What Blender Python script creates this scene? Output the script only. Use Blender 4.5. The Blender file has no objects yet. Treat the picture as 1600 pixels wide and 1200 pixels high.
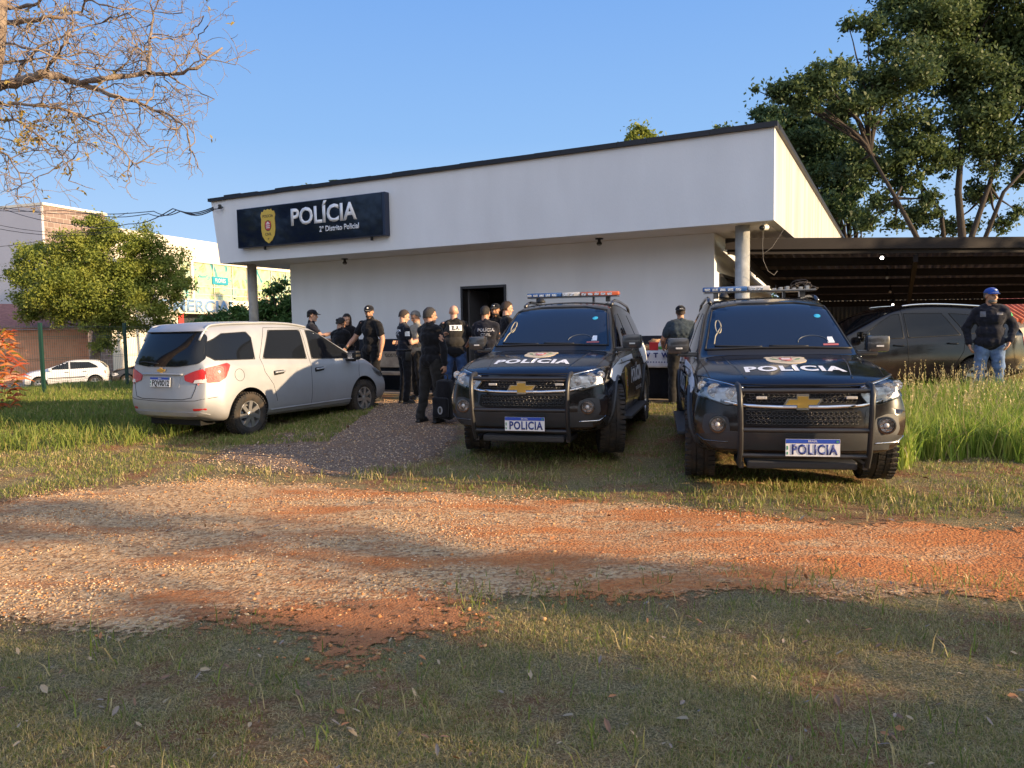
import bpy, bmesh, math, random
import numpy as np
from mathutils import Vector, Matrix, noise
from mathutils.bvhtree import BVHTree
from mathutils.geometry import delaunay_2d_cdt
random.seed(7); RNG = np.random.default_rng(11)
R = math.radians
scn = bpy.context.scene
COL = scn.collection
# ------------------------------------------------------------ camera, sky, sun, exposure
cam = bpy.data.cameras.new('camera'); camo = bpy.data.objects.new('camera', cam); COL.objects.link(camo)
_p, _r = .0724, -.0175
_F = Vector((0, math.cos(_p), -math.sin(_p))); _rt = Vector((1, 0, 0)); _up = _rt.cross(_F)
_Rr = math.cos(_r)*_rt + math.sin(_r)*_up; _U = -math.sin(_r)*_rt + math.cos(_r)*_up
M = Matrix((( _Rr.x, _U.x, -_F.x, 0), (_Rr.y, _U.y, -_F.y, 0), (_Rr.z, _U.z, -_F.z, 1.515), (0, 0, 0, 1)))
camo.matrix_world = M
cam.sensor_fit = 'HORIZONTAL'; cam.sensor_width = 36; cam.lens = 36*1164.7/1600
cam.clip_start = .05; cam.clip_end = 5000
scn.camera = camo
SUN_EL = 12.5; SUN_AZ = 112.0      # degrees, azimuth clockwise from +Y
sd = Vector((math.sin(R(SUN_AZ))*math.cos(R(SUN_EL)), math.cos(R(SUN_AZ))*math.cos(R(SUN_EL)), math.sin(R(SUN_EL))))
sun = bpy.data.lights.new('sun', 'SUN'); sun.energy = 3.9; sun.angle = R(.55); sun.color = (1, .72, .42)
suno = bpy.data.objects.new('sun', sun); COL.objects.link(suno); suno.rotation_euler = (-sd).to_track_quat('-Z', 'Y').to_euler()
world = bpy.data.worlds.new('World'); scn.world = world; world.use_nodes = True
wn = world.node_tree.nodes; wl = world.node_tree.links
sky = wn.new('ShaderNodeTexSky'); sky.sky_type = 'NISHITA'; sky.sun_disc = False
sky.sun_elevation = R(SUN_EL); sky.sun_rotation = R(SUN_AZ); sky.air_density = 1.25; sky.dust_density = .35; sky.ozone_density = 2.6; sky.altitude = 500
wn['Background'].inputs[1].default_value = .1
_tc = wn.new('ShaderNodeTexCoord'); _sx = wn.new('ShaderNodeSeparateXYZ'); wl.new(_tc.outputs['Generated'], _sx.inputs[0])
_rp = wn.new('ShaderNodeValToRGB'); wl.new(_sx.outputs[2], _rp.inputs[0])      # clear evening blue away from the sun
_e = _rp.color_ramp.elements; _e[0].position = 0; _e[0].color = (.52, .64, .78, 1); _e[1].position = .75; _e[1].color = (.06, .19, .56, 1)
for _p_, _c_ in ((.10, (.36, .53, .76)), (.24, (.225, .41, .71)), (.45, (.14, .305, .66))):
    _q = _e.new(_p_); _q.color = (*_c_, 1)
_sc = wn.new('ShaderNodeVectorMath'); _sc.operation = 'SCALE'; _sc.inputs[3].default_value = 5.25; wl.new(_rp.outputs[0], _sc.inputs[0])
_dt = wn.new('ShaderNodeVectorMath'); _dt.operation = 'DOT_PRODUCT'; _dt.inputs[1].default_value = (sd.x, sd.y, 0); wl.new(_tc.outputs['Generated'], _dt.inputs[0])
_d2 = wn.new('ShaderNodeVectorMath'); _d2.operation = 'DOT_PRODUCT'; _d2.inputs[1].default_value = (.45, -.89, .1); wl.new(_tc.outputs['Generated'], _d2.inputs[0])
_m2 = wn.new('ShaderNodeMapRange'); _m2.interpolation_type = 'SMOOTHSTEP'; _m2.inputs[1].default_value = -.1; _m2.inputs[2].default_value = .95; wl.new(_d2.outputs['Value'], _m2.inputs[0])
_hz = wn.new('ShaderNodeMix'); _hz.data_type = 'RGBA'; _hz.inputs[7].default_value = (6.2, 6.3, 6.8, 1); wl.new(_m2.outputs[0], _hz.inputs[0]); wl.new(_sc.outputs[0], _hz.inputs[6])   # paler, brighter sky on the sun's side
_mr = wn.new('ShaderNodeMapRange'); _mr.interpolation_type = 'SMOOTHSTEP'; _mr.inputs[1].default_value = .45; _mr.inputs[2].default_value = 1.; wl.new(_dt.outputs['Value'], _mr.inputs[0])
_mx = wn.new('ShaderNodeMix'); _mx.data_type = 'RGBA'; wl.new(_mr.outputs[0], _mx.inputs[0]); wl.new(_hz.outputs[2], _mx.inputs[6]); wl.new(sky.outputs[0], _mx.inputs[7]); wl.new(_mx.outputs[2], wn['Background'].inputs[0])
scn.view_settings.view_transform = 'Standard'; scn.view_settings.look = 'None'; scn.view_settings.gamma = 1
scn.view_settings.exposure = 1.32
scn.render.engine = 'CYCLES'

# ------------------------------------------------------------ helpers
def tag(o, label=None, cat=None, group=None, kind=None):
    if label: o['label'] = label
    if cat: o['category'] = cat
    if group: o['group'] = group
    if kind: o['kind'] = kind
    return o
def link(o, parent=None):
    COL.objects.link(o)
    if parent is not None: o.parent = parent
    return o
def empty(name, loc=(0, 0, 0), rz=0, label=None, cat=None, group=None, scale=1):
    o = bpy.data.objects.new(name, None); COL.objects.link(o); o.location = loc; o.rotation_euler = (0, 0, rz); o.scale = (scale,)*3
    o.empty_display_size = .1
    return tag(o, label, cat, group)
def copy_tree(o, parent=None):
    c = o.copy(); COL.objects.link(c); c.parent = parent
    for ch in list(o.children): copy_tree(ch, c)
    return c
def mesh_obj(name, verts, faces, m=None, parent=None, smooth=False, mats=None, fm=None):
    me = bpy.data.meshes.new(name); me.from_pydata([tuple(v) for v in verts], [], [tuple(f) for f in faces])
    if m: me.materials.append(m)
    if mats:
        for k in mats: me.materials.append(k)
    if fm is not None: me.polygons.foreach_set('material_index', fm)
    if smooth: me.polygons.foreach_set('use_smooth', [True]*len(me.polygons))
    me.update(); o = bpy.data.objects.new(name, me); return link(o, parent)
def fast_mesh(name, V, nper, m, parent=None, smooth=False, idx=None, F=None):
    """V (n,3) numpy; faces of nper consecutive verts, or F (k,nper)"""
    me = bpy.data.meshes.new(name); n = len(V)
    if F is None: F = np.arange(n).reshape(-1, nper)
    k = len(F)
    me.vertices.add(n); me.vertices.foreach_set('co', np.ascontiguousarray(V, dtype=np.float32).ravel())
    me.loops.add(k*nper); me.loops.foreach_set('vertex_index', np.ascontiguousarray(F, dtype=np.int32).ravel())
    me.polygons.add(k); me.polygons.foreach_set('loop_start', np.arange(0, k*nper, nper, dtype=np.int32))
    try: me.polygons.foreach_set('loop_total', np.full(k, nper, dtype=np.int32))
    except Exception: pass
    for q in (m if isinstance(m, (list, tuple)) else [m]): me.materials.append(q)
    if idx is not None: me.polygons.foreach_set('material_index', np.ascontiguousarray(idx, dtype=np.int32))
    if smooth: me.polygons.foreach_set('use_smooth', np.ones(k, dtype=bool))
    me.update(calc_edges=True); me.validate()
    return link(bpy.data.objects.new(name, me), parent)
def bm_obj(name, bm, m, parent=None, smooth=False, ang=None):
    me = bpy.data.meshes.new(name); bmesh.ops.recalc_face_normals(bm, faces=bm.faces); bm.to_mesh(me); bm.free()
    for q in (m if isinstance(m, (list, tuple)) else [m]): me.materials.append(q)
    if smooth: me.polygons.foreach_set('use_smooth', [True]*len(me.polygons))
    if ang: me.set_sharp_from_angle(angle=R(ang))
    return link(bpy.data.objects.new(name, me), parent)
def box(bm, x0, x1, y0, y1, z0, z1, bev=0, mx=None, mi=0):
    vs = [bm.verts.new((x, y, z)) for x in (x0, x1) for y in (y0, y1) for z in (z0, z1)]
    fs = [bm.faces.new([vs[i] for i in f]) for f in ((0, 1, 3, 2), (4, 6, 7, 5), (0, 4, 5, 1), (2, 3, 7, 6), (0, 2, 6, 4), (1, 5, 7, 3))]
    for f in fs: f.material_index = mi
    if bev:
        r = bmesh.ops.bevel(bm, geom=list({e for f in fs for e in f.edges}), offset=bev, segments=2, affect='EDGES', profile=.6)
        vs = list({v for f in r['faces'] for v in f.verts} | {v for v in vs if v.is_valid})
    if mx is not None: bmesh.ops.transform(bm, matrix=mx, verts=[v for v in vs if v.is_valid])
    return vs
def tube(bm, pts, rad, n=8, cap=True, flat=1.0, mi=0):
    """sweep a circle of radius rad (number or list) along pts"""
    pts = [Vector(p) for p in pts]; rs = rad if isinstance(rad, (list, tuple)) else [rad]*len(pts)
    rings = []; prev = None
    for i, p in enumerate(pts):
        t = (pts[min(i+1, len(pts)-1)]-pts[max(i-1, 0)])
        if t.length < 1e-9: t = Vector((0, 0, 1))
        t.normalize()
        if prev is None:
            a = Vector((0, 0, 1)) if abs(t.z) < .9 else Vector((1, 0, 0)); u = t.cross(a).normalized()
        else:
            u = prev-t*prev.dot(t)
            if u.length < 1e-6: u = t.orthogonal()
            u.normalize()
        prev = u; w = t.cross(u)
        rings.append([bm.verts.new(p+u*(math.cos(2*math.pi*k/n)*rs[i]*flat)+w*(math.sin(2*math.pi*k/n)*rs[i])) for k in range(n)])
    for a, b in zip(rings, rings[1:]):
        for k in range(n):
            f = bm.faces.new((a[k], a[(k+1) % n], b[(k+1) % n], b[k])); f.material_index = mi; f.smooth = True
    if cap and n > 2:
        bm.faces.new(rings[0][::-1]).material_index = mi; bm.faces.new(rings[-1]).material_index = mi
    return rings
def lathe(bm, prof, n=32, axis='Y', center=(0, 0, 0), mi=0, closed=False, cap=True):
    """prof list of (r, h) revolved round axis"""
    c = Vector(center); rings = []
    for r, h in prof:
        ring = []
        for k in range(n):
            a = 2*math.pi*k/n; u, v = math.cos(a)*r, math.sin(a)*r
            ring.append(bm.verts.new(c+(Vector((u, h, v)) if axis == 'Y' else Vector((u, v, h)) if axis == 'Z' else Vector((h, u, v)))))
        rings.append(ring)
    pairs = list(zip(rings, rings[1:]))
    if closed: pairs.append((rings[-1], rings[0]))
    for a, b in pairs:
        for k in range(n):
            try:
                f = bm.faces.new((a[k], a[(k+1) % n], b[(k+1) % n], b[k])); f.material_index = mi; f.smooth = True
            except ValueError: pass
    if not closed and cap:
        for ring in (rings[0], rings[-1]):
            try: bm.faces.new(ring).material_index = mi
            except ValueError: pass
def prism(bm, poly, h0, h1, fn, mi=0):
    """extrude 2-D polygon: fn(u,v,h) -> Vector"""
    a = [bm.verts.new(fn(u, v, h0)) for u, v in poly]; b = [bm.verts.new(fn(u, v, h1)) for u, v in poly]; n = len(poly)
    fs = [bm.faces.new(a), bm.faces.new(b[::-1])]+[bm.faces.new((a[i], b[i], b[(i+1) % n], a[(i+1) % n])) for i in range(n)]
    for f in fs: f.material_index = mi
    return a+b
def applied(o):
    dg = bpy.context.evaluated_depsgraph_get(); me = bpy.data.meshes.new_from_object(o.evaluated_get(dg)); return me

# ------------------------------------------------------------ materials
def mat(name, c, rough=.6, metal=0, spec=.5, coat=0, var=0, vs=5., bump=0, bs=40., c2=None, cs=None, cd=4, trans=0, sheen=0, dirt=0, em=None, emc=None, coords='Object', lo=.4, hi=.6, scale3=None):
    m = bpy.data.materials.new(name); m.use_nodes = True; nt = m.node_tree; N = nt.nodes; L = nt.links; b = N['Principled BSDF']
    b.inputs['Base Color'].default_value = (*c, 1); b.inputs['Roughness'].default_value = rough; b.inputs['Metallic'].default_value = metal
    b.inputs['Specular IOR Level'].default_value = spec; b.inputs['Coat Weight'].default_value = coat; b.inputs['Coat Roughness'].default_value = .04
    if trans: b.inputs['Transmission Weight'].default_value = trans
    if sheen: b.inputs['Sheen Weight'].default_value = sheen
    tc = N.new('ShaderNodeTexCoord'); src = tc.outputs[coords]
    if scale3:
        mp = N.new('ShaderNodeMapping'); mp.inputs['Scale'].default_value = scale3; L.new(src, mp.inputs[0]); src = mp.outputs[0]
    col = None
    if c2 is not None:
        n = N.new('ShaderNodeTexNoise'); n.inputs['Scale'].default_value = cs or 3; n.inputs['Detail'].default_value = cd; L.new(src, n.inputs[0])
        r = N.new('ShaderNodeValToRGB'); r.color_ramp.elements[0].position = lo; r.color_ramp.elements[1].position = hi
        r.color_ramp.elements[0].color = (*c, 1); r.color_ramp.elements[1].color = (*c2, 1); L.new(n.outputs[0], r.inputs[0]); col = r.outputs[0]
    if var:
        n = N.new('ShaderNodeTexNoise'); n.inputs['Scale'].default_value = vs; n.inputs['Detail'].default_value = 5; L.new(src, n.inputs[0])
        h = N.new('ShaderNodeHueSaturation'); mr = N.new('ShaderNodeMapRange'); mr.inputs[1].default_value = .3; mr.inputs[2].default_value = .7
        mr.inputs[3].default_value = 1-var; mr.inputs[4].default_value = 1+var; L.new(n.outputs[0], mr.inputs[0]); L.new(mr.outputs[0], h.inputs['Value'])
        if col is not None: L.new(col, h.inputs['Color'])
        else: h.inputs['Color'].default_value = (*c, 1)
        col = h.outputs[0]
    if col is not None: L.new(col, b.inputs['Base Color'])
    if dirt:
        n = N.new('ShaderNodeTexNoise'); n.inputs['Scale'].default_value = 6; n.inputs['Detail'].default_value = 6; L.new(src, n.inputs[0])
        mr = N.new('ShaderNodeMapRange'); mr.inputs[1].default_value = .35; mr.inputs[2].default_value = .75; mr.inputs[3].default_value = rough; mr.inputs[4].default_value = rough+dirt
        L.new(n.outputs[0], mr.inputs[0]); L.new(mr.outputs[0], b.inputs['Roughness'])
    if bump:
        n = N.new('ShaderNodeTexNoise'); n.inputs['Scale'].default_value = bs; n.inputs['Detail'].default_value = 4; L.new(src, n.inputs[0])
        bp = N.new('ShaderNodeBump'); bp.inputs['Strength'].default_value = bump; bp.inputs['Distance'].default_value = .02; L.new(n.outputs[0], bp.inputs['Height']); L.new(bp.outputs[0], b.inputs['Normal'])
    if em:
        b.inputs['Emission Color'].default_value = (*(emc or c), 1); b.inputs['Emission Strength'].default_value = em
    return m
def glass_cover(name, tint=(1, 1, 1), amt=.8):
    m = bpy.data.materials.new(name); m.use_nodes = True; nt = m.node_tree; N = nt.nodes; L = nt.links
    for n in list(N):
        if n.type == 'BSDF_PRINCIPLED': N.remove(n)
    t = N.new('ShaderNodeBsdfTransparent'); t.inputs[0].default_value = (*tint, 1); g = N.new('ShaderNodeBsdfGlossy'); g.inputs['Roughness'].default_value = .05
    f = N.new('ShaderNodeFresnel'); f.inputs[0].default_value = 1.5
    ad = N.new('ShaderNodeMath'); ad.operation = 'ADD'; ad.inputs[1].default_value = .06; L.new(f.outputs[0], ad.inputs[0])
    mx = N.new('ShaderNodeMixShader'); L.new(ad.outputs[0], mx.inputs[0]); L.new(t.outputs[0], mx.inputs[1]); L.new(g.outputs[0], mx.inputs[2])
    L.new(mx.outputs[0], N['Material Output'].inputs[0]); return m
def leaf_mat(name, c1, c2, s=1.2, trans=.35, rough=.55, c3=None):
    m = bpy.data.materials.new(name); m.use_nodes = True; nt = m.node_tree; N = nt.nodes; L = nt.links; b = N['Principled BSDF']
    tc = N.new('ShaderNodeTexCoord'); n = N.new('ShaderNodeTexNoise'); n.inputs['Scale'].default_value = s; n.inputs['Detail'].default_value = 8; n.inputs['Roughness'].default_value = .75; L.new(tc.outputs['Object'], n.inputs[0])
    r = N.new('ShaderNodeValToRGB'); e = r.color_ramp.elements; e[0].position = .36; e[1].position = .64; e[0].color = (*c1, 1); e[1].color = (*c2, 1)
    if c3: q = e.new(.7); q.color = (*c3, 1)
    L.new(n.outputs[0], r.inputs[0]); L.new(r.outputs[0], b.inputs['Base Color']); b.inputs['Roughness'].default_value = rough; b.inputs['Specular IOR Level'].default_value = .3
    t = N.new('ShaderNodeBsdfTranslucent'); L.new(r.outputs[0], t.inputs[0]); mx = N.new('ShaderNodeMixShader'); mx.inputs[0].default_value = trans
    L.new(b.outputs[0], mx.inputs[1]); L.new(t.outputs[0], mx.inputs[2]); L.new(mx.outputs[0], N['Material Output'].inputs[0]); return m

def text_mesh(s, size=1., bold=0., sx=1., align='CENTER', space=1.):
    cu = bpy.data.curves.new('txt', 'FONT'); cu.body = s; cu.size = size; cu.align_x = align; cu.align_y = 'CENTER'; cu.offset = bold; cu.space_character = space; cu.resolution_u = 3
    o = bpy.data.objects.new('txt', cu); COL.objects.link(o); bpy.context.view_layer.update(); me = applied(o); bpy.data.objects.remove(o)
    bm = bmesh.new(); bm.from_mesh(me); bpy.data.meshes.remove(me)
    for v in bm.verts: v.co.x *= sx
    return bm
def text_obj(name, s, size, M4, m, parent=None, bold=0., sx=1., depth=.002, space=1.):
    """M4 maps text plane (x right, y up, z out) into parent's space"""
    bm = text_mesh(s, size, bold, sx, space=space)
    r = bmesh.ops.extrude_face_region(bm, geom=list(bm.faces)); vs = [g for g in r['geom'] if isinstance(g, bmesh.types.BMVert)]
    bmesh.ops.translate(bm, verts=vs, vec=(0, 0, depth)); bmesh.ops.transform(bm, matrix=M4, verts=bm.verts)
    return bm_obj(name, bm, m, parent)
def basis(o, x, y):
    x = Vector(x).normalized(); y = Vector(y).normalized(); z = x.cross(y)
    return Matrix(((x.x, y.x, z.x, o[0]), (x.y, y.y, z.y, o[1]), (x.z, y.z, z.z, o[2]), (0, 0, 0, 1)))
def sstep(a, b, x):
    t = min(1, max(0, (x-a)/(b-a))); return t*t*(3-2*t)
def npsstep(a, b, x):
    t = np.clip((x-a)/(b-a), 0, 1); return t*t*(3-2*t)
# ============================================================ SETTING: ground, road, street
def gz(x, y):
    """terrain height"""
    x = np.asarray(x, float); y = np.asarray(y, float)
    z = .19*npsstep(6.3, 13.5, y)+.10*npsstep(4.5, 8, x)*npsstep(8, 11.5, y)
    z = z+.03*npsstep(-4, -8, x)*npsstep(6, 9, y)
    # beyond the fence the lot falls to the street
    q = y*.91-(-x)*.0+0*x
    d = (y-21.5)-(x+10)*.44          # distance past the street-side verge
    fall = npsstep(0, 7, d)*npsstep(-7.3, -8.6, x-(y-18)*.3)
    z = z*(1-fall)-1.05*fall
    far = npsstep(45, 140, np.hypot(x, y)); z = z*(1-far)-1.1*far
    bumps = .018*np.sin(x*1.7+y*.6)*np.sin(y*1.3-x*.4)+.01*np.sin(x*4.1+2)*np.sin(y*3.7)
    return z+bumps*(1-npsstep(18, 30, np.hypot(x, y)))
def g1(x, y): return float(gz(x, y))
def axis_pts(segs):
    out = []
    for a, b, s in segs: out += list(np.arange(a, b, s))
    return np.array(out+[segs[-1][1]])
def grid_sheet(name, xs, ys, m, dz=0, kind='structure'):
    X, Y = np.meshgrid(xs, ys); Z = gz(X, Y)+dz; V = np.stack([X, Y, Z], -1).reshape(-1, 3); nx = len(xs); ny = len(ys)
    i = np.arange(nx*ny).reshape(ny, nx); F = np.stack([i[:-1, :-1], i[:-1, 1:], i[1:, 1:], i[1:, :-1]], -1).reshape(-1, 4)
    o = fast_mesh(name, V, 4, m, smooth=True, F=F); o['kind'] = kind; return o

def ground_mat():
    m = bpy.data.materials.new('grassy_soil'); m.use_nodes = True; N = m.node_tree.nodes; L = m.node_tree.links; b = N['Principled BSDF']; b.inputs['Roughness'].default_value = .95; b.inputs['Specular IOR Level'].default_value = .15
    g = N.new('ShaderNodeNewGeometry')
    def nz(s, d=6, r=.6, sc=None):
        n = N.new('ShaderNodeTexNoise'); n.inputs['Scale'].default_value = s; n.inputs['Detail'].default_value = d; n.inputs['Roughness'].default_value = r
        if sc:
            mp = N.new('ShaderNodeMapping'); mp.inputs['Scale'].default_value = sc; L.new(g.outputs['Position'], mp.inputs[0]); L.new(mp.outputs[0], n.inputs[0])
        else: L.new(g.outputs['Position'], n.inputs[0])
        return n.outputs[0]
    def ramp(src, stops):
        r = N.new('ShaderNodeValToRGB'); e = r.color_ramp.elements
        e[0].position, e[0].color = stops[0][0], (*stops[0][1], 1); e[1].position, e[1].color = stops[-1][0], (*stops[-1][1], 1)
        for p, c in stops[1:-1]: q = e.new(p); q.color = (*c, 1)
        L.new(src, r.inputs[0]); return r.outputs[0]
    def mix(f, a, c):
        x = N.new('ShaderNodeMix'); x.data_type = 'RGBA'; L.new(f, x.inputs[0]); L.new(a, x.inputs[6]); L.new(c, x.inputs[7]); return x.outputs[2]
    grass = ramp(nz(90, 4, .7), [(.36, (.12, .105, .045)), (.47, (.20, .165, .075)), (.54, (.30, .22, .11)), (.62, (.46, .36, .19))])
    soil = ramp(nz(45, 8, .75), [(.36, (.13, .055, .025)), (.5, (.28, .13, .06)), (.64, (.42, .25, .14))])
    mask = ramp(nz(1.3, 7, .65), [(.47, (0, 0, 0)), (.62, (1, 1, 1))])
    L.new(mix(mask, grass, soil), b.inputs['Base Color'])
    bp = N.new('ShaderNodeBump'); bp.inputs['Strength'].default_value = .8; bp.inputs['Distance'].default_value = .03; L.new(nz(60, 8, .8), bp.inputs['Height']); L.new(bp.outputs[0], b.inputs['Normal'])
    return m
M_ground = ground_mat()
xs = axis_pts([(-400, -60, 40), (-60, -16, 2), (-16, -8, .5), (-8, 9, .14), (9, 20, .8), (20, 60, 5), (60, 400, 40)])
ys = axis_pts([(-80, -10, 10), (-10, 1.5, 1), (1.5, 12, .12), (12, 30, .5), (30, 60, 2), (60, 700, 40)])
grid_sheet('ground', xs, ys, M_ground)

def poly_sheet(name, poly, m, dz, step=.15, rag=.12, kind='structure', rs=1.7, fade=.35):
    """sheet following the terrain inside a polygon with ragged edges"""
    P = []; n = len(poly)
    for i in range(n):
        a = Vector(poly[i]); b = Vector(poly[(i+1) % n]); k = max(1, int((b-a).length/step)); nn = Vector((-(b-a).y, (b-a).x)).normalized()
        for j in range(k):
            p = a.lerp(b, j/k); w = noise.noise(Vector((p.x*rs, p.y*rs, 3.3)))*rag*1.6+noise.noise(Vector((p.x*rs*4, p.y*rs*4, 1.3)))*rag*.7
            P.append(p+nn*w)
    xs_ = [p[0] for p in P]; ys_ = [p[1] for p in P]; inner = []
    for x in np.arange(min(xs_), max(xs_), step):
        for y in np.arange(min(ys_), max(ys_), step): inner.append(Vector((x+.01, y+.013)))
    vv, ee, ff, *_ = delaunay_2d_cdt([Vector((p[0], p[1])) for p in P]+inner, [], [list(range(len(P)))], 1, 1e-5)
    vv = np.array([(v.x, v.y) for v in vv]); Z = gz(vv[:, 0], vv[:, 1])+dz
    A = np.array([(p[0], p[1]) for p in P]); Bq = np.roll(A, -1, 0); d = Bq-A; L2 = (d**2).sum(1); dist = np.full(len(vv), 9.)
    for i in range(len(A)):
        t = np.clip(((vv-A[i])@d[i])/max(L2[i], 1e-9), 0, 1); dist = np.minimum(dist, np.hypot(*(vv-A[i]-t[:, None]*d[i]).T))
    o = mesh_obj(name, np.column_stack([vv, Z]), ff, m, smooth=True); o['kind'] = kind
    at = o.data.attributes.new('edge', 'FLOAT', 'POINT'); at.data.foreach_set('value', np.minimum(dist/fade, 1).astype(np.float32)); return o
def lane_mat(name, cols, patch, pscale=.9, sc=(1, 1, 1), bump=1., fine=45):
    m = bpy.data.materials.new(name); m.use_nodes = True; N = m.node_tree.nodes; L = m.node_tree.links; b = N['Principled BSDF']; b.inputs['Roughness'].default_value = .95; b.inputs['Specular IOR Level'].default_value = .15
    g = N.new('ShaderNodeNewGeometry'); mp = N.new('ShaderNodeMapping'); mp.inputs['Scale'].default_value = sc; L.new(g.outputs['Position'], mp.inputs[0])
    v = N.new('ShaderNodeTexVoronoi'); v.inputs['Scale'].default_value = fine; v.inputs['Randomness'].default_value = 1; L.new(g.outputs['Position'], v.inputs[0])
    sep = N.new('ShaderNodeSeparateColor'); L.new(v.outputs['Color'], sep.inputs[0])
    r = N.new('ShaderNodeValToRGB'); e = r.color_ramp.elements; e[0].color = (*cols[0], 1); e[1].color = (*cols[2], 1); q = e.new(.5); q.color = (*cols[1], 1); L.new(sep.outputs[0], r.inputs[0])
    n = N.new('ShaderNodeTexNoise'); n.inputs['Scale'].default_value = pscale; n.inputs['Detail'].default_value = 8; n.inputs['Roughness'].default_value = .65; L.new(mp.outputs[0], n.inputs[0])
    sx = N.new('ShaderNodeSeparateXYZ'); L.new(g.outputs['Position'], sx.inputs[0])
    mr = N.new('ShaderNodeMapRange'); mr.inputs[1].default_value = -3; mr.inputs[2].default_value = 4.5; mr.inputs[3].default_value = -.05; mr.inputs[4].default_value = .17; L.new(sx.outputs[0], mr.inputs[0])
    ad = N.new('ShaderNodeMath'); L.new(n.outputs[0], ad.inputs[0]); L.new(mr.outputs[0], ad.inputs[1])
    k = N.new('ShaderNodeValToRGB'); k.color_ramp.elements[0].position = .47; k.color_ramp.elements[1].position = .63; L.new(ad.outputs[0], k.inputs[0])
    pn = N.new('ShaderNodeTexNoise'); pn.inputs['Scale'].default_value = 25; pn.inputs['Detail'].default_value = 6; L.new(g.outputs['Position'], pn.inputs[0])
    pr = N.new('ShaderNodeValToRGB'); pr.color_ramp.elements[0].position = .35; pr.color_ramp.elements[1].position = .65; pr.color_ramp.elements[0].color = (*patch[0], 1); pr.color_ramp.elements[1].color = (*patch[1], 1); L.new(pn.outputs[0], pr.inputs[0])
    x = N.new('ShaderNodeMix'); x.data_type = 'RGBA'; L.new(k.outputs[0], x.inputs[0]); L.new(r.outputs[0], x.inputs[6]); L.new(pr.outputs[0], x.inputs[7]); L.new(x.outputs[2], b.inputs['Base Color'])
    bn = N.new('ShaderNodeTexNoise'); bn.inputs['Scale'].default_value = 70; bn.inputs['Detail'].default_value = 6; L.new(g.outputs['Position'], bn.inputs[0])
    bp = N.new('ShaderNodeBump'); bp.inputs['Strength'].default_value = bump; bp.inputs['Distance'].default_value = .022
    v2 = N.new('ShaderNodeTexVoronoi'); v2.inputs['Scale'].default_value = 38; L.new(g.outputs['Position'], v2.inputs[0]); hm = N.new('ShaderNodeMath'); hm.operation = 'MULTIPLY_ADD'; hm.inputs[1].default_value = -.5*(fine > 1); L.new(v2.outputs['Distance'], hm.inputs[0]); L.new(bn.outputs[0], hm.inputs[2]); L.new(hm.outputs[0], bp.inputs['Height']); L.new(bp.outputs[0], b.inputs['Normal'])
    # worn edge: the layer thins out into the soil below it
    at = N.new('ShaderNodeAttribute'); at.attribute_name = 'edge'; en = N.new('ShaderNodeTexNoise'); en.inputs['Scale'].default_value = 14; en.inputs['Detail'].default_value = 7; en.inputs['Roughness'].default_value = .75; L.new(g.outputs['Position'], en.inputs[0])
    a1 = N.new('ShaderNodeMath'); em_ = N.new('ShaderNodeMath'); em_.operation = 'MULTIPLY'; em_.inputs[1].default_value = 1.9; L.new(en.outputs[0], em_.inputs[0]); L.new(at.outputs['Fac'], a1.inputs[0]); L.new(em_.outputs[0], a1.inputs[1]); th = N.new('ShaderNodeMapRange'); th.inputs[1].default_value = 1.16; th.inputs[2].default_value = 1.3; L.new(a1.outputs[0], th.inputs[0])
    tr = N.new('ShaderNodeBsdfTransparent'); ms = N.new('ShaderNodeMixShader'); L.new(th.outputs[0], ms.inputs[0]); L.new(tr.outputs[0], ms.inputs[1]); L.new(b.outputs[0], ms.inputs[2]); L.new(ms.outputs[0], N['Material Output'].inputs[0]); return m
M_lane = lane_mat('lane_gravel', [(.26, .14, .07), (.60, .36, .17), (.72, .50, .28)], [(.50, .17, .055), (.60, .25, .09)], .75, (1, 2.6, 1))
M_drive = lane_mat('drive_gravel', [(.14, .09, .062), (.22, .15, .105), (.34, .255, .185)], [(.20, .125, .08), (.28, .18, .115)], 1.2)
M_dirt = lane_mat('bare_dirt', [(.42, .165, .065), (.47, .20, .085), (.52, .25, .11)], [(.40, .15, .055), (.50, .22, .09)], 1.0, fine=.9, bump=.8)
LANE = [(-9.5, 6.3), (-6.5, 6.75), (-4.8, 6.95), (-4.4, 7.35), (-3.1, 7.72), (-2.2, 7.5), (-1.5, 7.22), (-.6, 6.95), (.3, 6.75), (1.1, 6.42), (2.05, 5.9), (2.9, 5.72), (3.9, 5.6), (6, 5.3), (10, 4.9), (20, 4.4), (20, 2.6), (8, 3.5), (4, 3.75), (2.64, 3.78), (1.4, 3.98), (.35, 4.08), (-.35, 4.0), (-1.28, 3.84), (-1.7, 3.66), (-2.7, 3.75), (-5, 4.0), (-9.5, 4.3)]
poly_sheet('gravel_lane', LANE, M_lane, .008, .16, .16, fade=.5)
DRIVE = [(-3.75, 8.6), (-3.1, 8.1), (-2.1, 7.65), (-1.2, 7.7), (-.75, 8.6), (-.6, 9.6), (-.55, 10.6), (-.6, 12.4), (-1.3, 14.1), (-3.0, 15.0), (-3.1, 13.2), (-3.0, 11.9), (-3.4, 10.4), (-3.75, 9.4)]
poly_sheet('gravel_driveway', DRIVE, M_drive, .004, .2, .12, fade=.6)
poly_sheet('bare_soil', [(-1.75, 4.05), (-1.2, 4.3), (-.5, 4.3), (-.1, 4.1), (.0, 3.7), (-.2, 3.4), (-.7, 3.25), (-1.2, 3.4), (-1.65, 3.6)], M_dirt, .010, .1, .25, fade=.8)

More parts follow.
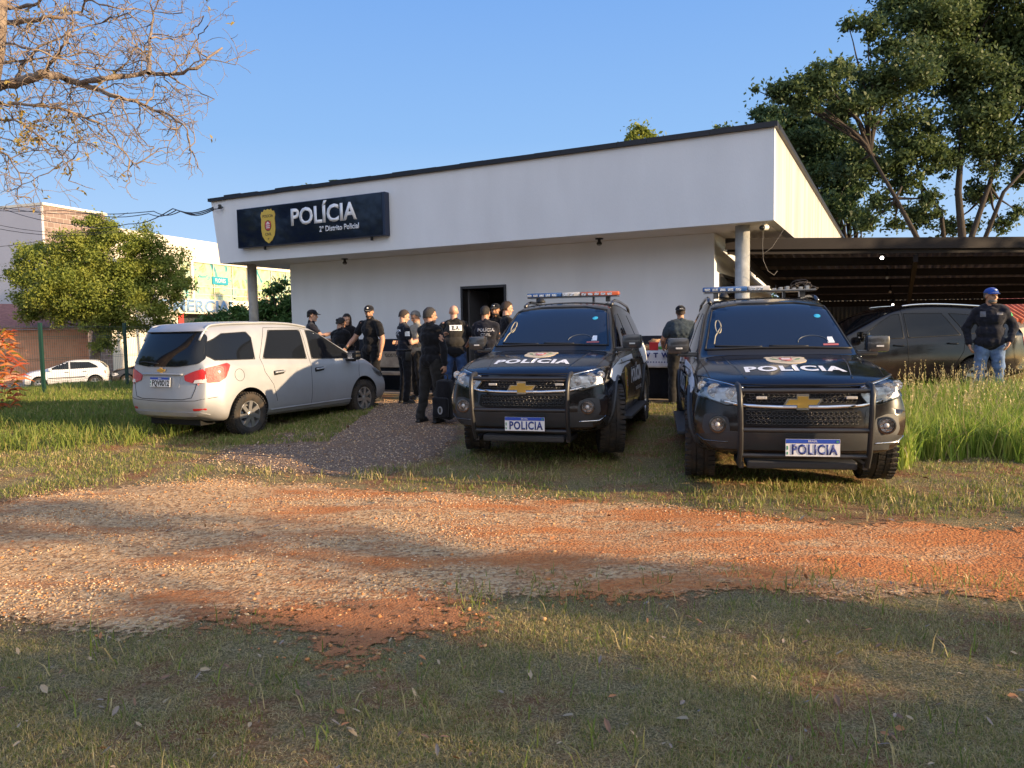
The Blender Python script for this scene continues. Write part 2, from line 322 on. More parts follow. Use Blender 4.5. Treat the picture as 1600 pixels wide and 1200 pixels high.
SOIL0 = [(-1.75, 4.05), (-1.2, 4.3), (-.5, 4.3), (-.1, 4.1), (.0, 3.7), (-.2, 3.4), (-.7, 3.25), (-1.2, 3.4), (-1.65, 3.6)]
def in_poly(X, Y, poly):
    ins = np.zeros(X.shape, bool); n = len(poly)
    for i in range(n):
        x1, y1 = poly[i]; x2, y2 = poly[(i+1) % n]
        if y1 == y2: continue
        c = ((y1 > Y) != (y2 > Y)) & (X < (x2-x1)*(Y-y1)/(y2-y1)+x1); ins ^= c
    return ins
def nnoise(X, Y, s, seed=0.):
    return np.array([noise.fractal(Vector((x*s, y*s, seed)), 1., 2., 3) for x, y in zip(X, Y)])

# ---- loose stones
ico = bmesh.new(); bmesh.ops.create_icosphere(ico, subdivisions=1, radius=1); ico.verts.ensure_lookup_table()
IV = np.array([v.co[:] for v in ico.verts]); IF = np.array([[v.index for v in f.verts] for f in ico.faces]); ico.free()
def stones(name, X, Y, smin, smax, m, dz=0.):
    n = len(X); s = RNG.uniform(smin, smax, n)*RNG.uniform(.5, 1, n); sc = np.stack([s*RNG.uniform(.8, 1.4, n), s*RNG.uniform(.7, 1.2, n), s*RNG.uniform(.45, .8, n)], -1)
    V = IV[None]*RNG.uniform(.75, 1.2, (n, 12, 1))*sc[:, None]; a = RNG.uniform(0, 6.28, n); ca, sa = np.cos(a)[:, None], np.sin(a)[:, None]
    V = np.stack([V[..., 0]*ca-V[..., 1]*sa, V[..., 0]*sa+V[..., 1]*ca, V[..., 2]], -1)
    V += np.stack([X, Y, gz(X, Y)+dz+sc[:, 2]*.3], -1)[:, None]
    F = (IF[None]+np.arange(n)[:, None, None]*12).reshape(-1, 3)
    o = fast_mesh(name, V.reshape(-1, 3), 3, m, F=F, idx=np.repeat(RNG.integers(0, len(m), n), 20)); return o
MS = [mat('stone_'+k, c, .9, spec=.2) for k, c in dict(cream=(.64, .43, .23), tan=(.56, .33, .15), rust=(.50, .22, .08), grey=(.42, .29, .19), pale=(.68, .52, .34)).items()]
n = 90000; X = RNG.uniform(-7.5, 6.5, n); Y = RNG.uniform(3.5, 7.9, n); ok = in_poly(X+RNG.normal(0, .09, n), Y+RNG.normal(0, .09, n), LANE)
nn_ = nnoise(X, Y*2.6, .9, 5.)-np.interp(X, [-3, 4], [-.05, .42])+np.where((Y > np.interp(X, [-5, -3, 0, 4], [6.5, 7.1, 6.3, 5.2])), .25, 0)
ok &= nn_ > RNG.uniform(-.1, .55, n)
tag(stones('loose_gravel', X[ok], Y[ok], .004, .010, MS, .008), 'pale and rust coloured loose gravel covering the lane', 'gravel', kind='stuff')
n = 5000; X = RNG.uniform(-7.5, 6.5, n); Y = RNG.uniform(3.1, 8, n); ok = in_poly(X+RNG.normal(0, .15, n), Y+RNG.normal(0, .15, n), LANE) | in_poly(X, Y, SOIL0); ok &= RNG.uniform(0, 1, n) < np.where(in_poly(X, Y, SOIL0), 1, .35)
tag(stones('loose_clods', X[ok], Y[ok], .006, .019, [MS[1], MS[2], mat('clod_red', (.40, .17, .075), .95)], .008), 'larger rust coloured clods strewn over the lane and bare soil', 'clods', kind='stuff')
n = 12000; X = RNG.uniform(-4, -.8, n); Y = RNG.uniform(7.8, 15, n); ok = in_poly(X+RNG.normal(0, .15, n), Y+RNG.normal(0, .15, n), DRIVE)
tag(stones('loose_chippings', X[ok], Y[ok], .006, .013, [MS[3], MS[4], MS[1], mat('stone_dark', (.12, .1, .09), .9)], .004), 'dark grey chippings on the driveway before the door', 'gravel', kind='stuff')

# ---- grass
M_gr = [leaf_mat('grass_green', (.12, .18, .03), (.23, .28, .055), 6, .35), leaf_mat('grass_olive', (.22, .22, .06), (.34, .31, .10), 6, .35), leaf_mat('grass_straw', (.42, .33, .15), (.56, .45, .22), 6, .3)]
def blades(X, Y, hmin, hmax, w, lean=.6, probs=(.5, .3, .2), z=None):
    n = len(X); h = RNG.uniform(hmin, hmax, n); a = RNG.uniform(0, 6.28, n); l = h*RNG.uniform(.1, 1, n)*lean; b = RNG.uniform(0, 6.28, n); ww = w*RNG.uniform(.6, 1.3, n)
    base = np.stack([X, Y, (gz(X, Y) if z is None else z)-.005], -1); side = np.stack([np.cos(a)*ww, np.sin(a)*ww, np.zeros(n)], -1)
    L1 = np.stack([np.cos(b)*l*.35, np.sin(b)*l*.35, h*.6], -1); L2 = np.stack([np.cos(b)*l, np.sin(b)*l, h*np.sqrt(np.clip(1-(l/h)**2*.5, .2, 1))], -1)
    V = np.stack([base-side, base+side, base+L1+side*.75, base+L1-side*.75, base+L1-side*.75, base+L1+side*.75, base+L2+side*.08, base+L2-side*.08], 1)
    return V.reshape(-1, 3), np.repeat(RNG.choice(3, n, p=probs), 2)
def grass(name, parts, label, mats=None):
    V = np.concatenate([p[0] for p in parts]); I = np.concatenate([p[1] for p in parts])
    return tag(fast_mesh(name, V, 4, mats or M_gr, idx=I), label, 'grass', kind='stuff')
SOIL = [(-1.5, 4.0), (-1.1, 4.2), (-.5, 4.2), (-.2, 4.0), (-.15, 3.7), (-.35, 3.5), (-.7, 3.42), (-1.1, 3.5)]
def scatter(n, x0, x1, y0, y1, dens=None, avoid=(LANE, DRIVE, SOIL), cs=1.2, thr=-.1, seed=0, fan=False):
    Y = RNG.uniform(y0, y1, n)**1
    X = RNG.uniform(x0, x1, n)*(Y/y1 if fan else 1)
    ok = np.ones(n, bool); JX, JY = X+RNG.normal(0, .13, n), Y+RNG.normal(0, .13, n)
    for p in avoid: ok &= ~in_poly(JX, JY, p)
    X, Y = X[ok], Y[ok]; d = nnoise(X, Y, cs, seed)+nnoise(X, Y, cs*5, seed+3)*.7; ok = d > RNG.uniform(thr-.35, thr+.15, len(X)); return X[ok], Y[ok]
pp = [blades(*scatter(260000, -3.4, 3.4, 2.0, 4.3, fan=True, thr=-.02, cs=1.8, seed=1), .008, .034, .0015, 1.5, (.16, .30, .54)),
      blades(*scatter(2500, -3.4, 3.4, 2.2, 4.2, fan=True, cs=2.2, thr=.35, seed=2), .06, .14, .003, 1., (.5, .3, .2))]
Xt, Yt = scatter(120000, -3.5, 3.5, 1.95, 4.35, fan=True, thr=-.5, seed=21); Vt, It = blades(Xt, Yt, .012, .045, .0013, 1.3, (.02, .14, .84)); Vt = Vt.reshape(-1, 8, 3); zb_t = Vt[:, :1, 2:3]; Vt[:, :, 2:3] = zb_t+(Vt[:, :, 2:3]-zb_t)*.28+.006   # dry thatch lying flat
pp.append((Vt.reshape(-1, 3), It))
Xt, Yt = scatter(60000, -8, 8, 5.5, 10.5, thr=-.5, seed=22); Vt, It = blades(Xt, Yt, .02, .06, .003, 1.3, (.02, .2, .78)); Vt = Vt.reshape(-1, 8, 3); zb_t = Vt[:, :1, 2:3]; Vt[:, :, 2:3] = zb_t+(Vt[:, :, 2:3]-zb_t)*.3+.006; pp.append((Vt.reshape(-1, 3), It))
grass('foreground_grass', pp, 'short dry tufted grass nearest the camera')
pp = [blades(*scatter(70000, -1.3, 8, 5.6, 13, thr=-.05, seed=3), .02, .065, .004, 1.2, (.55, .3, .15)),
      blades(*scatter(2600, 1.6, 4.5, 5.6, 6.8, cs=2, thr=.1, seed=4), .04, .12, .005, .9, (.3, .4, .3))]
grass('lawn_grass', pp, 'green grass the police vehicles are parked on')
pp = [blades(*scatter(45000, -9, -3.3, 7.0, 11.5, thr=-.05, seed=5), .02, .07, .004, 1.2, (.45, .35, .2)),
      blades(*scatter(70000, -12.5, -4, 11, 21, thr=-.9, seed=6), .04, .12, .008, .7, (.75, .2, .05)),
      blades(*scatter(9000, -9, -4.5, 9.2, 12, cs=1, thr=.1, seed=7), .1, .25, .006, .8, (.8, .2, 0)),
      blades(*scatter(500, -11.2, -9.6, 15.5, 20, thr=-.9, seed=6), .15, .32, .006, .7, (.75, .2, .05))]
grass('verge_grass', pp, 'bright green grass behind the silver car by the fence')
pp = [blades(*scatter(14000, -4, -2.4, 9.6, 13.4, avoid=(), thr=-.1, seed=8), .03, .08, .005, 1., (.5, .35, .15)), blades(*scatter(2500, -3.4, .5, 7.3, 8.1, avoid=(), thr=.3, seed=9), .04, .12, .004, 1., (.2, .4, .4)),
      blades(*scatter(1600, -.5, 3., 3.8, 4.6, avoid=(), cs=2.5, thr=.25, seed=12), .03, .11, .003, 1.2, (.4, .35, .25))]
grass('edge_grass', pp, 'straggling grass along the edges of the gravel')
# tall grass with seed heads by the carport
X, Y = scatter(34000, 3.95, 10.5, 7.6, 11.3, avoid=(), thr=-.9, seed=10)
k = Y > 7.75+.25*np.sin(X*3)+.1*np.sin(X*9); X, Y = X[k], Y[k]
hh = np.clip((Y-7.4)*.9, .25, 1)
V1, I1 = blades(X, Y, .28, .54, .008, .75, (.45, .45, .1))
X2, Y2 = scatter(750, 4.1, 10, 8.3, 11.2, avoid=(), thr=-.9, seed=11)
V2, I2 = blades(X2, Y2, .5, .8, .0035, .5, (.1, .4, .5)); tips = V2.reshape(-1, 8, 3)[:, 6]
sv = []
for t in tips[::1]:
    for j in range(7):
        c = t-np.array([0, 0, .022*j])+RNG.normal(0, .004, 3); d = RNG.normal(0, .006, 3); e = np.array([RNG.normal(0, .006), RNG.normal(0, .006), .018])
        sv += [c-d, c+d, c+d*.3+e, c-d*.3+e]
Vs = np.array(sv)
M_gt = [leaf_mat('tall_grass_green', (.16, .27, .035), (.29, .40, .065), 5, .4), leaf_mat('tall_grass_light', (.28, .38, .07), (.42, .46, .11), 5, .4), leaf_mat('seed_straw', (.42, .34, .16), (.55, .46, .24), 5, .3)]
tag(fast_mesh('tall_grass', np.concatenate([V1, V2, Vs]), 4, M_gt, idx=np.concatenate([I1, I2, np.full(len(Vs)//4, 2)])), 'tall seeding grass before the black car on the right', 'grass', kind='stuff')
# fallen leaves
def leaves(n, x0, x1, y0, y1, s0, s1, seed, fan=False):
    Y = RNG.uniform(y0, y1, n); X = RNG.uniform(x0, x1, n)*(Y/y1 if fan else 1); s = RNG.uniform(s0, s1, n); a = RNG.uniform(0, 6.28, n); z = gz(X, Y)+RNG.uniform(.012, .035, n)
    tx, ty = RNG.normal(0, .45, n), RNG.normal(0, .45, n); V = []
    for j, (u, v, w) in enumerate([(-1, 0, 0), (-.3, -.38, .12), (.5, -.3, .1), (1, 0, 0), (.5, .3, .1), (-.3, .38, .12)]):
        px, py = u*s, v*s; rx, ry = px*np.cos(a)-py*np.sin(a), px*np.sin(a)+py*np.cos(a); V.append(np.stack([X+rx, Y+ry, z+w*s+rx*tx+ry*ty], -1))
    V = np.stack(V, 1).reshape(-1, 6, 3); Q = np.concatenate([V[:, [0, 1, 5, 5]], V[:, [1, 2, 4, 5]], V[:, [2, 3, 3, 4]]], 1)
    Q = np.concatenate([V[:, [0, 1, 2, 3]], V[:, [0, 3, 4, 5]]], 1).reshape(-1, 3); return Q
ML = [mat('leaf_grey', (.26, .20, .15), .7), mat('leaf_brown', (.20, .11, .06), .7), mat('leaf_tan', (.42, .30, .17), .7), mat('leaf_rust', (.4, .17, .06), .7)]
Q = np.concatenate([leaves(430, -3.2, 3.2, 2.1, 4.3, .006, .022, 1, True), leaves(40, -3.2, 3.2, 2.1, 3.4, .02, .034, 1, True), leaves(500, -6, 6, 5.5, 11, .012, .035, 2), leaves(60, -5, 5, 4, 7, .01, .028, 3)])
nl = len(Q)//8; tag(fast_mesh('fallen_leaves', Q, 4, ML, idx=np.repeat(RNG.choice(4, nl, p=(.22, .33, .3, .15)), 2)), 'dry grey and brown leaves fallen over the grass', 'leaves', kind='stuff')

# ---- street beyond the fence
SD = Vector((.91, .41, 0)).normalized(); SN = Vector((-SD.y, SD.x, 0))     # along / away
M_asph = mat('asphalt', (.075, .072, .07), .9, bump=.4, bs=120, var=.15, vs=3)
O = Vector((-22.4, 36.25, 0))
def strip(name, a, b, t0, t1, z, m, th=0):
    bm = bmesh.new(); box(bm, t0, t1, a, b, z-th, z); bmesh.ops.transform(bm, matrix=basis(O, SD, SN), verts=bm.verts); o = bm_obj(name, bm, m); o['kind'] = 'structure'; return o
strip('street', -5.5, 2.6, -60, 60, -1.03, M_asph, .3)
M_pave = mat('pavement', (.3, .28, .26), .9, bump=.3, bs=60, var=.12, vs=2)
strip('far_pavement', 2.62, 5.4, -60, 60, -.89, M_pave, .3)
strip('near_pavement', -7.2, -5.52, -60, 60, -.89, M_pave, .3)
# ============================================================ POLICE STATION
BO = Vector((4.2475, 12.1169, 0)); BU = Vector((-.89007, .45583, 0)); BV = Vector((.45583, .89007, 0))
BM4 = Matrix(((BU.x, BV.x, 0, BO.x), (BU.y, BV.y, 0, BO.y), (0, 0, 1, 0), (0, 0, 0, 1)))     # local (s, t, z) ; mirrored basis
def B(s, t, z=0): return BO+BU*s+BV*t+Vector((0, 0, z))
st = empty('police_station', B(6, 6, .2), 0, 'long white single storey police building with deep fascia and a dark doorway', 'building')
def bpart(name, bm, m, parent=st, smooth=False):
    for v in bm.verts: v.co = B(v.co.x, v.co.y, v.co.z)-(st.location if parent is not None else Vector())
    return bm_obj(name, bm, m, parent, smooth)
def wall_mat(name, c, stain=.5):
    m = mat(name, c, .85, spec=.25, var=.05, vs=1.6, bump=.15, bs=60, scale3=(1, 1, .3)); return m
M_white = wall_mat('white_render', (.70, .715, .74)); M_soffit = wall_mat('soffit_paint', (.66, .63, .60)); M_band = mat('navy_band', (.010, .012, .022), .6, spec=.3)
M_blackm = mat('black_metal', (.012, .013, .018), .45, spec=.4); M_conc = mat('concrete', (.36, .34, .31), .9, bump=.4, bs=40, c2=(.26, .245, .225), cs=4, var=.1)
M_dark = mat('dark_interior', (.05, .05, .055), .8); M_alu = mat('door_frame', (.05, .05, .055), .4, metal=.6)
ZT, ZB, L_, IN = 4.66, 3.2, 12.68, .21
# side fascia: streaked sun dapple put into the colour, darkened against direct sun
M_side = bpy.data.materials.new('dappled_render'); M_side.use_nodes = True; _N = M_side.node_tree.nodes; _L = M_side.node_tree.links
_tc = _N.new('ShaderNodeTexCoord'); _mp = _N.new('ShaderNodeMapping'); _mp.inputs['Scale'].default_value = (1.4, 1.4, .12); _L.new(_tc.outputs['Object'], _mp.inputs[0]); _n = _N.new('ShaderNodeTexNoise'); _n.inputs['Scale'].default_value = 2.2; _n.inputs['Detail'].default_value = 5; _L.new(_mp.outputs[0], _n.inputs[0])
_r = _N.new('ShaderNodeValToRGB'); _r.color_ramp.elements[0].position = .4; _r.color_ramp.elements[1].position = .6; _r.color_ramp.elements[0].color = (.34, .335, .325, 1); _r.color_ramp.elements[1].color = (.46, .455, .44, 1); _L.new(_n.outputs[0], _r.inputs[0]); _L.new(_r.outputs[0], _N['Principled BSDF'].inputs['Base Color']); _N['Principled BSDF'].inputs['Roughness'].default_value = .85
bm = bmesh.new(); th = .15      # fascia ring: front (trapezoid), right side, left side, back
def fpoly(bm, pts):
    bm.faces.new([bm.verts.new(p) for p in pts])
def slab(bm, q, off):
    a = [Vector(p) for p in q]; b = [p+Vector(off) for p in a]; n = len(a); A = [bm.verts.new(p) for p in a]; Bb = [bm.verts.new(p) for p in b]
    bm.faces.new(A); bm.faces.new(Bb[::-1])
    for i in range(n): bm.faces.new((A[i], Bb[i], Bb[(i+1) % n], A[(i+1) % n]))
slab(bm, [(0, 0, ZB), (L_-IN, 0, ZB), (L_, 0, ZT), (0, 0, ZT)], (0, th, 0)); bpart('front_fascia', bm, M_white)
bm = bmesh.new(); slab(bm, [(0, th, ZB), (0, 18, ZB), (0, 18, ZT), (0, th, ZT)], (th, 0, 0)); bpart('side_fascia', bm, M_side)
bm = bmesh.new(); slab(bm, [(L_-IN, th, ZB), (L_-IN, 9, ZB), (L_, 9, ZT), (L_, th, ZT)], (-th, 0, 0))
slab(bm, [(5, 9, ZB), (L_-IN-th, 9, ZB), (L_-IN-th, 9, ZT), (5, 9, ZT)], (0, -th, 0)); slab(bm, [(5, 9.0, ZB), (5, 18, ZB), (5, 18, ZT), (5, 9.0, ZT)], (-th, 0, 0)); slab(bm, [(th, 18, ZB), (5-th, 18, ZB), (5-th, 18, ZT), (th, 18, ZT)], (0, -th, 0)); bpart('rear_fascia', bm, M_white)
bm = bmesh.new(); box(bm, th+.002, L_-IN-th-.002, th+.002, 8.84, ZB+.0, ZB+.1); box(bm, th+.002, 4.84, 8.845, 17.84, ZB+.003, ZB+.1); bpart('soffit', bm, M_soffit)
bm = bmesh.new(); box(bm, .1, L_-.25, .1, 8.9, ZT-.2, ZT-.12); box(bm, .1, 4.9, 8.91, 17.9, ZT-.2, ZT-.12); bpart('roof', bm, M_conc)
bm = bmesh.new()   # capping, slightly wavy at the left end
for i in range(24):
    s0, s1 = -.05+i*(L_+.1)/24, -.05+(i+1)*(L_+.1)/24; w = .02*math.sin(i*2.1)*(i/24)**2; box(bm, s0, s1-.004, -.06, .2, ZT+.001+w*.3, ZT+.085+w)
box(bm, -.06, .16, .203, 18.05, ZT+.001, ZT+.08); box(bm, L_-.16, L_+.05, .203, 9.05, ZT+.001, ZT+.08); bpart('roof_capping', bm, M_blackm)
WS0, WS1, WT = 1.17, 11.32, 1.083; DX0, DX1, DZ = 5.42, 6.52, 2.46; Z0 = .12
bm = bmesh.new(); wt = .2
box(bm, WS0, DX0, WT, WT+wt, 1.36, ZB-.002); box(bm, DX1, WS1, WT, WT+wt, 1.36, ZB-.002); box(bm, DX0, DX1, WT, WT+wt, DZ, ZB-.002)
box(bm, WS0, WS0+wt, WT+wt, 8.2, 0, ZB-.002); box(bm, WS1-wt, WS1, WT+wt, 8.6, 0, ZB-.002); box(bm, WS0+wt, WS1-wt, 8.3, 8.6, 0, ZB-.002); bpart('wall', bm, M_white)
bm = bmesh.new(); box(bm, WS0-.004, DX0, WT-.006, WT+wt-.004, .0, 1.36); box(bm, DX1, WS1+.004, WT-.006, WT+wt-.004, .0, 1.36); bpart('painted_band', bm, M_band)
bm = bmesh.new()
for a, b in ((DX0, DX0+.05), (DX1-.05, DX1)): box(bm, a+.001, b-.001, WT-.02, WT+wt+.01, .2, DZ-.002)
box(bm, DX0+.052, DX1-.052, WT-.02, WT+wt+.01, DZ-.055, DZ-.002); df = bpart('door_frame', bm, M_alu)
bm = bmesh.new(); box(bm, DX1-.09, DX1-.052, WT+.2, WT+1.05, .25, DZ-.08, .005); dl = bpart('door', bm, mat('door_leaf', (.10, .1, .11), .35)); 
bm = bmesh.new(); box(bm, DX1-.13, DX1-.09, WT+.9, WT+.95, 1.1, 1.3, .01); o = bpart('handle', bm, M_alu); o.parent = dl
# inside the doorway
bm = bmesh.new(); box(bm, 3.4, 8.4, WT+.202, 5.6, .1, .2); bpart('inside_floor', bm, M_conc)
bm = bmesh.new(); box(bm, 3.4, 8.4, 5.0, 5.15, .2, 3.1); box(bm, 3.3, 3.39, WT+.25, 5.0, .2, 3.1); box(bm, 8.4, 8.5, WT+.25, 5.0, .2, 3.1); box(bm, 3.4, 8.4, WT+.25, 5.0, 3.11, 3.16); bpart('inside_wall', bm, mat('inside_paint', (.42, .42, .43), .8))
bm = bmesh.new(); box(bm, 5.6, 5.75, 4.96, 4.99, 1.6, 2.1); box(bm, 3.4, 8.39, 4.97, 4.995, .2, 1.45); bpart('inside_dado', bm, M_band)
bm = bmesh.new()   # two round posts carrying the overhang
lathe(bm, [(.12, .05), (.12, 3.199)], 24, 'Z', (.56, .42, 0)); bpart('post', bm, mat('bare_concrete_post', (.40, .41, .41), .9, c2=(.28, .29, .29), cs=5, bump=.3, bs=60), smooth=False)
bm = bmesh.new(); lathe(bm, [(.11, .05), (.11, 3.199)], 24, 'Z', (12.1, .62, 0)); bpart('post', bm, M_conc)
bm = bmesh.new(); box(bm, .9, 11.6, .35, WT-.01, -.1, .21, .01); bpart('step', bm, mat('step_concrete', (.3, .24, .19), .9, bump=.3, bs=30, var=.2, vs=2))
# side of the building under the overhang (right of the wall corner): a window and pale inner wall
bm = bmesh.new(); box(bm, WS0-.02, WS0-.003, 1.5, 3.2, 1.1, 2.5); w = bpart('window', bm, M_blackm)
bm = bmesh.new(); box(bm, WS0-.035, WS0-.021, 1.56, 3.14, 1.16, 2.44); o = bpart('pane', bm, mat('window_glass', (.01, .012, .015), .05, spec=.8)); o.parent = w
# recessed lamps under the overhang
M_lampb = mat('spot_black', (.01, .01, .01), .5)
def soffit_lamp(s, t, lab):
    e = empty('soffit_lamp', B(s, t, ZB), 0, lab, 'lamp', 'black lamps under the overhang')
    bm = bmesh.new(); lathe(bm, [(.075, -.003), (.075, -.02), (.03, -.022), (.03, -.06), (.052, -.09), (.05, -.115), (.01, -.12)], 16, 'Z'); bm_obj('housing', bm, M_lampb, e)
    bm = bmesh.new(); lathe(bm, [(.045, -.121), (.03, -.135), (.005, -.14)], 12, 'Z'); bm_obj('lens', bm, mat('lens_grey', (.3, .3, .3), .2), e)
soffit_lamp(9.4, .8, 'small black lamp under the overhang below the sign'); soffit_lamp(3.2, .62, 'small black lamp under the overhang between the doorway and the concrete post')
# surveillance camera
cc = empty('security_camera', B(.18, .25, ZB), 0, 'white dome security camera under the right corner of the overhang', 'camera')
M_plw = mat('white_plastic', (.7, .7, .68), .35)
bm = bmesh.new(); lathe(bm, [(.045, -.002), (.045, -.03), (.02, -.035), (.02, -.06)], 16, 'Z'); tube(bm, [(-.04, -.03, -.08), (.05, .03, -.07)], .048, 16); bm_obj('housing', bm, M_plw, cc, True, 40)
bm = bmesh.new(); bmesh.ops.create_uvsphere(bm, u_segments=16, v_segments=10, radius=.045); bmesh.ops.translate(bm, verts=bm.verts, vec=(-.055, -.04, -.085)); bm_obj('lens', bm, mat('cam_lens', (.02, .02, .02), .1), cc, True)
bm = bmesh.new(); q = [(-.02, 0, -.1), (-.02, .03, -.35), (.0, .05, -.6), (.08, .06, -.78), (.2, .1, -.85), (.26, .12, -.78)]; tube(bm, q, .0045, 6); tube(bm, [(-.0, .04, -.5), (.2, .2, -.38), (.5, .5, -.05)], .003, 6); bm_obj('cable', bm, mat('cable_grey', (.13, .12, .11), .6), cc, True)

# ---- sign
XR, UP = -BU, Vector((0, 0, 1))
sg = empty('police_sign', B(9.62, 0, 3.92), 0, 'long dark glossy sign with gold crest and white lettering on the fascia', 'sign')
def sg_local(s, z, d): return B(s, -d, z)-sg.location
bm = bmesh.new(); box(bm, 7.53, 11.70, -.155, -.003, 3.49, 4.37, .008)
for v in bm.verts: v.co = B(*v.co)-sg.location
bm_obj('sign_box', bm, mat('sign_side', (.012, .02, .05), .3), sg)
M_signf = mat('sign_gloss', (.006, .010, .028), .05, spec=.5, bump=.035, bs=1.6); 
bm = bmesh.new(); box(bm, 7.60, 11.68, -.162, -.158, 3.51, 4.35)
for v in bm.verts: v.co = B(*v.co)-sg.location
bm_obj('face_panel', bm, M_signf, sg)
M_sw = mat('sign_white', (.78, .78, .8), .35)
def sign_text(nm, s, size, cs, cz, bold, sx, m=None):
    return text_obj(nm, s, size, basis(sg_local(cs, cz, .166), XR, UP), m or M_sw, sg, bold, sx)
sign_text('title_lettering', 'POLÍCIA', .50, 9.17, 4.035, .014, .98)
sign_text('subtitle_lettering', '2º Distrito Policial', .165, 8.73, 3.735, .003, .88)
# shield crest: outline reused for the vehicles
SHIELD = [(0, 1.), (.22, .93), (.45, .98), (.62, .84), (.82, .86), (.95, .62), (.86, .4), (.9, .1), (.9, -.25), (.78, -.6), (.45, -.88), (0, -1.05)]
SHIELD = SHIELD+[(-x, y) for x, y in SHIELD[-2:0:-1]]
M_gold = mat('crest_gold', (.62, .42, .06), .35); M_cred = mat('crest_red', (.5, .05, .04), .5); M_cblk = mat('crest_black', (.03, .03, .02), .5)
cr = empty('crest', (0, 0, 0)); cr.parent = sg
def shield_bm(fn, scale=1, h0=0, h1=.004, sx=.62):
    bm = bmesh.new(); prism(bm, [(x*scale*sx, y*scale) for x, y in SHIELD], h0, h1, fn); return bm
CM = basis(sg_local(10.73, 3.93, .163), XR, UP)
def C_(u, v, h): return CM @ Vector((u, v, h))
bpy.data.objects.remove(cr)
cr = bm_obj('crest', shield_bm(C_, .37, 0, .01), M_gold, sg)
bm = bmesh.new(); pts = [(math.cos(a)*.10, math.sin(a)*.12-.0) for a in np.linspace(0, 2*math.pi, 20)[:-1]]; prism(bm, pts, .0105, .013, C_); bm_obj('crest_ring', bm, M_cblk, cr)
bm = bmesh.new(); prism(bm, [(-.085, .095), (.085, .095), (.085, -.02), (.05, -.09), (0, -.11), (-.05, -.09), (-.085, -.02)], .0135, .015, C_); bm_obj('coat_of_arms', bm, M_cred, cr)
bm = bmesh.new()
for z in (-.055, -.015, .03): prism(bm, [(-.055, z), (.055, z), (.055, z+.017), (-.055, z+.017)], .0155, .0165, C_)
prism(bm, [(-.045, .055), (.045, .055), (0, .09)], .0155, .0165, C_); bm_obj('arms_stripes', bm, M_sw, cr)
for s, z, k in (('POLÍCIA', .21, .085), ('CIVIL', -.19, .085), ('SP', -.29, .045)): text_obj('crest_lettering', s, k, CM @ Matrix.Translation((0, z, .0105)), M_cblk, cr, .001, 1, .002)
for s, nm in ((10.95, 0), (7.95, 1)):
    bm = bmesh.new(); box(bm, s-.02, s+.02, -.09, -.05, 3.42, 3.488)
    for v in bm.verts: v.co = B(*v.co)-sg.location
    bm_obj('bracket', bm, M_blackm, sg)

# ---- concrete bench by the wall
bn = empty('concrete_bench', B(8.15, .72, .21), 0, 'pale worn concrete bench with an engraved backrest against the wall', 'bench')
def bl_part(nm, root, boxes, m, bev=.01):
    bm = bmesh.new()
    for b_ in boxes: box(bm, *b_, bev)
    for v in bm.verts: v.co = B(*v.co)-root.location
    return bm_obj(nm, bm, m, root)
M_bench = mat('bench_concrete', (.42, .33, .24), .85, c2=(.3, .23, .17), cs=5, bump=.4, bs=40)
bl_part('backrest', bn, [(7.35, 8.95, .98, 1.05, .72, 1.08)], M_bench); bl_part('seat', bn, [(7.35, 8.95, .5, .96, .58, .64)], M_bench)
for s in (7.55, 8.6): bl_part('leg', bn, [(s, s+.14, .55, .92, .212, .578)], M_bench)
text_obj('engraved_lettering', 'GOSTO', .11, basis(B(8.3, .976, .99)-bn.location, XR, UP), M_cblk, bn, 0, 1, .003)
# ============================================================ VEHICLES
def paint(name, c, metal=.0, rough=.28, dust=.15):
    m = mat(name, c, rough, metal, .35, .25, dirt=dust, var=.05, vs=2); N = m.node_tree.nodes; L = m.node_tree.links; b = N['Principled BSDF']
    # road dust clinging to the sills and bumpers
    tc = N.new('ShaderNodeTexCoord'); sp = N.new('ShaderNodeSeparateXYZ'); L.new(tc.outputs['Object'], sp.inputs[0]); n = N.new('ShaderNodeTexNoise'); n.inputs['Scale'].default_value = 5; n.inputs['Detail'].default_value = 8; n.inputs['Roughness'].default_value = .7; L.new(tc.outputs['Object'], n.inputs[0])
    mr = N.new('ShaderNodeMapRange'); mr.inputs[1].default_value = .8; mr.inputs[2].default_value = .25; mr.inputs[3].default_value = 0; mr.inputs[4].default_value = .4; L.new(sp.outputs[2], mr.inputs[0]); mu = N.new('ShaderNodeMath'); mu.operation = 'MULTIPLY'; L.new(mr.outputs[0], mu.inputs[0]); L.new(n.outputs[0], mu.inputs[1])
    src = b.inputs['Base Color'].links[0].from_socket; x = N.new('ShaderNodeMix'); x.data_type = 'RGBA'; x.inputs[7].default_value = (.22, .13, .075, 1); L.new(mu.outputs[0], x.inputs[0]); L.new(src, x.inputs[6]); L.new(x.outputs[2], b.inputs['Base Color']); return m
M_blackp = paint('black_paint', (.006, .006, .008), 0, .12, .10); M_silver = paint('silver_paint', (.38, .395, .42), .35, .42)
M_glassd = mat('tinted_glass', (.008, .010, .014), .03, spec=.32); M_glassw = mat('windshield_glass', (.014, .018, .025), .04, spec=.55, coat=.15)
M_rub = mat('rubber_trim', (.012, .012, .012), .6); M_tyre = mat('tyre', (.02, .019, .018), .85, bump=.4, bs=60, c2=(.05, .038, .028), cs=8); M_plast = mat('grey_plastic', (.035, .036, .038), .55, bump=.15, bs=200)
M_chrome = mat('chrome', (.72, .72, .72), .12, 1); M_darkchrome = mat('dark_chrome', (.12, .12, .125), .25, 1); M_rim = mat('alloy', (.52, .52, .53), .3, .85); M_well = mat('wheel_well', (.006, .006, .006), .9)
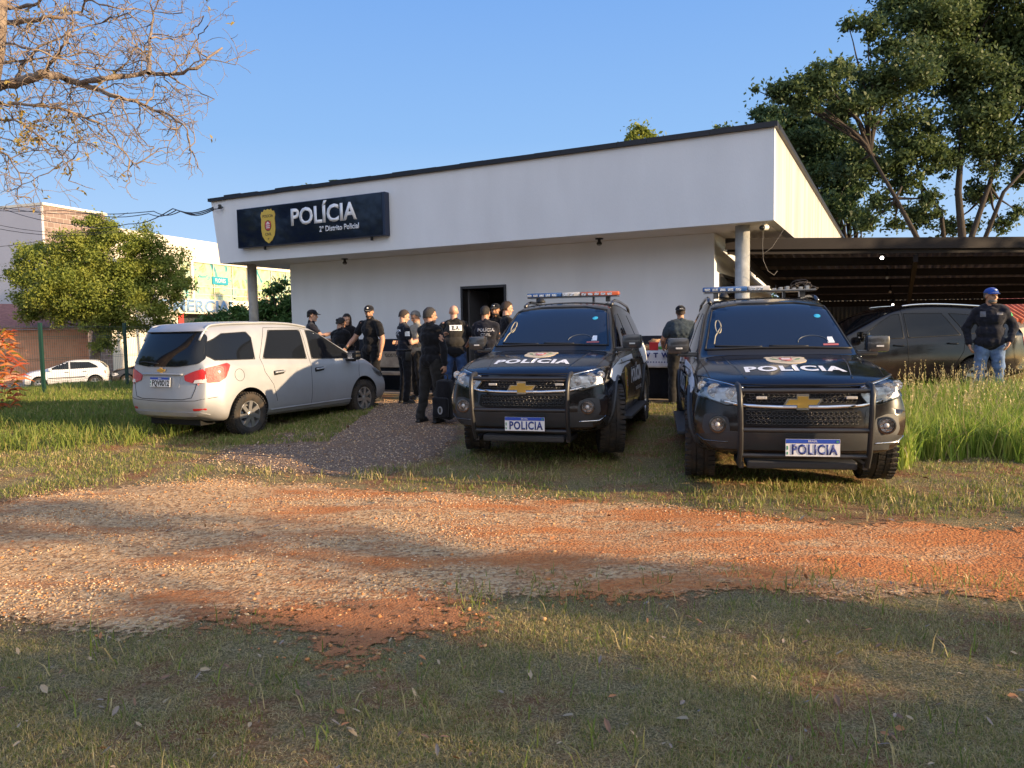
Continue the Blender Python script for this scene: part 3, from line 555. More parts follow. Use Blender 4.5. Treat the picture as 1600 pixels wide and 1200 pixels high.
M_plate = mat('plate_white', (.72, .72, .72), .45); M_blue = mat('plate_blue', (.02, .07, .4), .4); M_platetxt = mat('plate_text', (.02, .04, .2), .5); M_platek = mat('plate_text_black', (.03, .03, .03), .5)
M_refl = mat('reflector', (.75, .75, .78), .18, 1, bump=.3, bs=60); M_cover = glass_cover('clear_cover'); M_redl = mat('red_lens', (.42, .010, .010), .38, coat=.25, bump=.25, bs=60); M_clearl = mat('clear_lens', (.6, .58, .56), .15, coat=1, bump=.3, bs=120)
M_house = mat('lamp_housing', (.5, .5, .51), .35, .8, bump=.5, bs=25); M_goldb = mat('bowtie_gold', (.62, .40, .09), .3, .6); M_decal = mat('decal_white', (.8, .8, .8), .4); M_cream = mat('crest_cream', (.62, .5, .33), .5)
def interp(keys, x):
    xs_, ys_ = zip(*keys); return float(np.interp(x, xs_, ys_))
class Car:
    """body lofted from side profile tables; x forward from the front axle, y left, z up"""
    def __init__(s, root, P): s.root = root; s.P = P; s.build()
    def cage(s):
        P = s.P; xs = P['xs']; bm = bmesh.new(); rows = []
        for x in xs:
            zb = interp(P['bottom'], x); ys = interp(P['silly'], x); ym = interp(P['midy'], x); yb = interp(P['belty'], x); ye = interp(P['edgey'], x)
            zm = interp(P['midz'], x); zl = interp(P['belt'], x); ze = interp(P['edge'], x); zt = interp(P['top'], x); g = min(.05, max(.012, (ze-zl)*.12))
            rows.append([(0, zb), (ys*.4, zb), (ys*.8, zb), (ys, zb+.03), (ys+(ym-ys)*.8, zb+.17), (ym, zm), (yb+.012, zl-.09), (yb, zl-.01), (yb-.035 if ze-zl > .1 else yb+(ye-yb)*.4, zl+g), (ye, ze), (ye*.82, ze+(zt-ze)*.52), (ye*.42, ze+(zt-ze)*.88), (0, zt)])
        nx = len(xs); V = {}
        for i, x in enumerate(xs):
            for j, (y, z) in enumerate(rows[i]):
                V[i, j, 1] = bm.verts.new((x, y, z)); V[i, j, -1] = V[i, j, 1] if y == 0 else bm.verts.new((x, -y, z))
        for i in range(nx-1):
            for j in range(12):
                for sg in (1, -1):
                    f = [V[i, j, sg], V[i+1, j, sg], V[i+1, j+1, sg], V[i, j+1, sg]]
                    bm.faces.new(f if sg == 1 else f[::-1])
        # end caps: columns bottom rows 0..3, top rows 12..9, side rows 3..9
        for i in (0, nx-1):
            cols = [(3, 9, -1), (2, 10, -1), (1, 11, -1), (0, 12, 1), (1, 11, 1), (2, 10, 1), (3, 9, 1)]
            G = {}
            for c, (b, t, sg) in enumerate(cols):
                G[c, 3] = V[i, b, sg]; G[c, 9] = V[i, t, sg]
                for r in range(4, 9):
                    if c in (0, 6): G[c, r] = V[i, r, sg]
                    else:
                        yr = rows[i][r][0]; fr = (-1, -.8, -.4, 0, .4, .8, 1)[c]; w = ((r-3)/6)**2
                        z = rows[i][r][1]+w*(rows[i][t][1]-rows[i][9][1]); G[c, r] = bm.verts.new((xs[i], yr*fr, z))
            for c in range(6):
                for r in range(3, 9):
                    f = [G[c, r], G[c+1, r], G[c+1, r+1], G[c, r+1]]; bm.faces.new(f if i else f[::-1])
        xf, xr = xs[-1], xs[0]
        for v in bm.verts:
            x, y, z = v.co; wf = sstep(P['wf0'], xf, x); wr = sstep(P['wr0'], xr, x); W = P['W']
            x += wf*(-P['plan_f']*(abs(y)/W)**P.get('pf', 3)+interp(P['nose'], z)); x += wr*(P['plan_r']*(abs(y)/W)**P.get('pr', 3)-interp(P['tail'], z)); v.co.x = x
        bmesh.ops.recalc_face_normals(bm, faces=bm.faces)
        return bm
    def build(s):
        bm = s.cage(); me = bpy.data.meshes.new('tmp'); bm.to_mesh(me); bm.free(); o = bpy.data.objects.new('tmp', me); COL.objects.link(o)
        md = o.modifiers.new('s', 'SUBSURF'); md.levels = 3; md.render_levels = 3; bpy.context.view_layer.update(); me2 = applied(o)
        b = bmesh.new(); b.from_mesh(me2); s.bvh = BVHTree.FromBMesh(b); b.free(); o.modifiers.clear(); o.data = me2
        if s.P.get('arch'):
            r = s.P['arch']; cb = bmesh.new()
            for ax in (0, -s.P['wb']):
                for sg in (1, -1):
                    n = 40; a = [cb.verts.new((ax+math.cos(2*math.pi*k/n)*r, sg*(s.P['W']-.36), s.P['wr']+.02+math.sin(2*math.pi*k/n)*r*s.P.get('archz', 1))) for k in range(n)]
                    c = [cb.verts.new((v.co.x, sg*(s.P['W']+.3), v.co.z)) for v in a]
                    cb.faces.new(a); cb.faces.new(c[::-1])
                    for k in range(n): cb.faces.new((a[k], c[k], c[(k+1) % n], a[(k+1) % n]))
            bmesh.ops.recalc_face_normals(cb, faces=cb.faces); cm = bpy.data.meshes.new('c'); cb.to_mesh(cm); cb.free(); co = bpy.data.objects.new('c', cm); COL.objects.link(co)
            m1 = o.modifiers.new('b', 'BOOLEAN'); m1.object = co; m1.operation = 'DIFFERENCE'; m1.solver = 'EXACT'; bpy.context.view_layer.update(); me3 = applied(o); bpy.data.objects.remove(co)
        else: me3 = me2
        bpy.data.objects.remove(o); me3.materials.clear(); me3.materials.append(s.P['paint']); me3.materials.append(M_well)
        # inside of wheel wells: dark
        mi = []
        for p in me3.polygons:
            c = p.center; n = p.normal; dark = 0
            if abs(c.y) < s.P['W']-.04:
                for ax in (0, -s.P['wb']):
                    d = math.hypot(c.x-ax, c.z-s.P['wr']-.02)
                    if d < s.P.get('arch', 0)*1.03 and abs(n.y) < .5 and abs(d-s.P.get('arch', 0)) < .03: dark = 1
                    if d < s.P.get('arch', 0) and abs(abs(c.y)-(s.P['W']-.36)) < .02: dark = 1
            if c.z < interp(s.P['bottom'], c.x)+.02: dark = 1
            mi.append(dark)
        me3.polygons.foreach_set('material_index', mi); me3.polygons.foreach_set('use_smooth', [True]*len(me3.polygons)); me3.set_sharp_from_angle(angle=R(38)); me3.update()
        s.body = link(bpy.data.objects.new('body', me3), s.root)
    DIRS = dict(left=Vector((0, -1, 0)), right=Vector((0, 1, 0)), front=Vector((-1, 0, 0)), rear=Vector((1, 0, 0)), top=Vector((0, 0, -1)))
    def pt(s, u, v, side):
        if side == 'left': o = Vector((u, 3, v))
        elif side == 'right': o = Vector((u, -3, v))
        elif side == 'front': o = Vector((6, u, v))
        elif side == 'rear': o = Vector((-9, u, v))
        else: o = Vector((u, v, 5))
        h = s.bvh.ray_cast(o, s.DIRS[side])
        if h[0] is None: return None, None
        return h[0], h[1]
    def P3(s, u, v, side, off=0.):
        p, n = s.pt(u, v, side)
        if p is None:
            p, n, *_ = s.bvh.find_nearest(Vector((u, (1 if side == 'left' else -1)*.9, v)) if side in ('left', 'right') else Vector((1. if side == 'front' else -4, u, v)) if side != 'top' else Vector((u, v, 2)))
        return p-s.DIRS[side]*off
    def patch(s, name, poly, side, m, off=.004, th=.02, step=.06, parent=None, curve=True, hole=None):
        """panel cut to a 2-D outline and laid on the body along a direction"""
        pl = [Vector(p) for p in poly]; n = len(pl); out = []
        if curve:   # rounded corners
            for i in range(n):
                a, b, c = pl[i-1], pl[i], pl[(i+1) % n]; r = min(curve if curve is not True else .04, (a-b).length*.45, (c-b).length*.45); p0 = b+(a-b).normalized()*r; p1 = b+(c-b).normalized()*r
                for t in (0, .25, .5, .75, 1): out.append(p0*(1-t)**2+b*2*t*(1-t)+p1*t*t)
        else: out = pl
        dn = []
        for i in range(len(out)):
            a, b = out[i], out[(i+1) % len(out)]; k = max(1, int((b-a).length/step)); dn += [a.lerp(b, j/k) for j in range(k)]
        xs_ = [p.x for p in dn]; ys_ = [p.y for p in dn]; inner = []
        A = np.array([(p.x, p.y) for p in dn])
        gx, gy = np.meshgrid(np.arange(min(xs_)+step*.5, max(xs_), step), np.arange(min(ys_)+step*.5, max(ys_), step)); gx = gx.ravel(); gy = gy.ravel(); ok = in_poly(gx, gy, [tuple(p) for p in A])
        inner = [Vector((x, y)) for x, y in zip(gx[ok], gy[ok]) if np.min(np.hypot(A[:, 0]-x, A[:, 1]-y)) > step*.35]
        vv, ee, ff, *_ = delaunay_2d_cdt([Vector(p) for p in A.tolist()]+inner, [], [list(range(len(A)))], 1, 1e-6)
        bm = bmesh.new(); vs = [bm.verts.new(s.P3(p.x, p.y, side, off)) for p in vv]
        for f in ff:
            try: bm.faces.new([vs[i] for i in f])
            except ValueError: pass
        be = [e for e in bm.edges if e.is_boundary]
        r = bmesh.ops.extrude_edge_only(bm, edges=be); nv = [g for g in r['geom'] if isinstance(g, bmesh.types.BMVert)]; bmesh.ops.translate(bm, verts=nv, vec=s.DIRS[side]*th)
        for f in bm.faces: f.smooth = True
        return bm_obj(name, bm, m, parent or s.root, True, 45)
    def both(s, name, poly, m, **k):
        a = s.patch(name, poly, 'left', m, **k); b = s.patch(name, poly, 'right', m, **{q: (v if q != 'parent' else v[1]) for q, v in k.items()} if isinstance(k.get('parent'), tuple) else k); return a, b
    def line(s, name, pts, side, m, w=.006, off=.002, parent=None, step=.04, th=None):
        """bead following the body"""
        P = []
        for a, b in zip(pts, pts[1:]):
            a = Vector(a); b = Vector(b); k = max(1, int((b-a).length/step)); P += [a.lerp(b, j/k) for j in range(k)]
        P.append(Vector(pts[-1])); bm = bmesh.new(); tube(bm, [s.P3(p.x, p.y, side, off) for p in P], w, 6); return bm_obj(name, bm, m, parent or s.root, True)
    def text(s, name, txt, size, side, cu, cv, m, bold=0, sx=1, off=.005, rot=0, parent=None, sp=1.):
        bm = text_mesh(txt, size, bold, sx, space=sp)
        for ax in (0, 1):
            lo = min(v.co[ax] for v in bm.verts); hi = max(v.co[ax] for v in bm.verts); q = lo+.04
            while q < hi:
                co = [0, 0, 0]; co[ax] = q; no = [0, 0, 0]; no[ax] = 1; bmesh.ops.bisect_plane(bm, geom=bm.verts[:]+bm.edges[:]+bm.faces[:], plane_co=co, plane_no=no); q += .04
        for v in bm.verts:
            x, y = v.co.x, v.co.y; x, y = x*math.cos(rot)-y*math.sin(rot), x*math.sin(rot)+y*math.cos(rot)
            if side == 'top': u, w = cu-y, cv+x          # read from the front
            elif side == 'left': u, w = cu-x, cv+y
            elif side == 'right': u, w = cu+x, cv+y
            elif side == 'front': u, w = cu+x, cv+y
            else: u, w = cu-x, cv+y
            v.co = s.P3(u, w, side, off)
        return bm_obj(name, bm, m, parent or s.root)
def wheel(root, x, y, z, r, w, side, style='spoke', steer=0, rimr=None, name='wheel', squash=0):
    """wheel as a part with tyre and rim sub-parts"""
    rr = rimr or r*.62; Mx = Matrix.Translation((x, y, z)) @ Matrix.Rotation(steer, 4, 'Z') @ (Matrix.Rotation(math.pi, 4, 'Z') if side < 0 else Matrix())
    bm = bmesh.new(); h = w/2; lathe(bm, [(rr, -h*.8), (r*.9, -h), (r*.975, -h*.82), (r, -h*.55), (r, -h*.30), (r*.975, -h*.28), (r*.975, -h*.22), (r, -h*.2), (r, h*.2), (r*.975, h*.22), (r*.975, h*.28), (r, h*.30), (r, h*.55), (r*.975, h*.82), (r*.93, h*.96), (r*.8, h*1.04), (rr*1.03, h*.86), (rr, h*.8), (rr, -h*.8)], 48, cap=False)
    # tread blocks
    for k in range(44):
        a = 2*math.pi*k/44
        for yy, da in ((-.42, 0), (0, .07), (.42, 0)):
            m4 = Matrix.Rotation(a+da, 4, 'Y') @ Matrix.Translation((0, yy*w, r)); box(bm, -r*.045, r*.045, -w*.11, w*.11, -.012, .007, 0, m4)
    bmesh.ops.transform(bm, matrix=Mx, verts=bm.verts); ty = bm_obj(name, bm, M_tyre, root, True, 35)
    bm = bmesh.new(); lathe(bm, [(rr*1.0, h*.82), (rr*.93, h*.8), (rr*.9, h*.45), (rr*.88, -h*.5), (.02, -h*.5)], 40, cap=False)
    n = dict(spoke=6, cover=7, five=5)[style]
    for k in range(n):
        a = 2*math.pi*k/n; m4 = Matrix.Rotation(a, 4, 'Y')
        if style == 'spoke':
            for q in (-.13, .13): prism(bm, [(.05, q*.5*rr-.02), (rr*.93, q*rr*1.5-.022), (rr*.93, q*rr*1.5+.022), (.05, q*.5*rr+.02)], h*.5, h*.72, lambda u, v, hh: m4 @ Vector((v, hh, u)))
        elif style == 'cover': prism(bm, [(.03, -.03), (rr*.5, -rr*.17), (rr*.95, -rr*.30), (rr*.97, rr*.02), (rr*.6, rr*.1), (.03, .03)], h*.6, h*.86, lambda u, v, hh: m4 @ Vector((v, hh, u)))
        else: prism(bm, [(.04, -.035), (rr*.94, -rr*.13), (rr*.94, rr*.13), (.04, .035)], h*.5, h*.75, lambda u, v, hh: m4 @ Vector((v, hh, u)))
    lathe(bm, [(rr*.24, h*.4), (rr*.24, h*.88), (rr*.17, h*.93), (.005, h*.94)], 20)
    bmesh.ops.transform(bm, matrix=Mx, verts=bm.verts); bm_obj('rim', bm, M_rim, ty, True, 30)
    bm = bmesh.new(); lathe(bm, [(.004, h*.1), (rr*.6, h*.1), (rr*.6, h*.16), (.004, h*.16)], 30); bmesh.ops.transform(bm, matrix=Mx, verts=bm.verts); bm_obj('brake_disc', bm, M_darkchrome, ty, False)
    return ty
def mirror(root, x, y, z, sg, m, sc=1., name='side_mirror'):
    bm = bmesh.new(); box(bm, -.09*sc, .09*sc, -.13*sc, .13*sc, -.095*sc, .10*sc, .045*sc)
    for v in bm.verts: v.co.x -= .25*abs(v.co.y+.0)*(1 if v.co.y*sg > 0 else .3)
    bmesh.ops.translate(bm, verts=bm.verts, vec=(x, y, z)); box(bm, x-.04, x+.04, min(y, y-sg*.2), max(y, y-sg*.2), z-.13*sc, z-.07*sc, .01)
    mo = bm_obj(name, bm, m, root, True, 40)
    bm = bmesh.new(); box(bm, x-.105*sc, x-.095*sc, y-.11*sc, y+.11*sc, z-.07*sc, z+.075*sc, .003); bm_obj('mirror_glass', bm, M_refl, mo)
    bm = bmesh.new(); box(bm, x+.078*sc, x+.088*sc, y-.03*sc, y+.05*sc, z-.03, z-.012, .003); bm_obj('indicator', bm, M_clearl, mo); return mo
def plate(root, M4, txt, w=.40, h=.13, m=None):
    bm = bmesh.new(); box(bm, -w/2, w/2, -h/2, h/2, 0, .006, .001); bmesh.ops.transform(bm, matrix=M4, verts=bm.verts); p = bm_obj('licence_plate', bm, M_plate, root)
    bm = bmesh.new(); box(bm, -w/2+.002, w/2-.002, h*.26, h/2-.001, .006, .009); bmesh.ops.transform(bm, matrix=M4, verts=bm.verts); bm_obj('plate_band', bm, M_blue, p)
    t = text_mesh(txt, h*.80, .0035, 1, space=1.12); wd = max(v.co.x for v in t.verts)-min(v.co.x for v in t.verts); t.free()
    text_obj('plate_lettering', txt, h*.80, M4 @ Matrix.Translation((.012, -h*.13, .0065)), m or M_platetxt, p, .0035, w*.84/wd, .003, 1.12)
    text_obj('country_lettering', 'BRASIL', h*.17, M4 @ Matrix.Translation((0, h*.38, .0095)), M_plate, p, 0, 1, .001)
    bm = bmesh.new(); box(bm, w/2-.03, w/2-.012, h*.31, h*.43, .0092, .0105); box(bm, -w/2+.008, -w/2+.02, -h*.12, h*.1, .0062, .008); box(bm, -w/2+.008, -w/2+.02, -h*.4, -h*.25, .0062, .008); bmesh.ops.transform(bm, matrix=M4, verts=bm.verts); bm_obj('plate_marks', bm, mat('plate_green', (.05, .25, .12), .5), p); return p
BOW = [(-1, -.16), (-.88, .2), (-.36, .2), (-.36, .42), (.36, .42), (.36, .2), (1, .2), (.88, -.2), (.36, -.2), (.36, -.42), (-.36, -.42), (-.36, -.2), (-1.0, -.2)]
BOW = [(-1.08, -.17), (-.85, .17), (-.34, .17), (-.34, .38), (.34, .38), (.34, .17), (1.08, .17), (.85, -.17), (.34, -.17), (.34, -.38), (-.34, -.38), (-.34, -.17)]
def bowtie(root, M4, s, name='emblem'):
    bm = bmesh.new(); prism(bm, [(x*s*1.15, y*s*1.4) for x, y in BOW], 0, .012, lambda u, v, h: M4 @ Vector((u, v, h))); e = bm_obj(name, bm, M_chrome, root)
    bm = bmesh.new(); prism(bm, [(x*s, y*s) for x, y in BOW], .0125, .02, lambda u, v, h: M4 @ Vector((u, v, h))); bm_obj('emblem_inlay', bm, M_goldb, e); return e
def lamp_bowl(M4, r, d, m, root, name='reflector'):
    bm = bmesh.new(); lathe(bm, [(r, 0), (r*.93, .0), (r*.8, -d*.5), (r*.4, -d*.9), (.003, -d)], 24, 'Z'); 
    bmesh.ops.transform(bm, matrix=M4, verts=bm.verts); o = bm_obj(name, bm, m, root, True, 50)
    bm = bmesh.new(); bmesh.ops.create_uvsphere(bm, u_segments=16, v_segments=8, radius=r*.42); bmesh.ops.transform(bm, matrix=M4 @ Matrix.Translation((0, 0, -d*.3)), verts=bm.verts); bm_obj('bulb_lens', bm, M_clearl, o, True); return o

# ---------------- police SUV
SUVP = dict(W=.93, wb=2.845, wr=.39, arch=.455, paint=M_blackp,
  xs=[-3.90, -3.86, -3.7, -3.45, -3.3, -3.0, -2.7, -2.4, -2.1, -1.8, -1.5, -1.2, -1.02, -.9, -.75, -.6, -.45, -.36, -.28, -.15, .05, .25, .45, .62, .76, .84, .88],
  bottom=[(-3.9, .42), (-3.3, .30), (-.3, .28), (.5, .28), (.88, .36)],
  silly=[(-3.9, .72), (-3.6, .84), (-3, .86), (0, .86), (.88, .80)],
  midy=[(-3.9, .78), (-3.7, .88), (-3.3, .93), (-2.4, .925), (-1.4, .90), (-.5, .91), (0, .93), (.4, .93), (.88, .90)],
  midz=[(-3.9, .72), (0, .72), (.88, .70)],
  belty=[(-3.9, .74), (-3.7, .84), (-3.2, .88), (-2, .885), (-1, .875), (-.4, .86), (.2, .86), (.6, .85), (.88, .83)],
  belt=[(-3.9, 1.14), (-2.8, 1.13), (-.9, 1.07), (-.4, 1.07), (.3, 1.05), (.7, .99), (.88, .93)],
  edge=[(-3.9, 1.30), (-3.86, 1.45), (-3.7, 1.66), (-3.3, 1.70), (-2.2, 1.75), (-1.6, 1.74), (-1.2, 1.67), (-.75, 1.40), (-.42, 1.18), (-.28, 1.135), (.1, 1.10), (.5, 1.045), (.76, .985), (.88, .92)],
  edgey=[(-3.9, .60), (-3.3, .64), (-2.2, .66), (-1.5, .66), (-1.2, .67), (-.75, .72), (-.42, .77), (-.28, .775), (.2, .76), (.7, .72), (.88, .70)],
  top=[(-3.9, 1.34), (-3.86, 1.50), (-3.7, 1.71), (-3.3, 1.76), (-2.2, 1.815), (-1.6, 1.80), (-1.3, 1.755), (-1.1, 1.66), (-.75, 1.44), (-.42, 1.22), (-.36, 1.175), (-.28, 1.165), (.1, 1.135), (.5, 1.075), (.76, 1.015), (.84, .975), (.88, .935)],
  wf0=.0, wr0=-3.1, plan_f=.26, pf=3.2, plan_r=.15, pr=4, nose=[(.28, -.05), (.45, .05), (.62, .05), (.8, .0), (1.0, -.03), (1.1, -.08)], tail=[(.4, 0), (.7, .04), (1.1, 0), (1.45, -.18), (1.75, -.3)])
M_bluel = mat('blue_lens', (.03, .11, .32), .15, coat=1, bump=.2, bs=80); M_redbar = mat('red_bar_lens', (.42, .085, .03), .18, coat=1, bump=.2, bs=80); M_metg = mat('brushed_metal', (.4, .4, .4), .4, 1)
def crest_decal(c, side, cu, cv, sc, sx, rot90=False, small=False):
    pl = []
    for x, y in SHIELD:
        u, v = x*sc*sx, y*sc
        pl.append((cu-v, cv+u) if side == 'top' else (cu+u, cv+v))
    o = c.patch('crest_decal', pl, side, M_cream if not small else M_gold, off=.004, th=.003, step=.05, curve=False)
    for s, dy, k in (('POLÍCIA', .58, .26), ('CIVIL', -.52, .24)):
        c.text('crest_lettering', s, sc*k, side, cu-(dy*sc if side == 'top' else 0), cv+(0 if side == 'top' else dy*sc), M_cblk, .001, 1.1 if not small else .5, .0085, parent=o)
    def sub(nm, poly, m, off):
        p2 = [(cu-y*sc, cv+x*sc*sx) if side == 'top' else (cu+x*sc*sx, cv+y*sc) for x, y in poly]; c.patch(nm, p2, side, m, off=off, th=.002, step=.04, curve=False, parent=o)
    sub('coat_of_arms', [(-.28, .4), (.28, .4), (.28, 0), (.15, -.3), (0, -.38), (-.15, -.3), (-.28, 0)], M_cred, .007)
    for z in (-.15, .0, .15): sub('arms_stripes', [(-.2, z), (.2, z), (.2, z+.06), (-.2, z+.06)], M_decal, .0095)
    for q in (-1, 1): sub('laurel', [(q*.36, -.2), (q*.6, -.05), (q*.7, .3), (q*.5, .15)], mat('laurel_green', (.1, .22, .08), .6), .007)
    return o
def make_suv(loc, yaw, scale, label, broken, steer=0.):
    root = empty('police_car', loc, yaw, label, 'police car', 'black police vehicles parked on the grass', scale); c = Car(root, SUVP)
    # glass
    W_ = [(-.72, 1.165), (-.69, 1.33), (-.655, 1.50), (-.60, 1.655), (-.3, 1.70), (.3, 1.70), (.60, 1.655), (.655, 1.50), (.69, 1.33), (.72, 1.165), (.3, 1.18), (-.3, 1.18)]
    W_ = [(-.715, 1.225), (-.60, 1.665), (-.3, 1.715), (.3, 1.715), (.60, 1.665), (.715, 1.225), (.3, 1.238), (-.3, 1.238)]
    ws = c.patch('windshield', W_, 'front', M_glassw, off=.006, th=.05, step=.06, curve=.05)
    c.patch('cowl', [(-.70, 1.212), (-.3, 1.222), (.3, 1.222), (.70, 1.212), (.70, 1.17), (-.70, 1.17)], 'front', M_rub, off=.003, th=.03, step=.05, curve=.01)
    c.line('windshield_seal', W_+[W_[0]], 'front', M_rub, .011, .006)
    # things seen behind / on the glass
    c.patch('inspection_sticker', [(.50, 1.28), (.57, 1.28), (.56, 1.34), (.51, 1.34)], 'front', M_decal, off=.012, th=.003, curve=.006, parent=ws); c.patch('red_sticker', [(.45, 1.255), (.60, 1.255), (.60, 1.272), (.45, 1.272)], 'front', mat('red_sticker', (.45, .12, .1), .5), off=.012, th=.003, curve=.003, parent=ws)
    c.patch('round_sticker', [(.48+.035*math.cos(a), 1.56+.02*math.sin(a)) for a in np.linspace(0, 6.28, 13)[:-1]], 'front', mat('cyan_sticker', (.05, .4, .6), .4), off=.012, th=.003, curve=False, parent=ws, step=.02)
    c.line('steering_wheel', [(.36+.15*math.cos(a), 1.285+.07*math.sin(a)) for a in np.linspace(0, 3.14, 12)], 'front', mat('wheel_shade', (.05, .06, .075), .4), .006, .006, ws)
    c.line('pillar_handle', [(-.56+.03*math.cos(a), 1.46+.07*math.sin(a)) for a in np.linspace(0, 6.28, 14)]+[(-.60, 1.36), (-.62, 1.28)], 'front', mat('handle_beige', (.35, .31, .22), .5), .007, .007, ws)
    for (a, b) in (((-.15, 1.25), (-.62, 1.262)), ((.30, 1.25), (-.08, 1.258))): c.line('wiper', [a, b], 'front', M_rub, .009, .016)
    gl = {'front_window': [(-.60, 1.17), (-1.02, 1.42), (-1.32, 1.60), (-1.46, 1.62), (-1.50, 1.16)], 'rear_window': [(-1.60, 1.165), (-1.56, 1.62), (-2.25, 1.625), (-2.50, 1.20)], 'quarter_window': [(-2.62, 1.22), (-2.38, 1.61), (-3.05, 1.57), (-3.42, 1.40), (-3.48, 1.25)]}
    for nm, pl in gl.items():
        for sd_ in ('left', 'right'): c.patch(nm, pl, sd_, M_glassd, off=.004, th=.02, curve=.03)
    for sd_ in ('left', 'right'):
        c.line('window_trim', [(-.5, 1.135), (-1.5, 1.13), (-2.6, 1.17), (-3.55, 1.21)], sd_, M_chrome, .007, .003)
        for pl in ([(-.50, 1.12), (-.48, .55), (-.50, .36)], [(-1.55, 1.62), (-1.56, 1.15), (-1.58, .36)], [(-2.48, 1.15), (-2.42, .9), (-2.30, .62)]): c.line('panel_gap', pl, sd_, M_well, .004, -.001)
        for x in (-1.42, -2.30): c.line('door_handle', [(x, 1.01), (x+.2, 1.015)], sd_, M_blackp, .016, .022)
        # white police stripe sweeping up the door, wordmark, small crest
        c.patch('white_stripe', [(.42, .90), (.25, .98), (-.55, 1.06), (-1.5, 1.085), (-1.5, 1.0), (-.7, .96), (-.1, .83), (.30, .84)], sd_, M_decal, off=.002, th=.002, curve=.02)
        c.patch('white_panel', [(-2.35, 1.10), (-2.6, 1.18), (-3.62, 1.20), (-3.66, .93), (-2.75, .90)], sd_, M_decal, off=.002, th=.002, curve=.02)
        c.text('door_lettering', 'POLÍCIA', .26, sd_, -1.75, .80, M_decal, .012, 1.05, .003)
        c.text('small_lettering', 'POLÍCIA CIVIL', .07, sd_, -2.0, .60, M_decal, .001, 1.3, .003)
        crest_decal(c, sd_, -.78, .74, .20, .45, small=True)
        # running board, cladding
        sg_ = 1 if sd_ == 'left' else -1
        bm = bmesh.new(); box(bm, -2.40, -.46, .80*sg_ if sg_ > 0 else -1.0, 1.0 if sg_ > 0 else -.80, .33, .37, .012); bm_obj('running_board', bm, M_plast, root, False)
        for ax, nm in ((0, 'f'), (-2.845, 'r')):
            bm = bmesh.new(); pts = []
            for k in range(15):
                a = math.pi*(-.08+1.16*k/14); x, z = ax+.468*math.cos(a), .41+.468*math.sin(a); p = c.P3(x, z, sd_, .006); pts.append(p)
            tube(bm, pts, .022, 6, flat=.8); bm_obj('wheel_arch_trim', bm, M_plast, root, True)
        mirror(root, -.60, sg_*.99, 1.26, sg_, M_darkg, .88)
        # roof rail
        bm = bmesh.new(); pts = []
        for x in np.linspace(-1.55, -3.5, 14):
            e = min(1, min(abs(x+1.5)/.25, abs(x+3.55)/.25)); p = c.P3(x, sg_*.60, 'top', .0); pts.append(p+Vector((0, 0, .005+.055*e)))
        tube(bm, pts, .022, 8); bm_obj('roof_rail', bm, M_darkg, root, True)
        # headlight
        hl = [(.47*sg_, .865), (.48*sg_, .935), (.60*sg_, .965), (.79*sg_, 1.005), (.885*sg_, 1.01), (.90*sg_, .90), (.86*sg_, .85), (.62*sg_, .78), (.53*sg_, .79)]
        h = c.patch('headlight', hl, 'front', M_house, off=.004, th=.05, step=.04, curve=.02)
        for (yy, zz, rr_) in ((.57, .875, .055), (.71, .90, .065), (.81, .935, .045)):
            q = c.P3(yy*sg_, zz, 'front', .012); lamp_bowl(Matrix.Translation(q) @ basis((0, 0, 0), (0, 1, 0), (0, 0, 1)), rr_, .03, M_refl, h)
        c.line('chrome_lip', [(.48*sg_, .93), (.60*sg_, .96), (.79*sg_, 1.0)], 'front', M_chrome, .006, .035, h)
        c.line('headlight_seal', hl+[hl[0]], 'front', M_rub, .008, .02, h)
        c.patch('headlight_cover', hl, 'front', M_cover, off=.04, th=.035, step=.05, curve=.02, parent=h)
        # fog lamp bezel
        fb = [(.58*sg_, .50), (.60*sg_, .665), (.70*sg_, .70), (.80*sg_, .69), (.82*sg_, .56), (.78*sg_, .50)]
        f_ = c.patch('fog_bezel', fb, 'front', M_plast, off=.008, th=.03, step=.04, curve=.025); q = c.P3(.69*sg_, .605, 'front', .03)
        bm = bmesh.new(); lathe(bm, [(.075, -.03), (.075, .006), (.062, .008), (.06, 0)], 20, 'X', q); bm_obj('fog_ring', bm, M_darkchrome, f_, True, 40)
        lamp_bowl(Matrix.Translation(q) @ basis((0, 0, 0), (0, 1, 0), (0, 0, 1)), .055, .03, M_refl, f_, 'fog_lamp')
        c.patch('intake', [(.50*sg_, .48), (.52*sg_, .74), (.60*sg_, .77), (.88*sg_, .72), (.87*sg_, .50), (.82*sg_, .45)], 'front', M_blackp, off=.003, th=.02, step=.05, curve=.03)
        c.line('chrome_underline', [(.60*sg_, .45), (.80*sg_, .455), (.86*sg_, .50)], 'front', M_chrome if sg_ > 0 else M_darkchrome, .008, .008)
    # bonnet
    c.line('bonnet_gap', [(-.74, .985), (-.5, .955), (-.2, .95), (.2, .95), (.5, .955), (.74, .985)], 'front', M_well, .006, 0)
    for q in (-1, 1):
        c.line('bonnet_crease', [(.70, q*.44), (.2, q*.52), (-.25, q*.56)], 'top', M_blackp, .010, -.004); c.line('bonnet_gap', [(.55, q*.74), (.1, q*.775), (-.3, q*.785)], 'top', M_well, .004, -.001)
    c.text('bonnet_lettering', 'POLÍCIA', .235, 'top', .46, 0, M_decal, .010, .90, .004, sp=1.12)
    crest_decal(c, 'top', .06, 0, .21, .95)
    # grille
    g = c.patch('grille', [(-.50, .785), (-.48, .90), (.48, .90), (.50, .785), (.43, .775), (-.43, .775)], 'front', M_well, off=.004, th=.02, curve=.015)
    g2 = c.patch('lower_grille', [(-.50, .62), (-.48, .735), (.48, .735), (.50, .62), (.45, .60), (-.45, .60)], 'front', M_well, off=.004, th=.02, curve=.02)
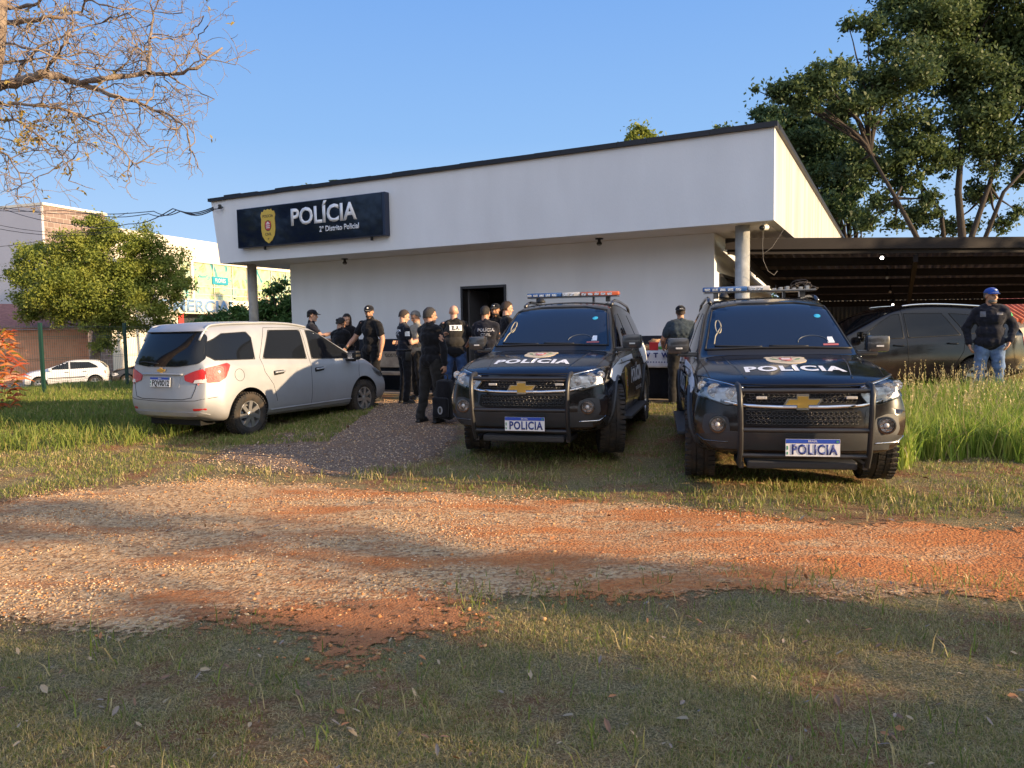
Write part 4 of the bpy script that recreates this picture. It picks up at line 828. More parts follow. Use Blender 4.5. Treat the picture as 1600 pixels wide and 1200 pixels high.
    for (gr, z0, z1, wid) in ((g, .80, .885, .45), (g2, .615, .73, .46)):
        bm = bmesh.new(); rows_ = max(2, int(round((z1-z0)/.042)))
        for j in range(rows_):
            z = z0+(j+.5)*(z1-z0)/rows_; nn = 22
            for k in range(nn):
                y = -wid+2*wid*(k+.5+(j % 2)*.5)/nn
                if abs(y) > wid: continue
                q = [(math.cos(a)*.019, math.sin(a)*.017) for a in np.linspace(math.pi*.12, math.pi*1.88, 7)]
                tube(bm, [c.P3(y+u, z+v, 'front', .010) for u, v in q], .0032, 4)
        bm_obj('grille_mesh', bm, M_darkchrome, gr, True)
    c.line('chrome_bar', [(-.66, .815), (-.48, .775), (-.2, .765), (.2, .765), (.48, .775), (.66, .815)], 'front', M_chrome, .019, .012)
    c.line('chrome_bar', [(-.52, .882), (-.3, .888), (.3, .888), (.52, .882)], 'front', M_chrome, .009, .010)
    q = c.P3(0, .812, 'front', .036); bowtie(root, basis(q, (0, 1, 0), (0, 0, 1)), .128)
    for yy in (-.33, .40):
        q = c.P3(yy, .845, 'front', .02); bm = bmesh.new(); box(bm, q.x, q.x+.02, yy-.045, yy+.045, .833, .857, .005); bm_obj('strobe_lamp', bm, M_clearl, root)
    # lower bumper plastics and skid
    c.patch('bumper_valance', [(-.86, .34), (-.88, .50), (-.6, .55), (.6, .55), (.88, .50), (.86, .34), (.5, .30), (-.5, .30)], 'front', M_plast, off=.012, th=.03, curve=.05)
    bm = bmesh.new(); box(bm, .62, .90, -.45, .45, .23, .30, .02); bm_obj('skid_plate', bm, M_plast, root)
    # bull bar
    bm = bmesh.new()
    for q in (-1, 1):
        pts = [(.86, .53*q, .955), (.985, .53*q, .945), (1.03, .525*q, .88), (1.04, .52*q, .75), (1.03, .515*q, .55), (1.0, .515*q, .40), (.93, .515*q, .27)]
        tube(bm, pts, .030, 10, flat=.8)
        box(bm, .5, .93, .50*q-.02, .50*q+.02, .24, .29)
    for z, x in ((.915, 1.0), (.585, 1.03), (.36, .98)): tube(bm, [(x-.0, -.52, z), (x+.01, -.3, z), (x+.01, .3, z), (x, .52, z)], .021, 10)
    bm_obj('bull_bar', bm, mat('bar_black', (.018, .018, .02), .42, spec=.5), root, True, 40)
    plate(root, basis((1.035, .06, .44), (0, 1, 0), (0, 0, 1)), 'POLICIA', .43, .145)
    # wheels
    for x in (0, -2.845):
        for sg_ in (1, -1): wheel(root, x, sg_*.80, .39, .39, .26, sg_, 'spoke', steer if x == 0 else 0)
    bm = bmesh.new(); box(bm, -3.6, .55, -.55, .55, .30, .42); bm_obj('chassis', bm, M_well, root)
    c.patch('tailgate_glass', [(-.58, 1.25), (-.52, 1.6), (.52, 1.6), (.58, 1.25)], 'rear', M_glassd, off=.005); 
    for q in (-1, 1): c.patch('tail_light', [(q*.60, .95), (q*.60, 1.2), (q*.78, 1.2), (q*.78, .95)], 'rear', M_redl, off=.008)
    # light bar
    lb = bpy.data.objects.new('light_bar', None)
    zt = 1.87; xx = -1.95
    bm = bmesh.new(); box(bm, xx-.13, xx+.13, -.64, .64, zt-.005, zt+.012, .004)
    for q in (-.5, .5): box(bm, xx-.05, xx+.05, q-.03, q+.03, 1.80, zt-.006)
    box(bm, xx-.03, xx+.03, .28, .31, 1.80, zt-.006)
    base = bm_obj('light_bar', bm, M_darkg, root)
    def seg(nm, y0, y1, m, taper=0):
        bm = bmesh.new(); vs = box(bm, xx-.135, xx+.135, y0, y1, zt+.013, zt+.072, .018)
        if taper:
            for v in bm.verts:
                d = (v.co.y-y0)/(y1-y0) if taper < 0 else (y1-v.co.y)/(y1-y0)
                if d < .35: v.co.x = xx+(v.co.x-xx)*(.55+.45*d/.35)
        bm_obj(nm, bm, m, base, True, 40)
        bm = bmesh.new()
        for k in range(int((y1-y0)/.09)): box(bm, xx+.134, xx+.138, y0+.02+k*.09, y0+.085+k*.09, zt+.02, zt+.05)
        bm_obj('reflector_row', bm, M_refl, base)
    seg('blue_lens', -.66, -.14, M_bluel, -1); seg('clear_lens', -.135, .12, M_clearl)
    if not broken: seg('red_lens', .125, .66, M_redbar, 1)
    else:
        bm = bmesh.new(); box(bm, xx-.12, xx+.12, .125, .64, zt+.013, zt+.02); 
        for k in range(6): box(bm, xx-.05, xx+.06, .16+k*.075, .2+k*.075, zt+.021, zt+.04+.01*(k % 3), .004)
        bm_obj('exposed_board', bm, M_metg, base)
        bm = bmesh.new()
        for k in range(5):
            a = [Vector((xx+.03*math.sin(k+t), .40+.12*t/3+.05*math.cos(k*2+t*1.7), zt+.03+.075*math.sin(t*3.1/6)+.012*k*math.sin(t))) for t in np.linspace(0, 6, 16)]; tube(bm, a, .004, 5)
        bm_obj('loose_wires', bm, mat('wire_dark', (.05, .04, .035), .6), base, True)
    bm = bmesh.new(); tube(bm, [(-2.9, .35, 1.79), (-2.95, .35, 2.0)], [.006, .003], 6); bm_obj('antenna', bm, M_rub, root, True)
    bm = bmesh.new(); lathe(bm, [(.06, .0), (.06, .02), (.035, .055), (.004, .065)], 16, 'Z', (-1.75, -.42, 1.80)); bm_obj('roof_beacon', bm, M_rub, root, True)
    return root
M_darkg = mat('gunmetal_gloss', (.05, .05, .054), .25, .3, coat=.6)
make_suv((2.638, 7.193, .05), R(-101), 1.0, 'black police car nearest the camera, with a broken light bar trailing loose wires', True, R(-2))
make_suv((.348, 8.643, .11), R(-106), .985, 'black police car in the middle with a blue and red light bar on its roof', False, R(14))
# ---------------- silver people carrier
MPVP = dict(W=.865, wb=2.62, wr=.31, arch=.365, paint=M_silver,
  xs=[-3.50, -3.47, -3.38, -3.25, -3.1, -2.85, -2.6, -2.3, -2.0, -1.7, -1.4, -1.1, -.9, -.75, -.55, -.35, -.15, .02, .12, .22, .35, .5, .62, .72, .79, .83],
  bottom=[(-3.5, .33), (-3.2, .24), (-.3, .19), (.5, .2), (.83, .24)],
  silly=[(-3.5, .66), (-3.3, .78), (-2.9, .80), (0, .80), (.83, .74)],
  midy=[(-3.5, .73), (-3.3, .83), (-2.9, .862), (-2.3, .855), (-1.2, .845), (-.4, .85), (0, .862), (.4, .86), (.83, .82)],
  midz=[(-3.5, .66), (0, .62), (.83, .55)],
  belty=[(-3.5, .70), (-3.3, .79), (-2.9, .815), (-2, .82), (-1, .81), (-.3, .795), (.2, .78), (.6, .76), (.83, .72)],
  belt=[(-3.5, 1.04), (-2.8, 1.03), (-1.5, .99), (-.5, .95), (.1, .93), (.5, .86), (.83, .72)],
  edge=[(-3.5, 1.18), (-3.47, 1.30), (-3.38, 1.50), (-3.25, 1.55), (-2.8, 1.575), (-1.8, 1.60), (-1.2, 1.57), (-.75, 1.40), (-.35, 1.19), (.12, 1.00), (.35, .96), (.62, .89), (.83, .76)],
  edgey=[(-3.5, .56), (-3.25, .60), (-2.2, .63), (-1.2, .62), (-.75, .64), (.0, .69), (.2, .70), (.83, .62)],
  top=[(-3.5, 1.22), (-3.47, 1.35), (-3.38, 1.56), (-3.25, 1.605), (-2.8, 1.635), (-1.8, 1.655), (-1.3, 1.635), (-1.05, 1.57), (-.35, 1.25), (.05, 1.07), (.14, 1.035), (.22, 1.02), (.4, .985), (.62, .92), (.79, .83), (.83, .78)],
  wf0=.05, wr0=-2.85, plan_f=.22, pf=3, plan_r=.16, pr=3.2, nose=[(.2, -.04), (.45, .03), (.7, -.02), (.85, -.1)], tail=[(.3, -.14), (.5, -.07), (.65, -.09), (.9, -.12), (1.1, -.14), (1.35, -.21), (1.55, -.26)])
def make_mpv(loc, yaw, scale):
    root = empty('parked_car', loc, yaw, 'silver people carrier parked on the driveway, seen from behind', 'car', None, scale); c = Car(root, MPVP)
    c.patch('rear_window', [(-.64, 1.06), (-.68, 1.12), (-.60, 1.44), (-.52, 1.49), (.52, 1.49), (.60, 1.44), (.68, 1.12), (.64, 1.06), (.3, 1.02), (-.3, 1.02)], 'rear', M_glassd, off=.014, curve=.05, step=.04)
    c.line('wiper', [(.05, 1.06), (.35, 1.085), (.46, 1.08)], 'rear', M_rub, .009, .02)
    c.patch('spoiler', [(-.58, 1.50), (-.52, 1.60), (.52, 1.60), (.58, 1.50)], 'rear', M_silver, off=.05, th=.08, curve=.02)
    c.patch('plate_recess', [(-.33, .72), (-.36, .90), (.36, .90), (.33, .72)], 'rear', M_silver, off=.003, th=.01, curve=.03)
    c.line('tailgate_trim', [(-.40, .915), (0, .918), (.40, .915)], 'rear', M_silver, .014, .018)
    c.line('tailgate_gap', [(-.66, 1.0), (-.60, .72), (-.55, .60), (-.4, .575), (.4, .575), (.55, .60), (.60, .72), (.66, 1.0)], 'rear', M_well, .005, -.001)
    c.line('bumper_gap', [(-.80, .60), (-.60, .56), (0, .545), (.60, .56), (.80, .60)], 'rear', M_well, .004, -.001)
    c.patch('bumper_lip', [(-.72, .36), (-.66, .40), (.66, .40), (.72, .36), (.6, .34), (-.6, .34)], 'rear', M_silver, off=.018, th=.02, curve=.01)
    q = c.P3(0, .97, 'rear', .004); bowtie(root, basis(q, (0, -1, 0), (0, 0, 1)), .075)
    q = c.P3(0, .81, 'rear', .022); plate(root, basis(q, (0, -1, 0), (.10, 0, 1)), 'FQV0D12', .40, .13, M_platek)
    for sg, sd_ in ((1, 'left'), (-1, 'right')):
        t = c.patch('tail_light', [(sg*.44, .83), (sg*.42, .90), (sg*.60, .965), (sg*.83, 1.02), (sg*.86, .86), (sg*.78, .80), (sg*.6, .79)], 'rear', M_redl, off=.012, th=.02, curve=.02)
        c.patch('tail_light', [(-3.27, .80), (-3.27, 1.0), (-2.96, 1.06), (-2.92, 1.03), (-3.02, .86), (-3.12, .80)], sd_, M_redl, off=.010, th=.02, curve=.02)
        c.patch('reversing_lens', [(sg*.58, .795), (sg*.60, .84), (sg*.80, .86), (sg*.79, .805)], 'rear', M_clearl, off=.017, th=.01, curve=.01, parent=t)
        c.patch('bumper_reflector', [(sg*.56, .42), (sg*.56, .45), (sg*.72, .455), (sg*.72, .43)], 'rear', M_redl, off=.008, th=.01, curve=.008)
        for nm, pl in {'front_window': [(-.10, 1.01), (-.62, 1.29), (-.95, 1.46), (-1.08, 1.49), (-1.20, 1.49), (-1.24, 1.045)], 'rear_window': [(-1.36, 1.05), (-1.34, 1.50), (-2.02, 1.50), (-2.28, 1.09)], 'quarter_window': [(-2.44, 1.09), (-2.40, 1.40), (-2.46, 1.48), (-2.9, 1.46), (-3.16, 1.34), (-3.22, 1.18), (-3.12, 1.10)]}.items():
            c.patch(nm+'_seal' if 0 else nm, pl, sd_, M_glassd, off=.004, th=.02, curve=.06)
            c.line('window_seal', [(pl[0])]+pl[1:]+[pl[0]], sd_, M_rub, .007, .002)
        for pl in ([(-.02, 1.0), (-.10, .8), (-.16, .5), (-.18, .28)], [(-1.30, 1.52), (-1.30, 1.0), (-1.32, .5), (-1.34, .27)], [(-.18, .27), (-1.34, .27), (-2.05, .27)], [(-2.10, 1.53), (-2.34, 1.10), (-2.30, .9), (-2.15, .7), (-2.08, .45)], [(-.3, 1.30), (-1.3, 1.53), (-2.1, 1.54)]): c.line('panel_gap', pl, sd_, M_well, .004, -.0015)
        for x in (-1.22, -2.13):
            h = c.patch('door_handle', [(x, .83), (x, .90), (x+.22, .905), (x+.22, .85)], sd_, M_well, off=.002, th=.005, curve=.02); c.line('handle_grip', [(x+.01, .875), (x+.21, .885)], sd_, M_silver, .014, .026, h)
        c.line('fuel_flap_gap', [(-2.78+.085*math.cos(a), .88+.085*math.sin(a)) for a in np.linspace(0, 6.283, 24)], sd_, M_well, .003, 0) if sg < 0 else None
        c.line('sill_line', [(-.35, .33), (-2.2, .33)], sd_, M_silver, .012, .002)
        c.line('roof_rail', [(-1.15, sg*.585), (-2.2, sg*.575), (-3.2, sg*.55)], 'top', M_silver, .018, .022)
        mo = mirror(root, -.35, sg*.93, 1.06, sg, M_rub, .78)
        hl = c.patch('headlight', [(.40, .70), (.30, .82), (.62, .80), (.86, .72), (.86, .64)], sd_, M_house, off=.006, th=.02, curve=.02); c.patch('headlight_cover', [(.40, .70), (.30, .82), (.62, .80), (.86, .72), (.86, .64)], sd_, M_cover, off=.02, th=.012, curve=.02, parent=hl)
        c.patch('headlight', [(sg*.45, .62), (sg*.45, .70), (sg*.78, .74), (sg*.80, .64)], 'front', M_house, off=.006, th=.02)
        for x in (0, -2.62): wheel(root, x, sg*.755, .31, .31, .20, sg, 'cover', 0)
    c.patch('grille', [(-.42, .45), (-.40, .66), (.40, .66), (.42, .45)], 'front', M_well, off=.004)
    c.patch('windshield', [(-.62, 1.06), (-.55, 1.53), (.55, 1.53), (.62, 1.06)], 'front', M_glassd, off=.004)
    bm = bmesh.new(); box(bm, -3.2, .5, -.5, .5, .2, .3); bm_obj('chassis', bm, M_well, root)
make_mpv((-3.27, 13.10, .095), R(63.5), .985)

# ---------------- cars seen from the side
def side_car(nm, loc, yaw, scale, label, pnt, P, wins, style='five', rail=None, wr=.31, wcol=None, grp=None, rimr=None):
    root = empty(nm, loc, yaw, label, 'car', grp, scale); PP = dict(P); PP['paint'] = pnt; c = Car(root, PP); wb = P['wb']; W = P['W']
    for sg, sd_ in ((1, 'left'), (-1, 'right')):
        for n_, pl in wins.items():
            c.patch(n_, pl, sd_, M_glassd if wcol is None else wcol, off=.004, th=.02, curve=.04); c.line('window_seal', pl+[pl[0]], sd_, M_rub, .008, .002)
        mirror(root, P['mx'], sg*(W+.05), P['mz'], sg, pnt, .75)
        for pl in P['gaps']: c.line('panel_gap', pl, sd_, M_well, .005, -.001)
        for x, z in P['handles']: c.line('door_handle', [(x, z), (x+.18, z+.01)], sd_, P.get('hm', pnt), .014, .02)
        if P.get('strip'): c.line('rub_strip', P['strip'], sd_, M_rub, .022, .008)
        if rail: c.line('roof_rail', [(a, sg*b) for a, b in rail], 'top', M_chrome, .02, .04)
        c.patch('headlight', [(P['fx']-.42, P['hz']+.02), (P['fx']-.25, P['hz']+.11), (P['fx']+.1, P['hz']+.05), (P['fx']+.1, P['hz']-.06), (P['fx']-.2, P['hz']-.05)], sd_, M_clearl, off=.006); c.patch('headlight', [(sg*.42, P['hz']-.05), (sg*.45, P['hz']+.05), (sg*.72, P['hz']+.09), (sg*.76, P['hz']-.04)], 'front', M_clearl, off=.008)
        c.patch('tail_light', [(P['rx']-.05, P['hz']+.05), (P['rx']-.05, P['hz']+.25), (P['rx']+.22, P['hz']+.28), (P['rx']+.16, P['hz']+.1)], sd_, M_redl, off=.008)
        for x in (0, -wb): wheel(root, x, sg*(W-.10), wr, wr, .2, sg, style, 0, rimr)
    wf = P['wsf']; c.patch('windshield', [(-W*.72, wf[0]), (-W*.62, wf[1]), (W*.62, wf[1]), (W*.72, wf[0])], 'front', wcol or M_glassd, off=.006); wf = P['wsr']; c.patch('rear_window', [(-W*.68, wf[0]), (-W*.58, wf[1]), (W*.58, wf[1]), (W*.68, wf[0])], 'rear', M_glassd, off=.006)
    c.patch('grille', [(-.35, P['hz']-.10), (-.35, P['hz']), (.35, P['hz']), (.35, P['hz']-.10)], 'front', M_well, off=.006)
    bm = bmesh.new(); box(bm, -wb-.3, .4, -W*.55, W*.55, .2, .32); bm_obj('chassis', bm, M_well, root); return root
HATP = dict(W=.83, wb=2.46, wr=.31, arch=.36, fx=.78, rx=-3.05, hz=.62, mx=-.5, mz=1.0,
  xs=[-3.04, -3.01, -2.93, -2.8, -2.6, -2.4, -2.1, -1.8, -1.5, -1.2, -1.0, -.8, -.6, -.4, -.2, -.05, .05, .2, .4, .58, .7, .77, .80],
  bottom=[(-3.04, .32), (-2.8, .22), (0, .2), (.8, .24)], silly=[(-3.04, .62), (-2.7, .76), (0, .77), (.8, .68)], midy=[(-3.04, .70), (-2.8, .80), (-2.4, .828), (-1.2, .815), (0, .83), (.4, .82), (.8, .76)], midz=[(-3.04, .6), (.8, .55)],
  belty=[(-3.04, .66), (-2.8, .75), (-2.3, .78), (-1, .78), (-.2, .765), (.8, .68)], belt=[(-3.04, .98), (-2, .97), (-.5, .93), (0, .91), (.5, .83), (.8, .70)],
  edge=[(-3.04, 1.02), (-3.0, 1.08), (-2.93, 1.16), (-2.7, 1.33), (-2.4, 1.385), (-1.6, 1.41), (-1.2, 1.37), (-.8, 1.2), (-.2, .98), (.05, .935), (.5, .86), (.8, .72)], edgey=[(-3.04, .52), (-2.6, .55), (-1.5, .56), (-1, .58), (-.1, .66), (.2, .67), (.8, .58)],
  top=[(-3.04, 1.05), (-3.0, 1.11), (-2.93, 1.20), (-2.7, 1.385), (-2.4, 1.435), (-1.6, 1.455), (-1.25, 1.42), (-.8, 1.24), (-.15, 1.01), (0, .985), (.2, .96), (.58, .885), (.77, .78), (.8, .73)],
  wf0=.1, wr0=-2.6, plan_f=.24, pf=3, plan_r=.14, pr=3, nose=[(.2, -.04), (.45, .02), (.7, -.06)], tail=[(.3, 0), (.5, .04), (.9, 0), (1.2, -.05)],
  gaps=[[(-.28, .92), (-.36, .6), (-.38, .28)], [(-1.32, 1.38), (-1.34, .9), (-1.36, .27)], [(-.38, .27), (-2.0, .27)], [(-2.22, .95), (-2.16, .75), (-2.0, .5)]], handles=[(-1.30, .84), (-2.1, .86)], strip=[(-.42, .56), (-1.3, .58), (-2.02, .60)], hm=M_rub, wsf=(1.02, 1.36), wsr=(1.02, 1.36))
HATW = {'front_window': [(-.42, .985), (-.95, 1.26), (-1.12, 1.33), (-1.28, 1.345), (-1.30, 1.0)], 'rear_window': [(-1.38, 1.0), (-1.36, 1.345), (-2.2, 1.325), (-2.52, 1.15), (-2.62, 1.04)]}
M_whitep = paint('white_paint', (.62, .64, .68), 0, .3); M_greyp = paint('graphite_paint', (.035, .037, .042), .3, .25)
M_reflglass = mat('reflection_glass', (.12, .16, .15), .05, spec=.9)  # pale tint stands in for reflections on the panes
G_ = (lambda t, n: (-23.25+.91*t-.41*n, 37.45+.41*t+.91*n, -1.03))
side_car('parked_car', G_(-.35, 0), R(204.2), .985, 'white three door hatchback parked along the street behind the fence', M_whitep, HATP, HATW, 'five', wr=.30, grp=None, rimr=.21)
side_car('parked_car', G_(3.5, .1), R(204.2), .97, 'dark grey hatchback parked behind the white hatchback', M_greyp, HATP, HATW, 'cover', wr=.30, wcol=M_reflglass)
SUVB = dict(SUVP); SUVB.update(W=.91, wb=2.7, wr=.34, arch=.40, fx=.88, rx=-3.9, hz=.80, mx=-.62, mz=1.10,
  xs=[-3.68, -3.64, -3.5, -3.3, -3.1, -2.9, -2.7, -2.4, -2.1, -1.8, -1.5, -1.2, -1.02, -.9, -.75, -.6, -.45, -.36, -.28, -.15, .05, .25, .45, .62, .76, .84, .88],
  belty=[(-3.68, .70), (-3.4, .82), (-3.2, .84), (-2, .85), (-1, .845), (-.4, .84), (.2, .83), (.6, .82), (.88, .80)], midy=[(-3.68, .74), (-3.4, .86), (-3.2, .9), (-1.4, .885), (0, .9), (.88, .86)],
  belt=[(-3.68, 1.10), (-2.7, 1.05), (-.9, .98), (-.4, .97), (.3, .95), (.88, .86)],
  edge=[(-3.68, 1.16), (-3.64, 1.22), (-3.4, 1.42), (-3.1, 1.52), (-2.2, 1.59), (-1.6, 1.585), (-1.3, 1.53), (-.75, 1.27), (-.28, 1.05), (.2, 1.01), (.62, .96), (.88, .87)],
  top=[(-3.68, 1.20), (-3.64, 1.27), (-3.4, 1.49), (-3.1, 1.58), (-2.2, 1.65), (-1.6, 1.64), (-1.3, 1.59), (-1.1, 1.50), (-.75, 1.32), (-.36, 1.10), (-.28, 1.085), (.2, 1.06), (.62, 1.0), (.84, .92), (.88, .89)],
  wr0=-3.0, tail=[(.4, 0), (.7, .04), (1.1, 0), (1.4, -.08)], wsf=(1.12, 1.52), wsr=(1.2, 1.46),
  gaps=[[(-.45, 1.0), (-.52, .55), (-.52, .33)], [(-1.45, 1.58), (-1.47, 1.0), (-1.48, .33)], [(-2.5, 1.05), (-2.45, .8), (-2.25, .5)], [(-.52, .33), (-2.2, .33)]], handles=[(-1.40, .92), (-2.35, .94)], strip=None)
SUVW = {'front_window': [(-.62, 1.04), (-1.05, 1.33), (-1.28, 1.46), (-1.40, 1.475), (-1.42, 1.05)], 'rear_window': [(-1.50, 1.055), (-1.48, 1.48), (-2.15, 1.475), (-2.42, 1.09)], 'quarter_window': [(-2.54, 1.10), (-2.28, 1.47), (-2.8, 1.43), (-3.15, 1.30), (-3.25, 1.18)]}
side_car('parked_car', (5.65, 14.4, .15), R(181), 1.04, 'black station car with silver roof rails parked under the carport', M_blackp, SUVB, SUVW, 'five', rail=[(-1.5, .58), (-2.2, .585), (-3.1, .56)], wr=.34)
# ============================================================ PEOPLE
def ell(bm, c, r, rot=None, n=14):
    t = bmesh.new(); bmesh.ops.create_uvsphere(t, u_segments=n, v_segments=n//2+3, radius=1); m4 = Matrix.Translation(c) @ (rot or Matrix()) @ Matrix.Diagonal((*r, 1)); bmesh.ops.transform(t, matrix=m4, verts=t.verts)
    me = bpy.data.meshes.new('t'); t.to_mesh(me); t.free(); bm.from_mesh(me); bpy.data.meshes.remove(me)
def cap_(bm, a, b, ra, rb, n=12):
    a = Vector(a); b = Vector(b); d = (b-a); L0 = max(d.length, 1e-4); d = d/L0; pts = []; rs = []
    for t in (-1, -.8, -.4, 0): pts.append(a+d*ra*t); rs.append(ra*math.sqrt(max(.0025, 1-t*t)))
    for t in (.33, .66): pts.append(a.lerp(b, t)); rs.append(ra+(rb-ra)*t)
    for t in (0, .4, .8, 1): pts.append(b+d*rb*t); rs.append(rb*math.sqrt(max(.0025, 1-t*t)))
    tube(bm, pts, rs, n)
def remeshed(name, bm, m, parent, voxel=.012, smooth=2, fn=None):
    me = bpy.data.meshes.new('t'); bmesh.ops.recalc_face_normals(bm, faces=bm.faces); bm.to_mesh(me); bm.free(); o = bpy.data.objects.new('t', me); COL.objects.link(o)
    r = o.modifiers.new('r', 'REMESH'); r.mode = 'VOXEL'; r.voxel_size = voxel
    if smooth: q = o.modifiers.new('s', 'SMOOTH'); q.iterations = smooth; q.factor = .5
    bpy.context.view_layer.update(); me2 = applied(o); bpy.data.objects.remove(o); bpy.data.meshes.remove(me)
    if fn:
        for v in me2.vertices: v.co = fn(v.co, v.normal)
    me2.materials.clear()
    for q in (m if isinstance(m, (list, tuple)) else [m]): me2.materials.append(q)
    me2.polygons.foreach_set('use_smooth', [True]*len(me2.polygons)); me2.update(); return link(bpy.data.objects.new(name, me2), parent)
def skin_mat(nm, c): 
    m = mat(nm, c, .5, spec=.35, var=.12, vs=18); m.node_tree.nodes['Principled BSDF'].inputs['Subsurface Weight'].default_value = .08; m.node_tree.nodes['Principled BSDF'].inputs['Subsurface Radius'].default_value = (.02, .008, .005); return m
SK = [skin_mat('skin_tan', (.42, .23, .15)), skin_mat('skin_fair', (.52, .30, .21)), skin_mat('skin_brown', (.30, .16, .10))]
def cloth(nm, c, v=.25): return mat(nm, c, .9, spec=.15, sheen=.15, var=v, vs=14, bump=.3, bs=120)
CL = dict(black=cloth('black_cotton', (.008, .008, .010)), navyblack=cloth('police_navy', (.011, .012, .020)), charcoal=cloth('charcoal_trousers', (.020, .019, .018)), jeans=cloth('blue_jeans', (.035, .07, .17), .35), jeansl=cloth('light_jeans', (.11, .17, .30), .3), beige=cloth('beige_shirt', (.30, .26, .20)), slate=cloth('slate_shirt', (.035, .05, .065)), vest=cloth('vest_nylon', (.03, .028, .026)), boots=mat('boots', (.012, .011, .010), .5))
HAIR = dict(dark=mat('hair_dark', (.012, .009, .007), .6, bump=.8, bs=90), grey=mat('hair_grey', (.15, .145, .14), .7, bump=.8, bs=90), brown=mat('hair_brown', (.04, .022, .014), .6, bump=.8, bs=90), buzz=mat('hair_buzz', (.045, .03, .024), .8, bump=.5, bs=200), salt=mat('hair_salt', (.032, .029, .028), .7, bump=.8, bs=90))
M_eye = mat('eye_white', (.6, .58, .55), .3); M_iris = mat('iris', (.02, .012, .01), .2); M_lip = mat('lip', (.33, .13, .1), .5)
def hand(bm, w, d, palm_n, side, curl=.5):
    """palm + four unequal fingers + thumb; w wrist, d pointing direction, palm_n palm normal"""
    w = Vector(w); d = Vector(d).normalized(); n = Vector(palm_n); n = (n-d*n.dot(d)).normalized(); s = d.cross(n)*side
    c = w+d*.045; m4 = Matrix(((s.x, d.x, n.x, 0), (s.y, d.y, n.y, 0), (s.z, d.z, n.z, 0), (0, 0, 0, 1))); ell(bm, c, (.040, .052, .017), m4, 12); cap_(bm, w-d*.02, w+d*.02, .026, .027, 10)
    for i, (o, l) in enumerate(((-.030, .062), (-.010, .074), (.010, .078), (.029, .070))):
        k = c+s*o+d*.040; a = curl*(1.1-.12*i); d1 = (d*math.cos(a*.6)+n*math.sin(a*.6)); d2 = (d*math.cos(a*1.6)+n*math.sin(a*1.6)); d3 = (d*math.cos(a*2.3)+n*math.sin(a*2.3)); p1 = k+d1*l*.45; p2 = p1+d2*l*.32; p3 = p2+d3*l*.24
        cap_(bm, k, p1, .0092, .0088, 8); cap_(bm, p1, p2, .0088, .0082, 8); cap_(bm, p2, p3, .0082, .0072, 8)
    k = c+s*.034-d*.018; e = (s*.75+d*.62+n*.3).normalized(); p = k+e*.034; q = p+(s*.25+d*.85+n*.45).normalized()*.028; cap_(bm, k, p, .0115, .010, 8); cap_(bm, p, q, .010, .0082, 8)
